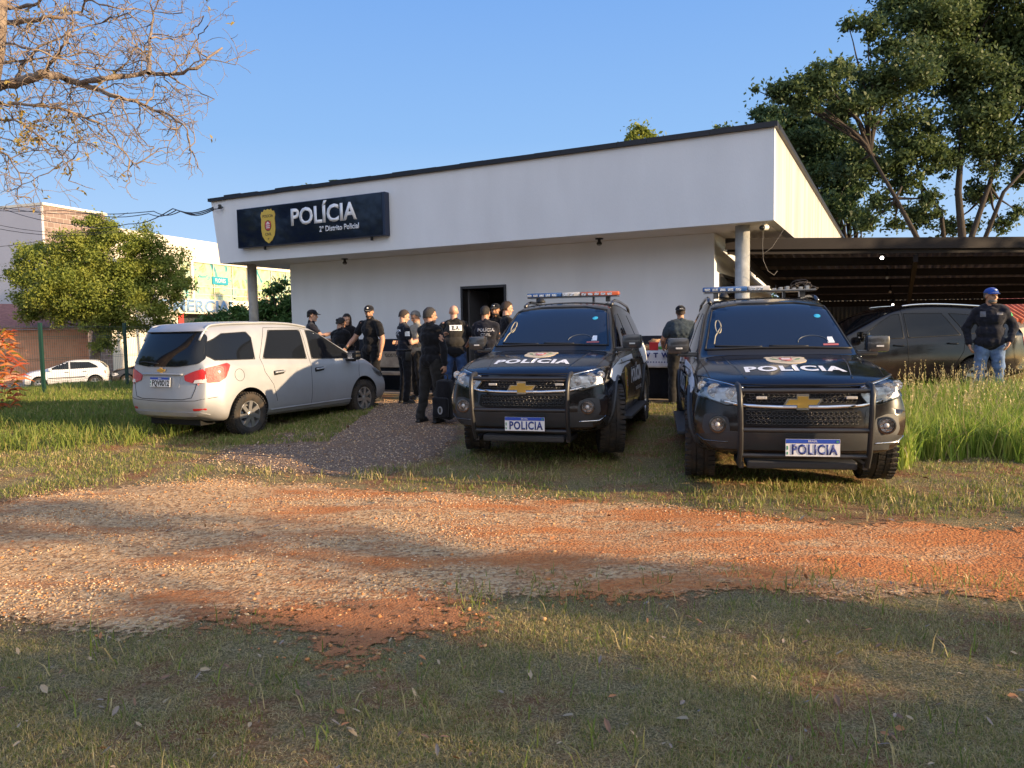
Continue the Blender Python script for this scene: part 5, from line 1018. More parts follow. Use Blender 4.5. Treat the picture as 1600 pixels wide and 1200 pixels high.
def person(label, loc, yaw, H, P, group='officers and visitors gathered before the station'):
    root = empty('person', (loc[0], loc[1], g1(loc[0], loc[1]) if len(loc) < 3 else loc[2]), R(yaw), label, 'person', group, H/1.75)
    g = P.get('girth', 1.); lean = R(P.get('lean', 0)); sk = SK[P.get('skin', 0)]; seed = abs(hash(label)) % 97 if 0 else len(label)*1.37
    hipz = .93
    def T(p):  # torso lean about hips
        v = Vector(p)-Vector((0, 0, hipz)); return Matrix.Rotation(-lean, 3, 'X') @ v+Vector((0, 0, hipz))
    sw = .163*(.6+.4*g)*P.get('shoulders', 1); sh = {1: T((sw, 0, 1.40)), -1: T((-sw, 0, 1.40))}
    arm = {}
    for sd_, key in ((1, 'R'), (-1, 'L')):
        e, w = P.get('arm'+key, ((.05, .0, -.28), (.07, .06, -.53))); ex = Vector((e[0]*sd_, e[1], e[2])); wx = Vector((w[0]*sd_, w[1], w[2])); ex = ex.normalized()*.285; fw = (wx-Vector((e[0]*sd_, e[1], e[2]))).normalized()*.25; arm[sd_] = (sh[sd_], sh[sd_]+ex, sh[sd_]+ex+fw)
    leg = {}
    for sd_, key in ((1, 'R'), (-1, 'L')):
        kx = P.get('leg'+key, ((.02, .02), (.03, 0))); hp = Vector((sd_*.095, 0, .90)); kn = Vector((sd_*(.10+kx[0][0]), kx[0][1], .50)); an = Vector((sd_*(.10+kx[1][0]), kx[1][1]-.03, .09)); leg[sd_] = (hp, kn, an)
    hy, hp_ = P.get('head', (0, 0)); HC = T((0, .018, 1.622)); HR = Matrix.Rotation(R(hy), 4, 'Z') @ Matrix.Rotation(R(-hp_), 4, 'X')
    def Hd(p): return HC+(HR.to_3x3() @ Vector(p))
    def torso(bm, o, lo=.86, hi=1.5):
        tl = Matrix.Rotation(-lean, 4, 'X')
        ell(bm, T((0, -.005, .955)), (.165*g+o, .118*g+o, .12+o*.5), tl); ell(bm, T((0, .012*(g-.9)*4, 1.10)), (.148*g+o, .105*g**1.3+o, .14+o*.3), tl)
        ell(bm, T((0, .0, 1.29)), (.165*g+o, .115*g+o, .16+o*.3), tl); ell(bm, T((0, -.012, 1.40)), (.135*g+o, .09+o, .07+o*.3), tl)
        for s_ in (1, -1): cap_(bm, T((s_*.035, -.012, 1.45)), T((s_*.11, -.01, 1.42)), .052+o*.8, .056+o*.8), cap_(bm, T((s_*.11, -.01, 1.42)), sh[s_], .056+o*.8, .052+o*.8); 
    bm = bmesh.new(); torso(bm, 0); cap_(bm, T((0, -.01, 1.42)), Hd((0, -.018, -.055)), .066, .057)
    # head
    ell(bm, Hd((0, -.012, .030)), (.077, .095, .088), HR, 20); ell(bm, Hd((0, .018, -.035)), (.060, .072, .078), HR, 16); cap_(bm, Hd((-.018, .062, -.088)), Hd((.018, .062, -.088)), .022, .022)
    cap_(bm, Hd((0, .086, .012)), Hd((0, .104, -.024)), .008, .013, 8); ell(bm, Hd((0, .078, -.058)), (.025, .014, .012), HR, 10)
    for s_ in (1, -1):
        ell(bm, Hd((s_*.077, -.008, -.005)), (.008, .019, .032), HR, 10); cap_(bm, Hd((s_*.012, .083, .026)), Hd((s_*.048, .070, .026)), .008, .008, 8); ell(bm, Hd((s_*.038, .058, -.025)), (.024, .020, .022), HR, 10)
        a, e, w = arm[s_]; mg = P.get('arms', 1.); cap_(bm, a, a.lerp(e, .5), .056*mg, .050*mg); cap_(bm, a.lerp(e, .4), e, .050*mg, .040*mg); cap_(bm, e, e.lerp(w, .35), .041*mg, .041*mg); cap_(bm, e.lerp(w, .35), w, .041*mg, .026)
        d = (w-e).normalized(); hd = P.get('hand'+('R' if s_ > 0 else 'L'), {}); hand(bm, w, hd.get('d', d), hd.get('n', (-s_, .2, 0)), s_ if 0 else (-1 if s_ > 0 else 1), hd.get('curl', .45))
        h, k, an = leg[s_]; cap_(bm, h, k, .083*g, .055); cap_(bm, k, k.lerp(an, .4), .054, .055); cap_(bm, k.lerp(an, .4), an, .055, .036); cap_(bm, an, an+Vector((0, .1, -.045)), .036, .03)
    remeshed('body', bm, sk, root, .0095, 1)
    for s_ in (1, -1):
        bm = bmesh.new(); ell(bm, Hd((s_*.030, .079, .008)), (.012, .008, .006), HR, 10); bm_obj('eye', bm, M_iris, root, True)
    def wrinkle(am, fr=9., st=(1, 1, .6)):
        def f(c, n): return c+n*(noise.noise(Vector((c.x*fr*st[0]+seed, c.y*fr*st[1], c.z*fr*st[2])))*am+noise.noise(Vector((c.x*fr*2.3, c.y*fr*2.3+seed, c.z*fr*3.1)))*am*.5)
        return f
    # trousers
    bm = bmesh.new(); tl = Matrix.Rotation(-lean, 4, 'X'); ell(bm, T((0, -.005, .955)), (.173*g, .127*g, .115), tl); lw = P.get('legw', 1.)
    for s_ in (1, -1):
        h, k, an = leg[s_]; an2 = an+Vector((0, 0, -.01)); cap_(bm, h+Vector((0, 0, .02)), k, .098*g*lw, .076*lw); cap_(bm, k, an2, .074*lw, .064*lw)
    remeshed('trousers', bm, CL[P.get('trousers', 'charcoal')], root, .015, 3, wrinkle(.014, 8, (1, 1, 1.6)))
    for s_ in (1, -1):
        h, k, an = leg[s_]; bm = bmesh.new(); cap_(bm, an+Vector((0, -.02, -.03)), an+Vector((0, .12, -.048)), .046, .040); cap_(bm, an+Vector((0, -.01, .03)), an+Vector((0, -.015, -.04)), .052, .046); box(bm, an.x-.045, an.x+.045, an.y-.07, an.y+.17, an.z-.088, an.z-.06, .012); remeshed('shoe', bm, CL['boots'], root, .009, 2)
    # shirt
    o = P.get('puff', .017); bm = bmesh.new(); torso(bm, o); bz = 1.10
    ell(bm, T((0, -.003, .97)), (.172*g+o*.6, .125*g+o*.6, .10), tl)
    for s_ in (1, -1):
        a, e, w = arm[s_]; ow = P.get('sleevew', 1.)
        if P.get('sleeve', 'short') == 'short': ow = max(ow, P.get('arms', 1.)); cap_(bm, a, a.lerp(e, .62), .062*ow, .062*ow)
        else: cap_(bm, a, e, .061*ow, .055*ow); cap_(bm, e, e.lerp(w, .93), .056*ow, .042*ow)
    cap_(bm, T((0, -.012, 1.46)), T((0, -.008, 1.50)), .074, .066)
    sh_o = remeshed('jacket' if P.get('jacket') else 'shirt', bm, CL[P.get('shirt', 'black')], root, .013, 7, wrinkle(P.get('wr', .017)))
    bm_ = bmesh.new(); bm_.from_mesh(sh_o.data); sb = BVHTree.FromBMesh(bm_); bm_.free()
    def stick(nm, bmt, side, m, off=.004, parent=sh_o):
        d = {'back': Vector((0, 1, 0)), 'front': Vector((0, -1, 0)), 'right': Vector((-1, 0, 0)), 'left': Vector((1, 0, 0))}[side]
        for v in bmt.verts:
            o_ = Vector(v.co)-d*1.0; h = sb.ray_cast(o_, d)
            if h[0] is None: h = sb.find_nearest(v.co)
            v.co = h[0]-d*off
        return bm_obj(nm, bmt, m, parent)
    def grid_rect(side, cu, cz, w, h):
        b = bmesh.new(); nx, nz = 8, 4; V = {}
        for i in range(nx+1):
            for j in range(nz+1):
                u, z = cu-w/2+w*i/nx, cz-h/2+h*j/nz; V[i, j] = b.verts.new((u, 0, z) if side in ('back', 'front') else (0, u, z))
        for i in range(nx):
            for j in range(nz): b.faces.new((V[i, j], V[i+1, j], V[i+1, j+1], V[i, j+1]))
        return b
    if P.get('vest'):
        bm = bmesh.new(); ell(bm, T((0, 0, 1.13)), (.172*g+o, .135*g+o, .13), tl); ell(bm, T((0, 0, 1.28)), (.165*g+o, .132*g+o, .17), tl)
        for s_ in (1, -1): cap_(bm, T((s_*.10, -.06, 1.42)), T((s_*.10, .06, 1.42)), .05, .05)
        vo = remeshed('vest', bm, CL['vest'], root, .013, 4, wrinkle(.006)); bm_ = bmesh.new(); bm_.from_mesh(vo.data); sb = BVHTree.FromBMesh(bm_); bm_.free()
        pt_ = stick('back_patch', grid_rect('back', .02, 1.355, .21, .095), 'back', M_decal, .006, vo)
        t = text_mesh('E.R.', .085, .004, 1.1)
        for v in t.verts: v.co = Vector((v.co.x+.02, 0, v.co.y+1.352))
        stick('patch_lettering', t, 'back', M_cblk, .010, pt_)
    for (tx, sz, side, cu, cz, mm) in P.get('texts', []):
        t = text_mesh(tx, sz, .002, 1.1)
        for v in t.verts:
            x, y = v.co.x, v.co.y; v.co = Vector((cu+x, 0, cz+y)) if side == 'back' else Vector((cu-x, 0, cz+y)) if side == 'front' else Vector((0, cu+x, cz+y)) if side == 'right' else Vector((0, cu-x, cz+y))
        stick('lettering', t, side, mm)
    for (side, cu, cz, w, h, mm, nm) in P.get('patches', []): stick(nm, grid_rect(side, cu, cz, w, h), side, mm, .004)
    if P.get('belt', False) and not P.get('jacket'):
        bm = bmesh.new(); pts = [T((math.cos(a)*.180*g, -.004+math.sin(a)*.135*g, 1.0)) for a in np.linspace(0, 2*math.pi, 28)]; tube(bm, pts, .014, 6); bm_obj('belt', bm, CL['boots'], root, True)
    if P.get('holster'):
        bm = bmesh.new(); box(bm, .155, .205, -.04, .06, .80, .97, .015); bm_obj('holster', bm, CL['boots'], root, True)
    if P.get('watch'):
        a, e, w = arm[1]; bm = bmesh.new(); cap_(bm, e.lerp(w, .90), e.lerp(w, .96), .034, .033); bm_obj('wristwatch', bm, M_cblk, root, True)
    # hair
    hm = HAIR[P.get('hairc', 'dark')]; hs = P.get('hair', 'short')
    if hs != 'none':
        b = bmesh.new(); bmesh.ops.create_uvsphere(b, u_segments=32, v_segments=22, radius=1); kk = {'short': .985, 'full': 1.05, 'long': 1.10, 'fringe': .972}[hs]
        rm = []
        for v in b.verts:
            x, y, z = v.co; nn = noise.noise(Vector((x*4+seed, y*4, z*4)))*.06
            lim = .42 if y > .55 else (.42-.95*(.55-y)/.55 if y > 0 else -.45-.42*min(1, -y*1.5))
            if hs == 'fringe' and z > .5-.1*y: rm.append(v)
            elif z < lim+nn*1.6: rm.append(v)
            kz = 1 if z > 0 else min(1.6, math.sqrt(1-(.55*z)**2)/math.sqrt(max(.12, 1-z*z))); x, y = x*kz, y*kz; n2 = noise.noise(Vector((x*11+seed, y*11, z*11)))*.03; v.co = Hd((x*.080*kk*(1+nn*.5+n2), -.014+y*.099*kk*(1+nn*.5+n2), .028+z*.095*kk*(1+nn*.5+n2)))
        bmesh.ops.delete(b, geom=rm, context='VERTS')
        if hs == 'long':
            for (x, y, l, rr_) in ((-.07, -.02, .26, .03), (.07, -.02, .25, .03), (-.04, -.075, .30, .035), (.04, -.075, .30, .035), (0, -.085, .30, .04)): cap_(b, Hd((x*.9, y, .03)), HC+Vector((x*1.15, y-.02, -l)), rr_*1.1, rr_*.7)
        ho = bm_obj('hair', b, hm, root, True)
        if hs != 'long':
            sm = ho.modifiers.new('s', 'SOLIDIFY'); sm.thickness = .003; sm.offset = 1
    if P.get('bun'):
        b = bmesh.new(); ell(b, Hd((0, -.115, .03)), (.032, .032, .032), HR); bm_obj('hair_bun', b, hm, root, True)
    if P.get('beard'):
        b = bmesh.new(); ell(b, Hd((0, .030, -.070)), (.058, .062, .045), HR, 16); bm_obj('beard', b, HAIR[P['beard']], root, True)
    if P.get('glasses'):
        b = bmesh.new(); tube(b, [Hd((x, .094-(x*x)*4, .008)) for x in np.linspace(-.062, .062, 9)], .009, 6); bm_obj('glasses', b, M_cblk, root, True)
    cp = P.get('cap')
    if cp:
        cm, rev = cp; q = -1 if rev else 1; b = bmesh.new(); bmesh.ops.create_uvsphere(b, u_segments=28, v_segments=16, radius=1); rm = []
        for v in b.verts:
            x, y, z = v.co
            if z < -.02: rm.append(v)
            v.co = Hd((x*.089, -.010+y*.108, .045+max(z, 0)*.083*(1+.05*y*q)))
        bmesh.ops.delete(b, geom=rm, context='VERTS'); co_ = bm_obj('cap', b, cm, root, True); sm = co_.modifiers.new('s', 'SOLIDIFY'); sm.thickness = .004
        b = bmesh.new(); n = 14; A = []; Bv = []
        for i in range(n+1):
            a = math.pi*(.12+.76*i/n); x, y = math.cos(a), math.sin(a); A.append(b.verts.new(Hd((x*.088, (-.010+y*.106*q) if q > 0 else -.010-y*.106, .052)))); rr_ = 1+.62*math.sin(a)**1.2
            Bv.append(b.verts.new(Hd((x*.084*(1+.1*y), (-.010+q*y*.106*rr_), .040-.012*abs(x)))))
        for i in range(n): b.faces.new((A[i], A[i+1], Bv[i+1], Bv[i]))
        bo = bm_obj('cap_peak', b, cm, co_, True); sm = bo.modifiers.new('s', 'SOLIDIFY'); sm.thickness = .005
        if rev:
            b = bmesh.new(); box(b, -.03, .03, 0, .004, -.004, .006); 
            for v in b.verts: v.co = Hd((v.co.x, -.122, .066+v.co.z))
            bm_obj('cap_strap', b, M_decal, co_)
        else:
            b = bmesh.new(); ell(b, Hd((0, .088, .088)), (.02, .012, .013), HR); bm_obj('cap_badge', b, P.get('badge', M_decal), co_)
    return root
M_capb = cloth('cap_black', (.008, .009, .014)); M_capblue = cloth('cap_blue', (.02, .07, .32)); M_flag = mat('flag_green', (.03, .35, .1), .7)
A_down = ((.06, .0, -.28), (.08, .05, -.53)); A_fwd = ((.04, .10, -.26), (-.02, .32, -.26)); A_look = ((.03, .08, -.27), (-.08, .30, -.20))
person('man in navy cap and black T-shirt holding out his arm behind the silver car', (-4.15, 15.6), -80, 1.83, dict(shirt='navyblack', cap=(M_capb, 0), armR=((.10, .20, -.18), (.10, .44, -.12)), armL=A_fwd, skin=1, head=(-10, 5)))
person('woman with long dark hair and black jacket near the wall', (-3.38, 15.45), 165, 1.72, dict(shirt='black', sleeve='long', hair='long', girth=.86, armR=((.04, .12, -.25), (-.1, .28, -.05)), armL=A_down, skin=1, head=(10, 14)))
person('dark-haired person with back turned hunched beside the bonnet of the silver car', (-3.40, 14.75), -15, 1.64, dict(shirt='black', sleeve='long', hair='full', bun=True, girth=.95, armL=A_look, armR=A_look, lean=8, head=(-30, 25)))
person('tall muscular man in black cap and tight black T-shirt leaning on the silver car', (-2.74, 14.55), 150, 1.87, dict(shirt='black', cap=(M_capb, 0), shoulders=1.12, arms=1.2, trousers='black', armR=((.13, .08, -.26), (.26, .20, -.45)), armL=((.10, .0, -.28), (.10, .06, -.53)), beard='buzz', skin=0, head=(25, 12), watch=True, hairc='buzz'))
person('officer in black polo with white back lettering looking down at his hands', (-1.97, 13.73), -65, 1.73, dict(shirt='navyblack', trousers='black', hairc='buzz', armR=A_look, armL=A_look, head=(0, 22), skin=1, girth=1.05, holster=True, belt=True, texts=[('POLÍCIA', .055, 'back', 0, 1.36, M_decal), ('CIVIL', .07, 'back', 0, 1.30, M_decal)], patches=[('right', .0, 1.30, .075, .085, M_decal, 'sleeve_patch')]))
person('grey-haired man in beige shirt with bowed head facing the officers', (-1.86, 14.7), 120, 1.75, dict(shirt='beige', hairc='grey', hair='full', armR=A_fwd, armL=A_fwd, head=(10, 26), girth=1.12, skin=0))
person('brown-haired person mostly hidden behind the grey-haired man', (-1.72, 15.35), 175, 1.72, dict(shirt='black', hairc='brown', hair='full', skin=0, armR=A_look, armL=A_down))
person('man in black long-sleeved shirt carrying a backpack, back to the camera', (-1.22, 11.26), -35, 1.74, dict(shirt='black', sleeve='long', puff=.024, hairc='salt', hair='full', trousers='charcoal', legw=1.12, armR=((.07, .03, -.28), (.09, .02, -.53)), armL=((.03, .14, -.24), (-.08, .34, -.10)), head=(-28, 5), skin=0, girth=1.05, legR=((.02, .04), (.03, -.02)), legL=((.03, .0), (.07, -.06)), handR=dict(curl=1.1)))
person('bald man in tactical vest with a white back patch and blue jeans', (-.99, 13.0), 8, 1.77, dict(shirt='black', vest=True, trousers='jeans', hair='none', hairc='buzz', girth=1.16, armR=((.16, .06, -.25), (.08, .22, -.36)), armL=((.16, .06, -.25), (.12, .25, -.28)), skin=1, arms=1.12, legL=((.04, .02), (.08, 0)), legR=((.04, .02), (.08, 0))))
person('officer with thinning hair and black jacket lettered on the back by the bonnet', (-.44, 12.9), -12, 1.77, dict(shirt='navyblack', sleeve='long', hair='short', hairc='dark', girth=1.15, head=(-15, 6), armR=A_fwd, armL=A_fwd, skin=0, texts=[('POLÍCIA', .07, 'back', .03, 1.33, mat('print_grey', (.35, .35, .38), .6)), ('CIVIL', .07, 'back', .03, 1.25, mat('print_grey2', (.35, .35, .38), .6))]))
person('bearded man in black cap facing the camera in front of the doorway', (-.28, 14.35), 150, 1.84, dict(shirt='black', sleeve='long', cap=(M_capb, 0), beard='dark', skin=0, head=(10, 5), armR=A_down, armL=A_down))
person('dark-haired person turned aside between the doorway and the police car', (-.08, 14.0), -75, 1.86, dict(shirt='black', sleeve='long', hair='full', hairc='brown', skin=1, head=(-5, 10), armR=A_look, armL=A_look))
person('heavyset man in backward cap and slate T-shirt seen from behind near the table', (2.93, 12.92), -4, 1.71, dict(shirt='slate', sleeve='short', puff=.03, cap=(M_capb, 1), girth=1.32, trousers='charcoal', legw=1.15, hairc='buzz', armR=((.10, .08, -.26), (.06, .28, -.34)), armL=((.12, .04, -.26), (.10, .22, -.36)), skin=0, arms=1.15, legR=((.02, 0), (.03, 0)), legL=((.03, 0), (.05, 0))))
person('man in blue cap, black bomber jacket and jeans standing by the black car', (7.28, 11.35), 155, 1.80, dict(shirt='navyblack', sleeve='long', jacket=True, puff=.03, sleevew=1.15, cap=(M_capblue, 0), beard='grey', trousers='jeansl', girth=1.12, head=(28, 2), armR=((.14, -.04, -.26), (.10, .06, -.50)), armL=((.14, -.04, -.26), (.06, .10, -.48)), skin=0, patches=[('front', .11, 1.36, .07, .08, mat('badge_print', (.12, .12, .13), .6), 'chest_badge'), ('front', -.10, 1.36, .08, .035, mat('badge_print2', (.10, .10, .11), .6), 'chest_print'), ('left', 0, 1.35, .07, .05, M_flag, 'sleeve_flag')], texts=[], hairc='grey'), None)
bp = empty('backpack', (-1.0, 11.10, g1(-1, 11.1)+.07), R(-30), 'black backpack carried by its top handle', 'backpack'); bp.scale = (1.05, 1.05, 1.25)
bm = bmesh.new(); box(bm, -.15, .15, -.10, .10, .0, .48, .075); [setattr(v.co, 'x', v.co.x*(1-.25*v.co.z/.48)) for v in bm.verts]; bmesh.ops.subdivide_edges(bm, edges=bm.edges[:], cuts=2, use_grid_fill=True)
remeshed('main_compartment', bm, CL['black'], bp, .012, 2, lambda c, n: c+n*noise.noise(c*8)*.012)
bm = bmesh.new(); box(bm, -.13, .13, -.155, -.09, .03, .27, .03); po = remeshed('front_pocket', bm, CL['black'], bp, .01, 2, lambda c, n: c+n*noise.noise(c*9)*.008)
bm = bmesh.new(); tube(bm, [(-.05, 0, .44), (-.045, 0, .52), (0, 0, .545), (.045, 0, .52), (.05, 0, .44)], .011, 8); bm_obj('handle', bm, CL['boots'], bp, True)
bm = bmesh.new(); pts = [(math.cos(a)*.04, math.sin(a)*.048) for a in np.linspace(0, 2*math.pi, 19)[:-1]]; prism(bm, pts, -.166, -.160, lambda u, v, h: Vector((.02+u, h, .12+v))); lg = bm_obj('round_badge', bm, mat('badge_grey', (.3, .3, .32), .6), bp)
bm = bmesh.new(); prism(bm, [(x*.022, y*.03) for x, y in SHIELD], -.170, -.167, lambda u, v, h: Vector((.02+u, h, .12+v))); bm_obj('badge_shield', bm, M_cblk, lg)
for q in (-1, 1):
    bm = bmesh.new(); tube(bm, [(q*.1, .10, .44), (q*.11, .15, .38), (q*.12, .15, .2), (q*.12, .10, .06)], .02, 8, flat=.5); bm_obj('shoulder_strap', bm, CL['boots'], bp, True)
# ============================================================ CARPORT
def Wp(px, py, D):
    """world point on the camera ray of a measured picture position, at forward distance D"""
    d = _F*1164.7+_Rr*(px-800)-_U*(py-600); k = D/d.y; return Vector((0, 0, 1.515))+d*k
cp = empty('carport', (8.5, 15.5, .3), 0, 'dark steel carport with a corrugated roof beside the police building', 'carport')
def cpart(nm, bm, m, smooth=False, parent=None):
    if parent is None: bmesh.ops.translate(bm, verts=bm.verts, vec=-cp.location)
    return bm_obj(nm, bm, m, parent or cp, smooth)
CA = Vector((3.90, 13.5, 0)); CE = Vector((.995, .1, 0)); CD = Vector((.456, .89, 0)); DEP = 9.2
def CPt(a, b, z=0): # a along front, b along depth; roof falls to the back
    p = CA+CE*a+CD*b; return Vector((p.x, p.y, 3.02-.088*b+z))
M_steel = mat('dark_steel', (.014, .011, .012), .6, spec=.15, var=.2, vs=2); M_sheet = mat('roof_sheet', (.11, .09, .085), .65, var=.25, vs=1.5)
bm = bmesh.new(); na = 150; rows = []
for j, b in enumerate((0, DEP*.5, DEP)):
    r = []
    for i in range(na+1):
        a = 15*i/na; h = .022*math.cos(i*math.pi/1.0) ; off = -.35 if j == 0 and 0 else 0; r.append(bm.verts.new(CPt(a, b-.02, .02+h)))
    rows.append(r)
for r0, r1 in zip(rows, rows[1:]):
    for i in range(na): bm.faces.new((r0[i], r0[i+1], r1[i+1], r1[i]))
bmesh.ops.solidify(bm, geom=bm.faces[:], thickness=.006); cpart('roof_sheeting', bm, M_sheet)
def beam(bm, p, q, w, h):
    d = (q-p).normalized(); s = Vector((-d.y, d.x, 0)).normalized()*w/2; u = Vector((0, 0, h/2)); A = [bm.verts.new(p+a*s+b*u) for a, b in ((-1, -1), (1, -1), (1, 1), (-1, 1))]; Bq = [bm.verts.new(q+a*s+b*u) for a, b in ((-1, -1), (1, -1), (1, 1), (-1, 1))]
    bm.faces.new(A); bm.faces.new(Bq[::-1])
    for i in range(4): bm.faces.new((A[i], Bq[i], Bq[(i+1) % 4], A[(i+1) % 4]))
bm = bmesh.new(); beam(bm, CPt(-.02, -.05, -.045), CPt(15, -.05, -.045), .025, .2); cpart('front_fascia', bm, M_steel)
for k in range(7):
    b = .06+k*(DEP-.12)/6; bm = bmesh.new(); beam(bm, CPt(-.0 if k == 0 else .02, b, -.115), CPt(14.95, b, -.115), .07 if k else .05, .2 if k == 0 else .16); cpart('purlin', bm, M_steel)
for a in (.3, 3.6, 7.4, 11.2, 14.8):
    bm = bmesh.new(); beam(bm, CPt(a, .1, -.30), CPt(a, DEP, -.30), .08, .14); cpart('rafter', bm, M_steel)
M_postc = mat('pale_post', (.42, .38, .34), .85, bump=.2, var=.1)
for a, b in ((6.2, 1.45), (11.6, 1.3), (6.3, 8.6), (3.2, 8.8), (11.5, 8.8)):
    p = CPt(a, b); bm = bmesh.new(); box(bm, p.x-.07, p.x+.07, p.y-.07, p.y+.07, .05, p.z-.37, .008); cpart('post', bm, M_postc)
bm = bmesh.new(); k = 0   # rear screen of ribbed sheet
P0 = CPt(.4, DEP+.1); P1 = CPt(6.2, DEP+.1); n = 90
vr = [[], []]
for i in range(n+1):
    p = P0.lerp(P1, i/n); off = .03*(i % 2)
    for j, z in enumerate((.0, 2.4)): vr[j].append(bm.verts.new((p.x+off*.4, p.y+off, z)))
for i in range(n): bm.faces.new((vr[0][i], vr[0][i+1], vr[1][i+1], vr[1][i]))
bmesh.ops.solidify(bm, geom=bm.faces[:], thickness=.01); cpart('rear_screen', bm, mat('screen_sheet', (.05, .055, .065), .5))
bm = bmesh.new(); p = Vector((4.6, 12.75, 0)); q = Vector((12.5, 13.5, 0)); beam(bm, p+Vector((0, 0, .2)), q+Vector((0, 0, .2)), .14, .30); kb = bm_obj('kerb', bm, mat('kerb_sun_orange', (.42, .27, .13), .85, bump=.3, var=.15)); kb['kind'] = 'structure'  # orange of the low sun put into the kerb colour
# pendant lamps under the carport
M_bulb = mat('lamp_lit', (1, .95, .85), .3, em=7, emc=(1, .93, .82)); M_unlit = mat('lamp_unlit', (.55, .5, .45), .4)
for i, (px, py, D, lit, lab) in enumerate(((1378, 403, 14.4, 1, 'glowing round lamp nearest the front edge of the carport'), (1386, 434, 16.0, 0, 'unlit lamp hanging second from the front of the carport'), (1391, 456, 17.9, 0, 'unlit lamp hanging third from the front of the carport'), (1395, 476, 19.6, 1, 'small glowing lamp deepest under the carport'))):
    p = Wp(px, py, D); e = empty('pendant_lamp', p, 0, lab, 'lamp', 'lamps hanging under the carport')
    bb = ((p-CA).cross(CE).z)/(CD.cross(CE).z); zr = 3.02-.088*bb-.1
    bm = bmesh.new(); tube(bm, [(0, 0, .05), (0, 0, max(.1, zr-p.z))], .012, 6); lathe(bm, [(.02, .10), (.035, .09), (.05, .055), (.052, .045)], 14, 'Z'); bm_obj('fitting', bm, M_steel, e)
    bm = bmesh.new(); bmesh.ops.create_uvsphere(bm, u_segments=14, v_segments=10, radius=(.032 if i == 0 else .026) if lit else .03); bm_obj('bulb', bm, M_bulb if lit else M_unlit, e, True)

# ============================================================ TABLE WITH FOOD
tb = empty('table', B(2.02, .62, .2), 0, 'tall table draped in black cloth standing against the wall', 'table')
bl_part('tabletop', tb, [(1.32, 2.72, .33, .93, 1.05, 1.085)], mat('table_wood', (.2, .13, .08), .6), .004)
for s_, t_ in ((1.4, .4), (2.64, .4), (1.4, .86), (2.64, .86)): bl_part('leg', tb, [(s_-.025, s_+.025, t_-.025, t_+.025, .211, 1.049)], M_steel, .004)
def drape(nm, s0, s1, t0, z0, z1, m, th, lab, cat, seed):
    bm = bmesh.new(); n = 40; V = []
    for i in range(n+1):
        s_ = s0+(s1-s0)*i/n; r = []
        for j, z in enumerate(np.linspace(z1, z0, 8)):
            k = j/7; r.append(bm.verts.new(B(s_, t0-th-.025*k*(1+math.sin(i*.9+seed))*.6, z)))
        V.append(r)
    top = [bm.verts.new(B(s0+(s1-s0)*i/n, .93, z1+.003)) for i in range(n+1)]
    for i in range(n):
        for j in range(7): bm.faces.new((V[i][j], V[i+1][j], V[i+1][j+1], V[i][j+1])).smooth = True
        bm.faces.new((top[i], top[i+1], V[i+1][0], V[i][0]))
    o = bm_obj(nm, bm, m); sm = o.modifiers.new('s', 'SOLIDIFY'); sm.thickness = .003; return tag(o, lab, cat)
drape('black_cloth', 1.30, 2.74, .33, .24, 1.090, CL['black'], .004, 'black cloth hanging to the ground from the table', 'tablecloth', 1)
wc = drape('white_banner_cloth', 1.34, 2.60, .33, .80, 1.097, mat('white_cloth', (.66, .66, .70), .8), .045, 'white cloth with navy letters and dots hanging over the table front', 'tablecloth', 2)
M_navyp = mat('navy_print', (.02, .03, .16), .6)
for i, ch in enumerate(('T', '♥', 'T', '♥', 'T')): text_obj('cloth_lettering', ch if ch == 'T' else 'W', .11, basis(B(2.35-.17*i, .225, 1.02), XR, UP), M_navyp, wc, .006, 1.1, .003)
bm = bmesh.new()
for i in range(22):
    c = B(2.55-.05*i, .222, .90); t = bmesh.new(); bmesh.ops.create_circle(t, cap_ends=True, radius=.014, segments=8); bmesh.ops.transform(t, matrix=basis(c, XR, UP), verts=t.verts); me = bpy.data.meshes.new('t'); t.to_mesh(me); t.free(); bm.from_mesh(me); bpy.data.meshes.remove(me)
bm_obj('cloth_dots', bm, M_navyp, wc)
M_paper = mat('brown_paper', (.36, .22, .12), .8, bump=.8, bs=30, var=.25, vs=12); M_redb = mat('red_packet', (.5, .03, .03), .35)
def lump(nm, s_, t_, z, r, m, lab, cat, grp=None):
    bm = bmesh.new(); bmesh.ops.create_icosphere(bm, subdivisions=3, radius=1)
    for v in bm.verts:
        k = 1+noise.noise(v.co*2.2+Vector((s_*9, z*7, 0)))*.35; v.co = Vector((v.co.x*r[0]*k, v.co.y*r[1]*k, max(v.co.z*r[2]*k, -r[2]*.8)))
    o = bm_obj(nm, bm, m, None, True); o.location = B(s_, t_, z+r[2]*.8); return tag(o, lab, cat, grp)
lump('paper_package', 2.27, .55, 1.10, (.10, .08, .06), M_paper, 'crumpled brown paper package at the left end of the table', 'package', 'packages on the table')
lump('paper_package', 2.14, .62, 1.21, (.12, .09, .055), M_paper, 'crumpled brown paper package on top of the food pile', 'package', 'packages on the table')
lump('paper_package', 1.86, .60, 1.10, (.08, .08, .07), M_paper, 'small brown paper package between the red packets', 'package', 'packages on the table')
for s_, w, lab in ((2.10, .22, 'wide red packet in the middle of the table'), (1.78, .13, 'upright red packet nearest the man in the backward cap')):
    o = bl_part('red_packet', bn, [(s_-w/2, s_+w/2, .5, .62, 1.102, 1.25)], M_redb, .01); o.parent = None; o.location = bn.location; tag(o, lab, 'packet', 'packets on the table')
e = empty('drink_bottle', B(1.98, .42, 1.10), 0, 'small white bottle with a green label on the white cloth', 'bottle')
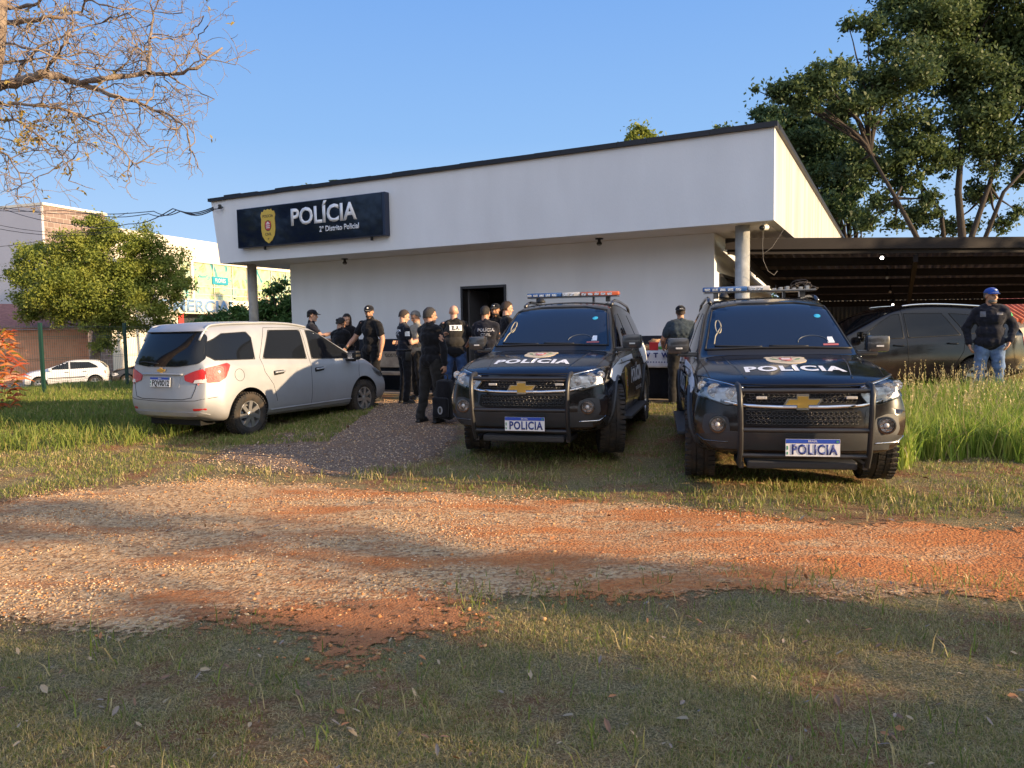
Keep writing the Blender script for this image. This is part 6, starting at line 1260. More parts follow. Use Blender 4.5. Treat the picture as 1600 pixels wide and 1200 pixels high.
bm = bmesh.new(); lathe(bm, [(.035, 0), (.038, .01), (.038, .12), (.02, .15), (.015, .165), (.017, .185), (.004, .187)], 18, 'Z'); bm_obj('bottle_body', bm, M_plw, e, True, 40)
bm = bmesh.new(); lathe(bm, [(.0395, .02), (.0395, .075)], 18, 'Z'); bm_obj('label', bm, mat('label_green', (.08, .35, .06), .5), e)

# ============================================================ TREES
def leaf_cloud(cl, n, size, sub=9, flat=.55, fill=.5):
    """cl: list of (center, radius, weight); clumps of leaf quads"""
    cs = []; w = np.array([r**2*(q if q else 1) for c, r, q in cl]); w = w/w.sum(); out = []
    for (c, r, q), wi in zip(cl, w):
        k = max(20, int(n*wi)); ns = max(4, int(sub*max(1, r))); d = RNG.normal(size=(ns, 3)); d /= np.linalg.norm(d, axis=1)[:, None]; rad = r*RNG.uniform(fill, 1.05, ns)[:, None]; sc = np.array(c)+d*rad*np.array([1, 1, .75])
        sr = r*RNG.uniform(.2, .5, ns); i = RNG.integers(0, ns, k); p = RNG.normal(size=(k, 3)); p /= np.linalg.norm(p, axis=1)[:, None]; p *= (RNG.uniform(0, 1, k)**.7*sr[i]*1.25)[:, None]*np.array([1, 1, flat]); out.append(sc[i]+p)
    P = np.concatenate(out); k = len(P); a = RNG.normal(size=(k, 3)); a /= np.linalg.norm(a, axis=1)[:, None]; b = RNG.normal(size=(k, 3)); b = np.cross(a, b); b /= np.linalg.norm(b, axis=1)[:, None]; s = (size*RNG.uniform(.55, 1.25, k))[:, None]
    P = P+RNG.normal(0, size*.9, P.shape)*(RNG.uniform(0, 1, k) < .3)[:, None]
    V = np.stack([P-a*s*.5, P-b*s*.24, P+a*s*.5, P+b*s*.24], 1); return V.reshape(-1, 3)
def branchy(bm, base, tips, r0, fork=.45, seed=0, n=7, wob=.12):
    """limbs from base to every tip sharing lower stems"""
    for i, (t, r) in enumerate(tips):
        t = Vector(t); d = t-base; pts = []; L0 = d.length
        for k in range(n+1):
            f = k/n; p = base+Vector((d.x*f**1.25, d.y*f**1.25, d.z*f**.85)); w = wob*L0*f*(1-f)*2; p += Vector((noise.noise(Vector((i*3.1+seed, f*3, 0)))*w, noise.noise(Vector((i*3.1+seed, f*3, 5)))*w, noise.noise(Vector((i*3.1+seed, f*3, 9)))*w*.6)); pts.append(p)
        tube(bm, pts, [max(.015, r*(1-.85*(k/n))) for k in range(n+1)], 7)
M_bark = mat('bark', (.10, .075, .055), .95, bump=.8, bs=20, c2=(.17, .13, .10), cs=5); M_barkd = mat('bark_dark', (.045, .035, .028), .95, bump=.8, bs=20)
def tree(nm, base, cl, nleaf, lsize, m, lab, rt, bark=None, cat='tree', grp=None, sub=9, stems=None, flat=.55, hub=None, fill=.5):
    base = Vector(base); root = empty(nm, base, 0, lab, cat, grp); V = leaf_cloud(cl, nleaf, lsize, sub, flat, fill)-np.array(base)[None]
    fast_mesh('crown', V, 4, m, root); bm = bmesh.new(); hub = Vector(hub) if hub else base+Vector((0, 0, (np.mean([c[2] for c, r, q in cl])-base.z)*.35)); h = hub-base
    if stems:
        for st_, rr_ in stems: tube(bm, [Vector(p)-base for p in st_], [rr_*(1-.6*i/(len(st_)-1)) for i in range(len(st_))], 9)
    else: tube(bm, [Vector((0, 0, -.2)), h*.5+Vector((.05*rt, .02, 0)), h], [rt*1.25, rt*.95, rt*.85], 10)
    src = [Vector(q_)-base for st_, _ in stems for q_ in st_[2:]] if stems else [h]
    for i, (c, r, q) in enumerate(cl):
        t = Vector(c)-base; s0 = min(src, key=lambda p: (p-t).length); branchy(bm, s0, [(t, rt*(.3 if rt < .3 else .2))], 0, seed=i*7.7)
        for k in range(4):
            u = Vector(RNG.normal(size=3)).normalized()*r*.85; branchy(bm, t-u*.1, [(t+u, rt*.09)], 0, seed=i*5.5+k, n=4)
    bm_obj('trunk', bm, bark or M_bark, root, True); return root
LM_street = [leaf_mat('street_leaf', (.13, .18, .03), (.30, .32, .06), .9, .35, c3=(.38, .34, .07))]
def cpx(lst, D, k=1.): return [(tuple(Wp(px, py, D+dd)), r*D/1165*k, 1) for px, py, r, dd in lst]
tree('street_tree', (-18.9*1.18, 39.6, -.95), cpx([(150, 440, 75, 0), (90, 430, 60, -.5), (215, 430, 60, .5), (130, 380, 45, 0), (165, 362, 32, .6), (215, 378, 38, 0), (60, 400, 36, 0), (35, 432, 22, -.6), (260, 415, 36, .5), (280, 445, 24, 0), (60, 468, 34, .2), (115, 485, 40, 0), (175, 500, 44, 0), (235, 478, 44, -.5), (165, 538, 18, 0), (45, 492, 22, .5), (150, 345, 16, 0), (255, 505, 24, .6), (15, 425, 10, 0)], 39.2), 105000, .16, LM_street[0], 'bushy round street tree with yellow green leaves before the white building', .26, sub=22, hub=Wp(152, 520, 39.4), fill=.2)
LM_big = leaf_mat('ficus_leaf', (.05, .08, .03), (.12, .165, .055), .5, .35, c3=(.19, .21, .07)); LM_dark = leaf_mat('dark_leaf', (.04, .075, .032), (.085, .14, .052), .6, .25)
BT = [(1440, 40, 72, 0), (1400, 120, 62, -1), (1360, 40, 26, -1), (1325, 38, 12, -1), (1480, 120, 70, 0), (1560, 60, 70, 1), (1540, 170, 62, 0), (1430, 210, 52, 0), (1340, 165, 48, -1), (1290, 130, 36, -2), (1240, 138, 24, -2), (1208, 138, 13, -2), (1262, 160, 22, -2), (1380, 250, 44, 0), (1330, 260, 32, 0), (1590, 140, 55, 0), (1560, 240, 36, 0), (1470, 250, 34, 0), (1440, 335, 30, 1), (1500, -50, 95, 0), (1410, -30, 60, 0), (1590, -50, 90, 0), (1660, 60, 80, 0), (1500, 15, 60, 2), (1640, 220, 50, 0), (1400, 350, 16, 0), (1590, 330, 14, 1), (1520, 225, 30, 0), (1700, 150, 80, 0), (1480, 355, 20, 2), (1375, 315, 22, -.5), (1415, 285, 26, 0), (1530, 300, 26, 1), (1455, 310, 18, -1), (1600, 270, 34, 1), (1565, 350, 18, 1), (1350, 350, 14, 0), (1225, 150, 14, -2), (1275, 125, 16, -2), (1310, 110, 16, -1), (1385, 75, 20, -1), (1180, 140, 6, -2), (1520, 355, 14, 2)]
tree('ficus_tree', Wp(1500, 520, 27), cpx(BT, 27), 140000, .18, LM_big, 'huge spreading dark green tree towering behind the carport', .32, M_barkd, sub=24, fill=.3,
     stems=[([Wp(1500, 510, 27), Wp(1503, 370, 27), Wp(1497, 300, 27), Wp(1502, 230, 27), Wp(1500, 170, 27)], .16), ([Wp(1512, 510, 27), Wp(1518, 370, 27.2), Wp(1545, 290, 27.5), Wp(1570, 230, 28)], .13), ([Wp(1520, 505, 27), Wp(1540, 370, 26.6), Wp(1568, 300, 26), Wp(1610, 255, 26)], .10), ([Wp(1495, 510, 27), Wp(1435, 375, 26), Wp(1400, 310, 26), Wp(1360, 240, 26)], .11), ([Wp(1490, 505, 27.5), Wp(1470, 330, 28), Wp(1440, 290, 28.4), Wp(1425, 220, 28)], .09)])
tree('broadleaf_tree', Wp(1335, 520, 33), cpx([(1200, 185, 22, 0), (1225, 195, 34, 0), (1255, 225, 44, 0), (1290, 270, 44, 0), (1290, 205, 40, 0), (1310, 320, 32, -1), (1330, 240, 38, 0), (1350, 345, 20, 0), (1215, 220, 26, 0), (1330, 300, 26, 0)], 33), 50000, .2, LM_dark, 'dark green tree rising behind the right end of the building', .25, M_barkd, sub=20, fill=.3)
tree('broadleaf_tree', (6.9, 40.5, -.5), cpx([(1000, 212, 20, 0), (985, 222, 12, 0), (1018, 218, 12, 0), (1000, 260, 45, 0)], 40), 5000, .26, LM_street[0], 'treetop with yellow green leaves just showing above the roof capping', .2, cat='tree')
tree('broadleaf_tree', (13, 45, -.5), cpx([(1128, 202, 12, 0), (1130, 250, 40, 0)], 45), 3000, .26, LM_dark, 'tiny dark treetop peeping over the roof near its right corner', .2)
def palm(base, top, R0, lab, m, n=14):
    root = empty('palm_tree', base, 0, lab, 'palm tree', 'palms behind the building'); base = Vector(base); t = Vector(top)-base; bm = bmesh.new(); tube(bm, [Vector((0, 0, 0)), t*.5+Vector((.1, 0, 0)), t], [.16, .13, .10], 9); bm_obj('trunk', bm, M_bark, root, True)
    V = []
    for i in range(n):
        a = 2*math.pi*i/n+RNG.uniform(-.2, .2); el = RNG.uniform(.1, 1.3); d = Vector((math.cos(a)*math.cos(el), math.sin(a)*math.cos(el), math.sin(el)*1.1)); s = Vector((-math.sin(a), math.cos(a), 0))
        for k in range(16):
            f = (k+1)/16; p = t+d*R0*f+Vector((0, 0, -R0*.55*f*f))
            for q in (-1, 1):
                tip = p+s*q*R0*.30*math.sin(f*2.6+.3)+d*R0*.12-Vector((0, 0, R0*.1)); w = d*R0*.035; V += [p-w, p+w, tip+w*.2, tip-w*.2]
    fast_mesh('fronds', np.array([tuple(v) for v in V]), 4, m, root)
palm((-11.9, 44, -.5), Wp(486, 300, 44), .95, 'yellowish palm crown showing over the left part of the roof', LM_street[0]); palm((-9.3, 45, -.5), Wp(527, 292, 45), .9, 'small upright palm crown showing over the roof right of the yellowish one', LM_dark, 12)
LM_hedge = leaf_mat('hedge_leaf', (.05, .11, .03), (.11, .20, .05), 1.5, .3)
tree('tall_shrub', (-7.6, 24.2, 0), cpx([(440, 500, 24, 0), (425, 480, 20, 0), (455, 478, 20, 0), (428, 455, 12, 0), (440, 445, 9, 0), (450, 505, 26, 0)], 24), 9000, .13, LM_hedge, 'leafy shrub with upright shoots between the left post and the wall', .05, cat='shrub', sub=12)
tree('tall_shrub', (-9.0, 24.4, 0), cpx([(330, 503, 16, 0), (355, 498, 18, 0), (382, 492, 20, 0), (405, 492, 20, 0), (360, 520, 22, 0), (395, 518, 22, 0), (310, 508, 9, 0), (330, 525, 18, 0)], 24), 14000, .13, LM_hedge, 'low dark green shrub spreading left of the left post', .05, cat='shrub', sub=12)
# croton with orange red leaves
LM_cro = [leaf_mat('croton_orange', (.45, .10, .03), (.6, .22, .05), 3, .35), leaf_mat('croton_red', (.33, .05, .03), (.5, .10, .04), 3, .35), leaf_mat('croton_green', (.16, .15, .03), (.3, .25, .05), 3, .35)]
cro = empty('croton_bush', (-9.62, 13.5, .15), 0, 'croton bush with long orange and red leaves at the left edge', 'bush'); V = []
for i in range(520):
    a = RNG.uniform(0, 6.28); r = math.sqrt(RNG.uniform(0, 1))*.62; z = RNG.uniform(.1, 1.55); r *= (1-.35*abs(z-.8)); c = Vector((r*math.cos(a), r*math.sin(a), z)); d = Vector((math.cos(a)+RNG.normal(0, .5), math.sin(a)+RNG.normal(0, .5), RNG.uniform(-.3, 1.2))).normalized(); s = d.cross(Vector(RNG.normal(size=3))).normalized()*.022; l = RNG.uniform(.15, .3); m1 = c+d*l*.5; tp = c+d*l-Vector((0, 0, l*.3))
    V += [c-s*.4, c+s*.4, m1+s, m1-s, m1-s, m1+s, tp+s*.1, tp-s*.1]
fast_mesh('foliage', np.array([tuple(v) for v in V]), 4, LM_cro, cro, idx=np.repeat(RNG.choice(3, 520, p=(.5, .3, .2)), 2))
bm = bmesh.new()
for k in range(9): tube(bm, [(0, 0, -.1), (.15*math.cos(k), .15*math.sin(k), .6), (.35*math.cos(k), .35*math.sin(k), 1.2)], [.02, .015, .008], 6)
bm_obj('stems', bm, M_bark, cro, True)
# bare tree, top left
M_bare = mat('bare_bark', (.17, .125, .095), .9, bump=.6, bs=40, c2=(.27, .21, .155), cs=6)
btr = empty('bare_tree', (-7.7, 9.6, .1), 0, 'nearly leafless tree with crooked brown branches reaching in at top left', 'tree')
LIMBS = [([(-25, 140), (0, 133), (40, 125), (67, 115), (100, 122), (128, 131), (165, 123), (221, 115), (267, 116), (307, 107), (347, 75)], 9.5, .085), ([(128, 131), (187, 152), (227, 165), (264, 179), (293, 203), (296, 235)], 9.4, .035), ([(-20, 30), (0, 35), (45, 32), (80, 27), (128, 19), (133, -10)], 9.9, .06), ([(232, 115), (235, 80), (240, 27), (237, -15)], 9.5, .032), ([(-20, 165), (0, 160), (53, 165), (107, 173), (165, 197), (197, 240), (219, 264)], 9.2, .032), ([(-20, 180), (0, 187), (32, 192), (61, 213), (93, 240), (107, 261)], 9.0, .026), ([(-20, 5), (25, 14), (60, 5), (80, -12)], 10.2, .05), ([(-20, 220), (0, 232), (16, 248), (32, 280), (29, 312)], 8.8, .022), ([(25, 128), (35, 100), (55, 80), (95, 60), (118, 40)], 9.7, .035), ([(67, 115), (85, 92), (100, 70), (110, 50), (150, 38), (200, 20)], 9.8, .03), ([(-20, 70), (10, 68), (60, 78), (110, 100), (160, 108)], 9.0, .025), ([(267, 116), (290, 95), (310, 60), (325, 40)], 9.6, .016), ([(264, 118), (300, 140), (335, 155)], 9.5, .014), ([(165, 123), (190, 105), (215, 75), (200, 40), (190, 10)], 9.7, .02), ([(-20, 105), (30, 96), (80, 88), (130, 82), (180, 92)], 10.1, .022), ([(227, 165), (245, 130), (262, 140), (255, 155)], 9.4, .014), ([(133, 0), (180, 12), (240, 18), (285, 20)], 9.9, .016), ([(235, 60), (270, 62), (300, 50), (318, 25)], 9.5, .014), ([(187, 152), (200, 190), (225, 220), (240, 232)], 9.3, .013), ([(-20, 205), (30, 225), (60, 235)], 9.1, .013), ([(107, 173), (120, 210), (150, 235)], 9.2, .012)]
bm = bmesh.new(); bl0 = btr.location; rnd = random.Random(5); twigtips = []
def twig(p, d, l, r, lev):
    pts = [p]; q = p.copy(); dd = d.copy(); n = 5
    for k in range(n):
        dd = (dd+Vector((rnd.gauss(0, .3), rnd.gauss(0, .3), rnd.gauss(0, .3)-.03))).normalized(); q = q+dd*l/n; pts.append(q.copy())
        if lev > 0 and rnd.random() < (.62 if lev > 1 else .5):
            s = dd.cross(Vector((rnd.gauss(0, 1), rnd.gauss(0, 1), rnd.gauss(0, 1)))).normalized(); twig(q.copy(), (dd*.6+s*.8).normalized(), l*rnd.uniform(.4, .7), r*.6, lev-1)
    tube(bm, [x-bl0 for x in pts], [max(.0026, r*(1-.6*k/n)) for k in range(n+1)], 4 if r < .012 else 6, cap=False)
    if lev == 0: twigtips.append(pts[-1])
for pts, D, r in LIMBS:
    P = [Wp(px, py, D+.5*math.sin(i*1.3+px*.02)) for i, (px, py) in enumerate(pts)]; F = []
    for i in range(len(P)-1):
        for k in range(4): F.append(P[i].lerp(P[i+1], k/4)+Vector((rnd.gauss(0, .012), rnd.gauss(0, .02), rnd.gauss(0, .012)))*(1 if k else 0))
    F.append(P[-1]); tube(bm, [p-bl0 for p in F], [max(.006, r*.85*(1-.85*(i/len(F))**.8))*(1+.15*math.sin(i*2.3)) for i in range(len(F))], 8, cap=False)
    for i in range(2, len(F)):
        if rnd.random() < (.72 if r > .02 else .5):
            d = (F[i]-F[i-1]).normalized(); s = d.cross(Vector((rnd.gauss(0, 1), rnd.gauss(0, 1), rnd.gauss(0, 1)))).normalized(); twig(F[i], (d*.5+s*.9+Vector((.15, 0, -.15))).normalized(), rnd.uniform(.28, .66), min(.010, r*.32), 2)
bm_obj('branches', bm, M_bare, btr, False)
bm = bmesh.new(); tr = [Vector((-7.75, 9.7, -.1)), Vector((-7.7, 9.6, 1.5)), Wp(-35, 220, 9.5), Wp(-28, 140, 9.5), Wp(-10, 70, 9.6), Wp(-4, 0, 9.8), Wp(-10, -60, 9.9)]; tube(bm, [p-bl0 for p in tr], [.30, .24, .2, .17, .13, .11, .09], 12); bm_obj('trunk', bm, M_bare, btr, True)
V = []; cl_ = [p for p in twigtips if p.z < 4.25 and p.x < -5.3]; sel = [p for p in twigtips if rnd.random() < .02]+cl_[:90]
for p in sel:
    for k in range(4):
        c = p+Vector([rnd.gauss(0, .03) for _ in range(3)]); d = Vector([rnd.gauss(0, 1) for _ in range(3)]).normalized(); s = d.cross(Vector([rnd.gauss(0, 1) for _ in range(3)])).normalized()*.014; V += [tuple(c-bl0), tuple(c+d*.03+s-bl0), tuple(c+d*.07-bl0), tuple(c+d*.03-s-bl0)]
fast_mesh('last_leaves', np.array(V), 4, leaf_mat('autumn_leaf', (.32, .2, .05), (.35, .30, .08), 5, .3), btr)
# shade trees standing right of the camera, outside the picture
LM_sh = leaf_mat('shade_leaf', (.04, .08, .02), (.09, .14, .03), .6, .25)
def shade(base, cl, n, s, lab): return tree('shade_tree', base, [((x, y, z), r, 1) for x, y, z, r in cl], n, s, LM_sh, lab, .22, cat='tree', grp='trees right of the camera', sub=6, fill=.2)
shade((16, -3.2, 0), [(16, -1.95, 3.1, .55), (16.3, -2.2, 3.9, .65), (15.8, -1.75, 4.7, .55), (16, -3.6, 3.1, .8), (16.5, -3.9, 4.3, .8), (15.5, -4.9, 3.5, 1.0), (17, -5.9, 4.7, 1.2), (16, -6.6, 3.2, 1.1)], 7500, .26, 'leafy shade tree right of the camera nearest the lane')
shade((19, -9.8, 0), [(19, -9.6, 5, 2.2), (18, -11.6, 4.5, 2.1), (20, -8.4, 6, 1.7), (18.5, -9.1, 3.2, 1.5)], 6000, .28, 'leafy shade tree right of the camera farther from the lane')
shade((21, 9.4, 0), [(21, 9.2, 3.2, 1.3), (20.5, 8.4, 5.2, 1.1), (21, 10.5, 4.2, 1.2), (21.5, 9.4, 5.4, 1.1), (21, 10.8, 5.6, .9), (20.8, 8.3, 3.6, 1.0)], 26000, .24, 'small unseen shade tree added to keep the sun off the carport')  # unseen tree, added and shaped to shade the carport front and its car
for i, (x, y, h, r_) in enumerate(((-38, 2, 8, 4.5), (-36, 11, 7, 4), (-42, -7, 9, 5))):
    tree('shade_tree', (x, y, -.8), [((x, y, h), r_, 1), ((x+1.5, y+2, h-2), r_*.75, 1), ((x-2.2, y-2, h-1.6), r_*.75, 1)], 8000, .5, LM_sh, ('broad tree standing far left outside the picture, %s of three' % ('middle', 'farthest', 'nearest')[i]), .3, cat='tree', grp='trees far left', sub=8, fill=.2)
for i, (x, y, h, r_) in enumerate(((-16, -25, 7.5, 5.5), (-7, -26, 8, 6), (3, -25, 7.5, 5.5), (12, -27, 9, 6), (-25, -24, 6, 4.6), (22, -34, 8, 5.5))):
    tree('shade_tree', (x, y, 0), [((x, y, h), r_, 1), ((x+2, y, h-2), r_*.7, 1), ((x-2.2, y+1, h-1.6), r_*.7, 1)], 9000, .6, LM_sh, ('broad tree standing well behind the camera, %s in its row' % ('second from the left', 'third from the left', 'fourth from the left', 'fifth from the left', 'leftmost', 'rightmost')[i]), .3, cat='tree', grp='trees behind the camera', sub=8, fill=.2)

# ============================================================ BACKGROUND LEFT
FC = Vector((-26.4, 49.4, 0)); FD = Vector((.317, .948, 0)).normalized(); FN = Vector((FD.y, -FD.x, 0))
def fac(px, py, off=0.):
    d = (_F*1164.7+_Rr*(px-800)-_U*(py-600)); o = Vector((0, 0, 1.515)); k = ((FC+FN*off-o).dot(FN))/d.dot(FN); p = o+d*k; return (p-FC).dot(FD), p.z
FM = basis((0, 0, 0), FD, (0, 0, 1))      # x along, y up, z outwards
cb = empty('commercial_building', FC+FD*6+Vector((0, 0, -.9)), 0, 'long cream commercial building with a brown tiled tower and a colourful mural', 'building')
def fpart(nm, t0, t1, z0, z1, o0, o1, m, parent=None, bev=0):
    bm = bmesh.new(); box(bm, t0, t1, z0, z1, o0, o1, bev); 
    for v in bm.verts: v.co = FC+FD*v.co.x+Vector((0, 0, v.co.y))+FN*v.co.z-cb.location
    return bm_obj(nm, bm, m, parent or cb)
def tile_mat(nm, c1, c2, mort, sc, sx=.9):
    m = bpy.data.materials.new(nm); m.use_nodes = True; N = m.node_tree.nodes; L = m.node_tree.links; tc = N.new('ShaderNodeTexCoord'); sp = N.new('ShaderNodeSeparateXYZ'); L.new(tc.outputs['Object'], sp.inputs[0]); ad = N.new('ShaderNodeMath'); ad.inputs[1].default_value = 1; L.new(sp.outputs[0], ad.inputs[0]); L.new(sp.outputs[1], ad.inputs[1]); cbx = N.new('ShaderNodeCombineXYZ'); L.new(ad.outputs[0], cbx.inputs[0]); L.new(sp.outputs[2], cbx.inputs[1])
    br = N.new('ShaderNodeTexBrick'); br.inputs['Scale'].default_value = sc; br.inputs['Color1'].default_value = (*c1, 1); br.inputs['Color2'].default_value = (*c2, 1); br.inputs['Mortar'].default_value = (*mort, 1); br.inputs['Mortar Size'].default_value = .03; br.inputs['Brick Width'].default_value = sx; br.inputs['Row Height'].default_value = .5; L.new(cbx.outputs[0], br.inputs[0]); L.new(br.outputs[0], N['Principled BSDF'].inputs['Base Color']); N['Principled BSDF'].inputs['Roughness'].default_value = .7; return m
M_tile = tile_mat('brown_tiles', (.20, .14, .12), (.25, .18, .155), (.36, .3, .27), 1.6); M_creamw = mat('cream_wall', (.72, .66, .54), .85, var=.04, vs=.5); M_greyw = mat('grey_white_wall', (.50, .48, .50), .85, var=.05, vs=.4); M_brick = tile_mat('orange_brick', (.55, .24, .13), (.62, .29, .17), (.5, .32, .22), 3., .8)
tA = fac(67, 320)[0]; zt_ = fac(100, 326)[1]; fpart('tower', tA, 0, -.95, zt_, -6, 0, M_tile)
zw = fac(300, 374)[1]
fpart('tower_cap', tA-.1, .1, zt_+.002, zt_+.15, -6.1, .1, M_creamw)
fpart('upper_wall', .003, 30, fac(300, 409)[1], zw, -8, .02, M_creamw)
z1m, z0m = fac(345, 415)[1], fac(345, 469)[1]; zb_ = fac(345, 491)[1]
t1, t2, t3, t4, t5 = fac(303, 430)[0], fac(387, 430)[0], fac(399, 430)[0], fac(462, 430)[0], fac(282, 430)[0]
fpart('mid_wall', .003, t5, z0m, z1m-.0-.002+0, -8, .02, M_creamw)
for a, b in ((fac(299, 430)[0], t1), (t2, t3), (t4, 30)): fpart('mid_wall', a, b, z0m, fac(300, 409)[1]-.002, -8, .02, M_creamw)
M_mural = bpy.data.materials.new('mural_print'); M_mural.use_nodes = True; _N = M_mural.node_tree.nodes; _L = M_mural.node_tree.links; _tc = _N.new('ShaderNodeTexCoord'); _v = _N.new('ShaderNodeTexNoise'); _v.inputs['Scale'].default_value = .8; _v.inputs['Detail'].default_value = 3; _v.inputs['Distortion'].default_value = 1.2; _L.new(_tc.outputs['Object'], _v.inputs[0]); _r = _N.new('ShaderNodeValToRGB'); _e = _r.color_ramp.elements; _e[0].position = .3; _e[0].color = (.04, .22, .26, 1); _e[1].position = .72; _e[1].color = (.55, .2, .12, 1)
for p_, c_ in ((.38, (.2, .42, .36)), (.44, (.48, .5, .3)), (.5, (.28, .46, .4)), (.56, (.5, .48, .28)), (.62, (.16, .34, .12)), (.66, (.45, .42, .3))): q = _e.new(p_); q.color = (*c_, 1)
_L.new(_v.outputs[0], _r.inputs[0]); _L.new(_r.outputs[0], _N['Principled BSDF'].inputs['Base Color'])
for i, (a, b) in enumerate(((t5, fac(299, 430)[0]), (t1, t2), (t3, t4))):
    mu = fpart('mural_panel', a+.02, b-.02, z0m+.002, fac(300, 409)[1]-.004, -.25, -.12, M_mural)
    for z in (z0m+.35, z0m+.95): fpart('window_rail', a+.02, b-.02, z, z+.06, -.115, -.08, M_greyw, mu)
    for k in range(1, int((b-a)/2.2)+1): fpart('mullion', a+2.2*k, a+2.2*k+.06, z0m+.002, fac(300, 409)[1]-.005, -.075, -.04, M_creamw, mu)
ts_, zs_ = fac(345, 439); si = fpart('mural_sign', ts_-.9, ts_+.9, zs_-.3, zs_+.3, -.118, -.03, mat('sign_teal', (.03, .28, .38), .4))
text_obj('sign_lettering', 'FLORES', .45, FM_ if 0 else basis(FC+FD*ts_+FN*(-.028)+Vector((0, 0, zs_))-cb.location, FD, (0, 0, 1)), M_plw, si, .004, .8, .01)
bd = fpart('sign_band', .0, 30, zb_, z0m-.004, -8, .15, M_creamw)
tl0, tl1 = fac(222, 478)[0], fac(366, 482)[0]; zl = fac(290, 479)[1]; s_w = (tl1-tl0)
tm = text_mesh('COMERCIAL', 1.25, .03, 1.); wdt = max(v.co.x for v in tm.verts)-min(v.co.x for v in tm.verts); tm.free()
text_obj('shop_lettering', 'COMERCIAL', 1.25, basis(FC+FD*((tl0+tl1)/2)+FN*.155+Vector((0, 0, zl))-cb.location, FD, (0, 0, 1)), mat('letter_blue', (.18, .30, .48), .5), bd, .03, s_w/wdt, .04)
fpart('ground_wall', .003, fac(279, 520)[0], -.95, zb_-.003, -8, .0, M_creamw); tr_ = fac(279, 510)[0]
fpart('red_column', tr_+.002, fac(287, 510)[0], -.95, zb_-.003, -.6, .05, mat('red_paint', (.5, .04, .03), .5)); fpart('shop_front', fac(287, 510)[0]+.002, 30, -.95, zb_-.003, -8, -1.2, mat('shop_dark', (.03, .035, .04), .5))
bm = bmesh.new(); TC = FC+FD*tA; TL = Vector((-FD.y, FD.x, 0))      # pale side wall of the tower
def lpart(nm, a0, a1, z0, z1, d0, d1, m):
    bm = bmesh.new(); box(bm, a0, a1, d0, d1, z0, z1)
    for v in bm.verts: v.co = TC+TL*v.co.x+FD*v.co.y+Vector((0, 0, v.co.z))-cb.location
    return bm_obj(nm, bm, m, cb)
lpart('side_wall', 0, 4.2, -.95, zt_-.05, -.15, -.002, M_greyw); lpart('side_wall', 4.203, 16, -.95, zt_-1.9, -.15, 6, M_greyw)
# brick house
BH = Vector((-23.6, 41.65, 0)); hs_ = empty('brick_house', BH-SD*5+Vector((0, 0, -.89)), 0, 'low orange brick house front with tiled roof and slatted window at left', 'house')
def hpart(nm, a0, a1, z0, z1, d0, d1, m, parent=None):
    bm = bmesh.new(); box(bm, a0, a1, d0, d1, z0, z1)
    for v in bm.verts: v.co = BH-SD*v.co.x+SN*v.co.y+Vector((0, 0, v.co.z))-hs_.location
    return bm_obj(nm, bm, m, parent or hs_)
hpart('wall', 0, 14, -.9, 1.98, 0, .25, M_brick)
M_rooft = mat('old_roof_tiles', (.30, .13, .10), .85, var=.3, vs=6, bump=.5, bs=14, scale3=(1, 1, 4))
bm = bmesh.new(); vs = [BH-SD*a+SN*d+Vector((0, 0, z))-hs_.location for a, d, z in ((-.3, -.35, 2.0), (14, -.35, 2.0), (14, 3.8, 3.45), (-.3, 3.8, 3.45))]; v2 = [v+Vector((0, 0, .08)) for v in vs]; A = [bm.verts.new(v) for v in vs]; Bq = [bm.verts.new(v) for v in v2]; bm.faces.new(A); bm.faces.new(Bq[::-1])
for i in range(4): bm.faces.new((A[i], Bq[i], Bq[(i+1) % 4], A[(i+1) % 4]))
bm_obj('roof', bm, M_rooft, hs_)
w = hpart('window', 4.75, 5.6, .5, 1.65, -.03, -.002, M_greyw)
for k in range(6): hpart('slat', 4.85, 5.5, .6+k*.17, .68+k*.17, -.05, -.032, M_blackm, w)
hpart('gatepost', 4.3, 4.55, -.9, 2.6, -.2, -.005, M_greyw)
# mesh fence
fr = empty('mesh_fence', (-10.4, 18.3, .1), 0, 'dark green welded wire mesh fence along the grass verge', 'fence'); M_fg = mat('fence_green', (.008, .04, .028), .45)
FP = [Vector((-10.7-.22*2.65*k, 17-.97*2.65*k, 0)) for k in (2, 1, 0, -1, -2, -3)]
for p in FP:
    z = g1(p.x, p.y); bm = bmesh.new(); box(bm, p.x-.035, p.x+.035, p.y-.035, p.y+.035, z-.1, z+1.66, .006); bmesh.ops.translate(bm, verts=bm.verts, vec=-fr.location); bm_obj('post', bm, M_fg, fr)
for p, q in zip(FP, FP[1:]):
    bm = bmesh.new(); n = int((q-p).length/.062)
    for i in range(1, n):
        a = p.lerp(q, i/n); z = g1(a.x, a.y); tube(bm, [a+Vector((0, 0, z+.03))-fr.location, a+Vector((0, 0, z+1.6))-fr.location], .0028, 3, cap=False)
    for h in (.05, .3, .34, .8, .84, 1.3, 1.34, 1.56):
        a = p+Vector((0, 0, g1(p.x, p.y)+h)); b = q+Vector((0, 0, g1(q.x, q.y)+h)); tube(bm, [a-fr.location, b-fr.location], .004, 3, cap=False)
    bm_obj('mesh_panel', bm, M_fg, fr)
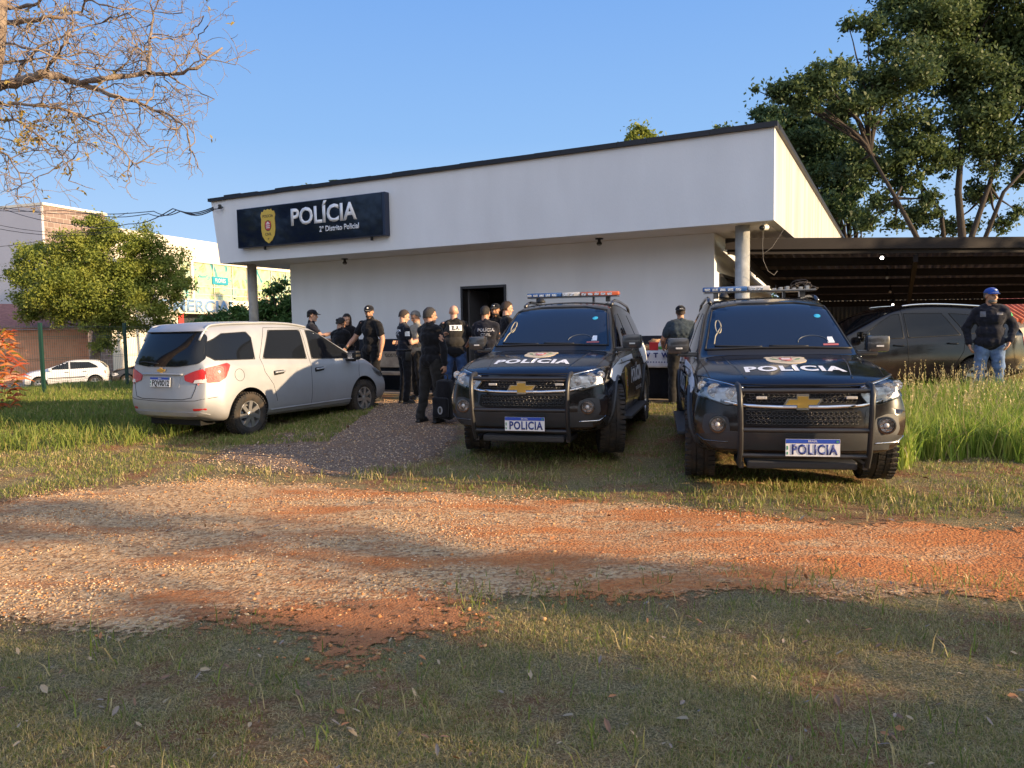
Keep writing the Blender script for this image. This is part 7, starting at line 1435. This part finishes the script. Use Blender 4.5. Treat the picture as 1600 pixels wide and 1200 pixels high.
# overhead cables
c0 = B(12.6, -.02, 4.52); M_cab = mat('cable_black', (.012, .012, .014), .6)
for i, (pts, lab) in enumerate((([(200, 350, 26), (120, 352, 30), (0, 325, 34), (-80, 300, 36)], 'lowest sagging cable tied to the left end of the fascia'), ([(232, 334, 24), (140, 334, 30), (0, 323, 34), (-80, 318, 36)], 'cable reaching the fascia above the street tree'), ([(240, 330, 24), (100, 329, 32), (-80, 322, 36)], 'uppermost nearly straight cable to the fascia'))):
    P = [c0+Vector((0, 0, -.03*i))]+[Wp(270+i*6, 326+i*2, 20)]+[Wp(*p) for p in pts]; Q = []
    for a, b in zip(P, P[1:]):
        for k in range(6): t = k/6; Q.append(a.lerp(b, t)-Vector((0, 0, .12*math.sin(math.pi*t))))
    Q.append(P[-1]); bm = bmesh.new(); tube(bm, Q, .014, 5); tag(bm_obj('cable', bm, M_cab, None, True), lab, 'cable', 'overhead cables on the left')
for i, (a, b, lab) in enumerate((((-60, 345, 33), (60, 352, 33), 'short cable crossing the pale tower below the others'), ((-60, 390, 33), (66, 362, 35), 'cable slanting across the pale tower wall'), ((-60, 338, 36), (56, 348, 36), 'faint cable before the top of the pale tower wall'))):
    A = Wp(*a); Bq = Wp(b[0], b[1], b[2]); A2 = A; B2 = Bq+(Bq-A)*1.2; bm = bmesh.new(); tube(bm, [A2.lerp(B2, t)-Vector((0, 0, .4*math.sin(math.pi*t))) for t in np.linspace(0, 1, 12)], .013, 5); tag(bm_obj('cable', bm, M_cab, None, True), lab, 'cable', 'overhead cables on the left')
bk = empty('cable_bracket', B(12.45, -.0, 4.5), 0, 'small black insulator bracket at the left end of the fascia', 'bracket')
bm = bmesh.new(); tube(bm, [B(12.55, -.08, 4.46)-bk.location, B(12.25, -.08, 4.46)-bk.location], .012, 6); tube(bm, [B(12.3, .0, 4.5)-bk.location, B(12.3, -.1, 4.5)-bk.location], .012, 6); bm_obj('arm', bm, M_cab, bk)
bm = bmesh.new(); lathe(bm, [(.03, -.05), (.045, -.02), (.03, 0), (.045, .02), (.03, .05)], 12, 'Z', B(12.3, -.09, 4.50)-bk.location); bm_obj('insulator', bm, M_cab, bk)
# ============================================================ BACKGROUND RIGHT
rh = empty('tiled_house', (23, 33, 0), 0, 'small house with a bright red tiled roof far right behind the carport', 'house')
bm = bmesh.new(); box(bm, -2.2, 9, .6, 6, -.5, 1.45); bm_obj('wall', bm, M_creamw, rh)
m = tile_mat('red_roof_tiles', (.5, .14, .07), (.42, .11, .06), (.2, .06, .04), 2.2, .6)
bm = bmesh.new()
for i in range(46):
    x = -2.6+i*.26; tube(bm, [(x, .2, 1.5), (x, 3.4, 2.85)], .13, 6, flat=.5)
bm_obj('roof', bm, mat('roof_terracotta', (.50, .14, .07), .7, var=.25, vs=5), rh)
tree('broadleaf_tree', (30, 42, 0), cpx([(1592, 448, 10, 0), (1620, 440, 16, 0), (1570, 455, 8, 0)], 42), 3000, .25, LM_dark, 'green tree beyond the red tiled roof at far right', .2)
far = tree('far_treeline', (-60, 150, -1), [((x, 150+10*math.sin(x*.3), 2.5+2*math.sin(x*.37)+1.5*math.sin(x*.9)), 5+2*math.sin(x*.5), 1) for x in range(-150, 130, 7)], 26000, 1.2, LM_dark, 'distant dark treeline along the horizon', .3, sub=3)
for ch in list(far.children):
    if ch.name.startswith('trunk'): bpy.data.objects.remove(ch)
    else: ch.parent = None; ch.location = far.location; ch.name = 'distant_woods'; tag(ch, 'distant dark woods low on the horizon', 'woods', kind='stuff')
bpy.data.objects.remove(far)
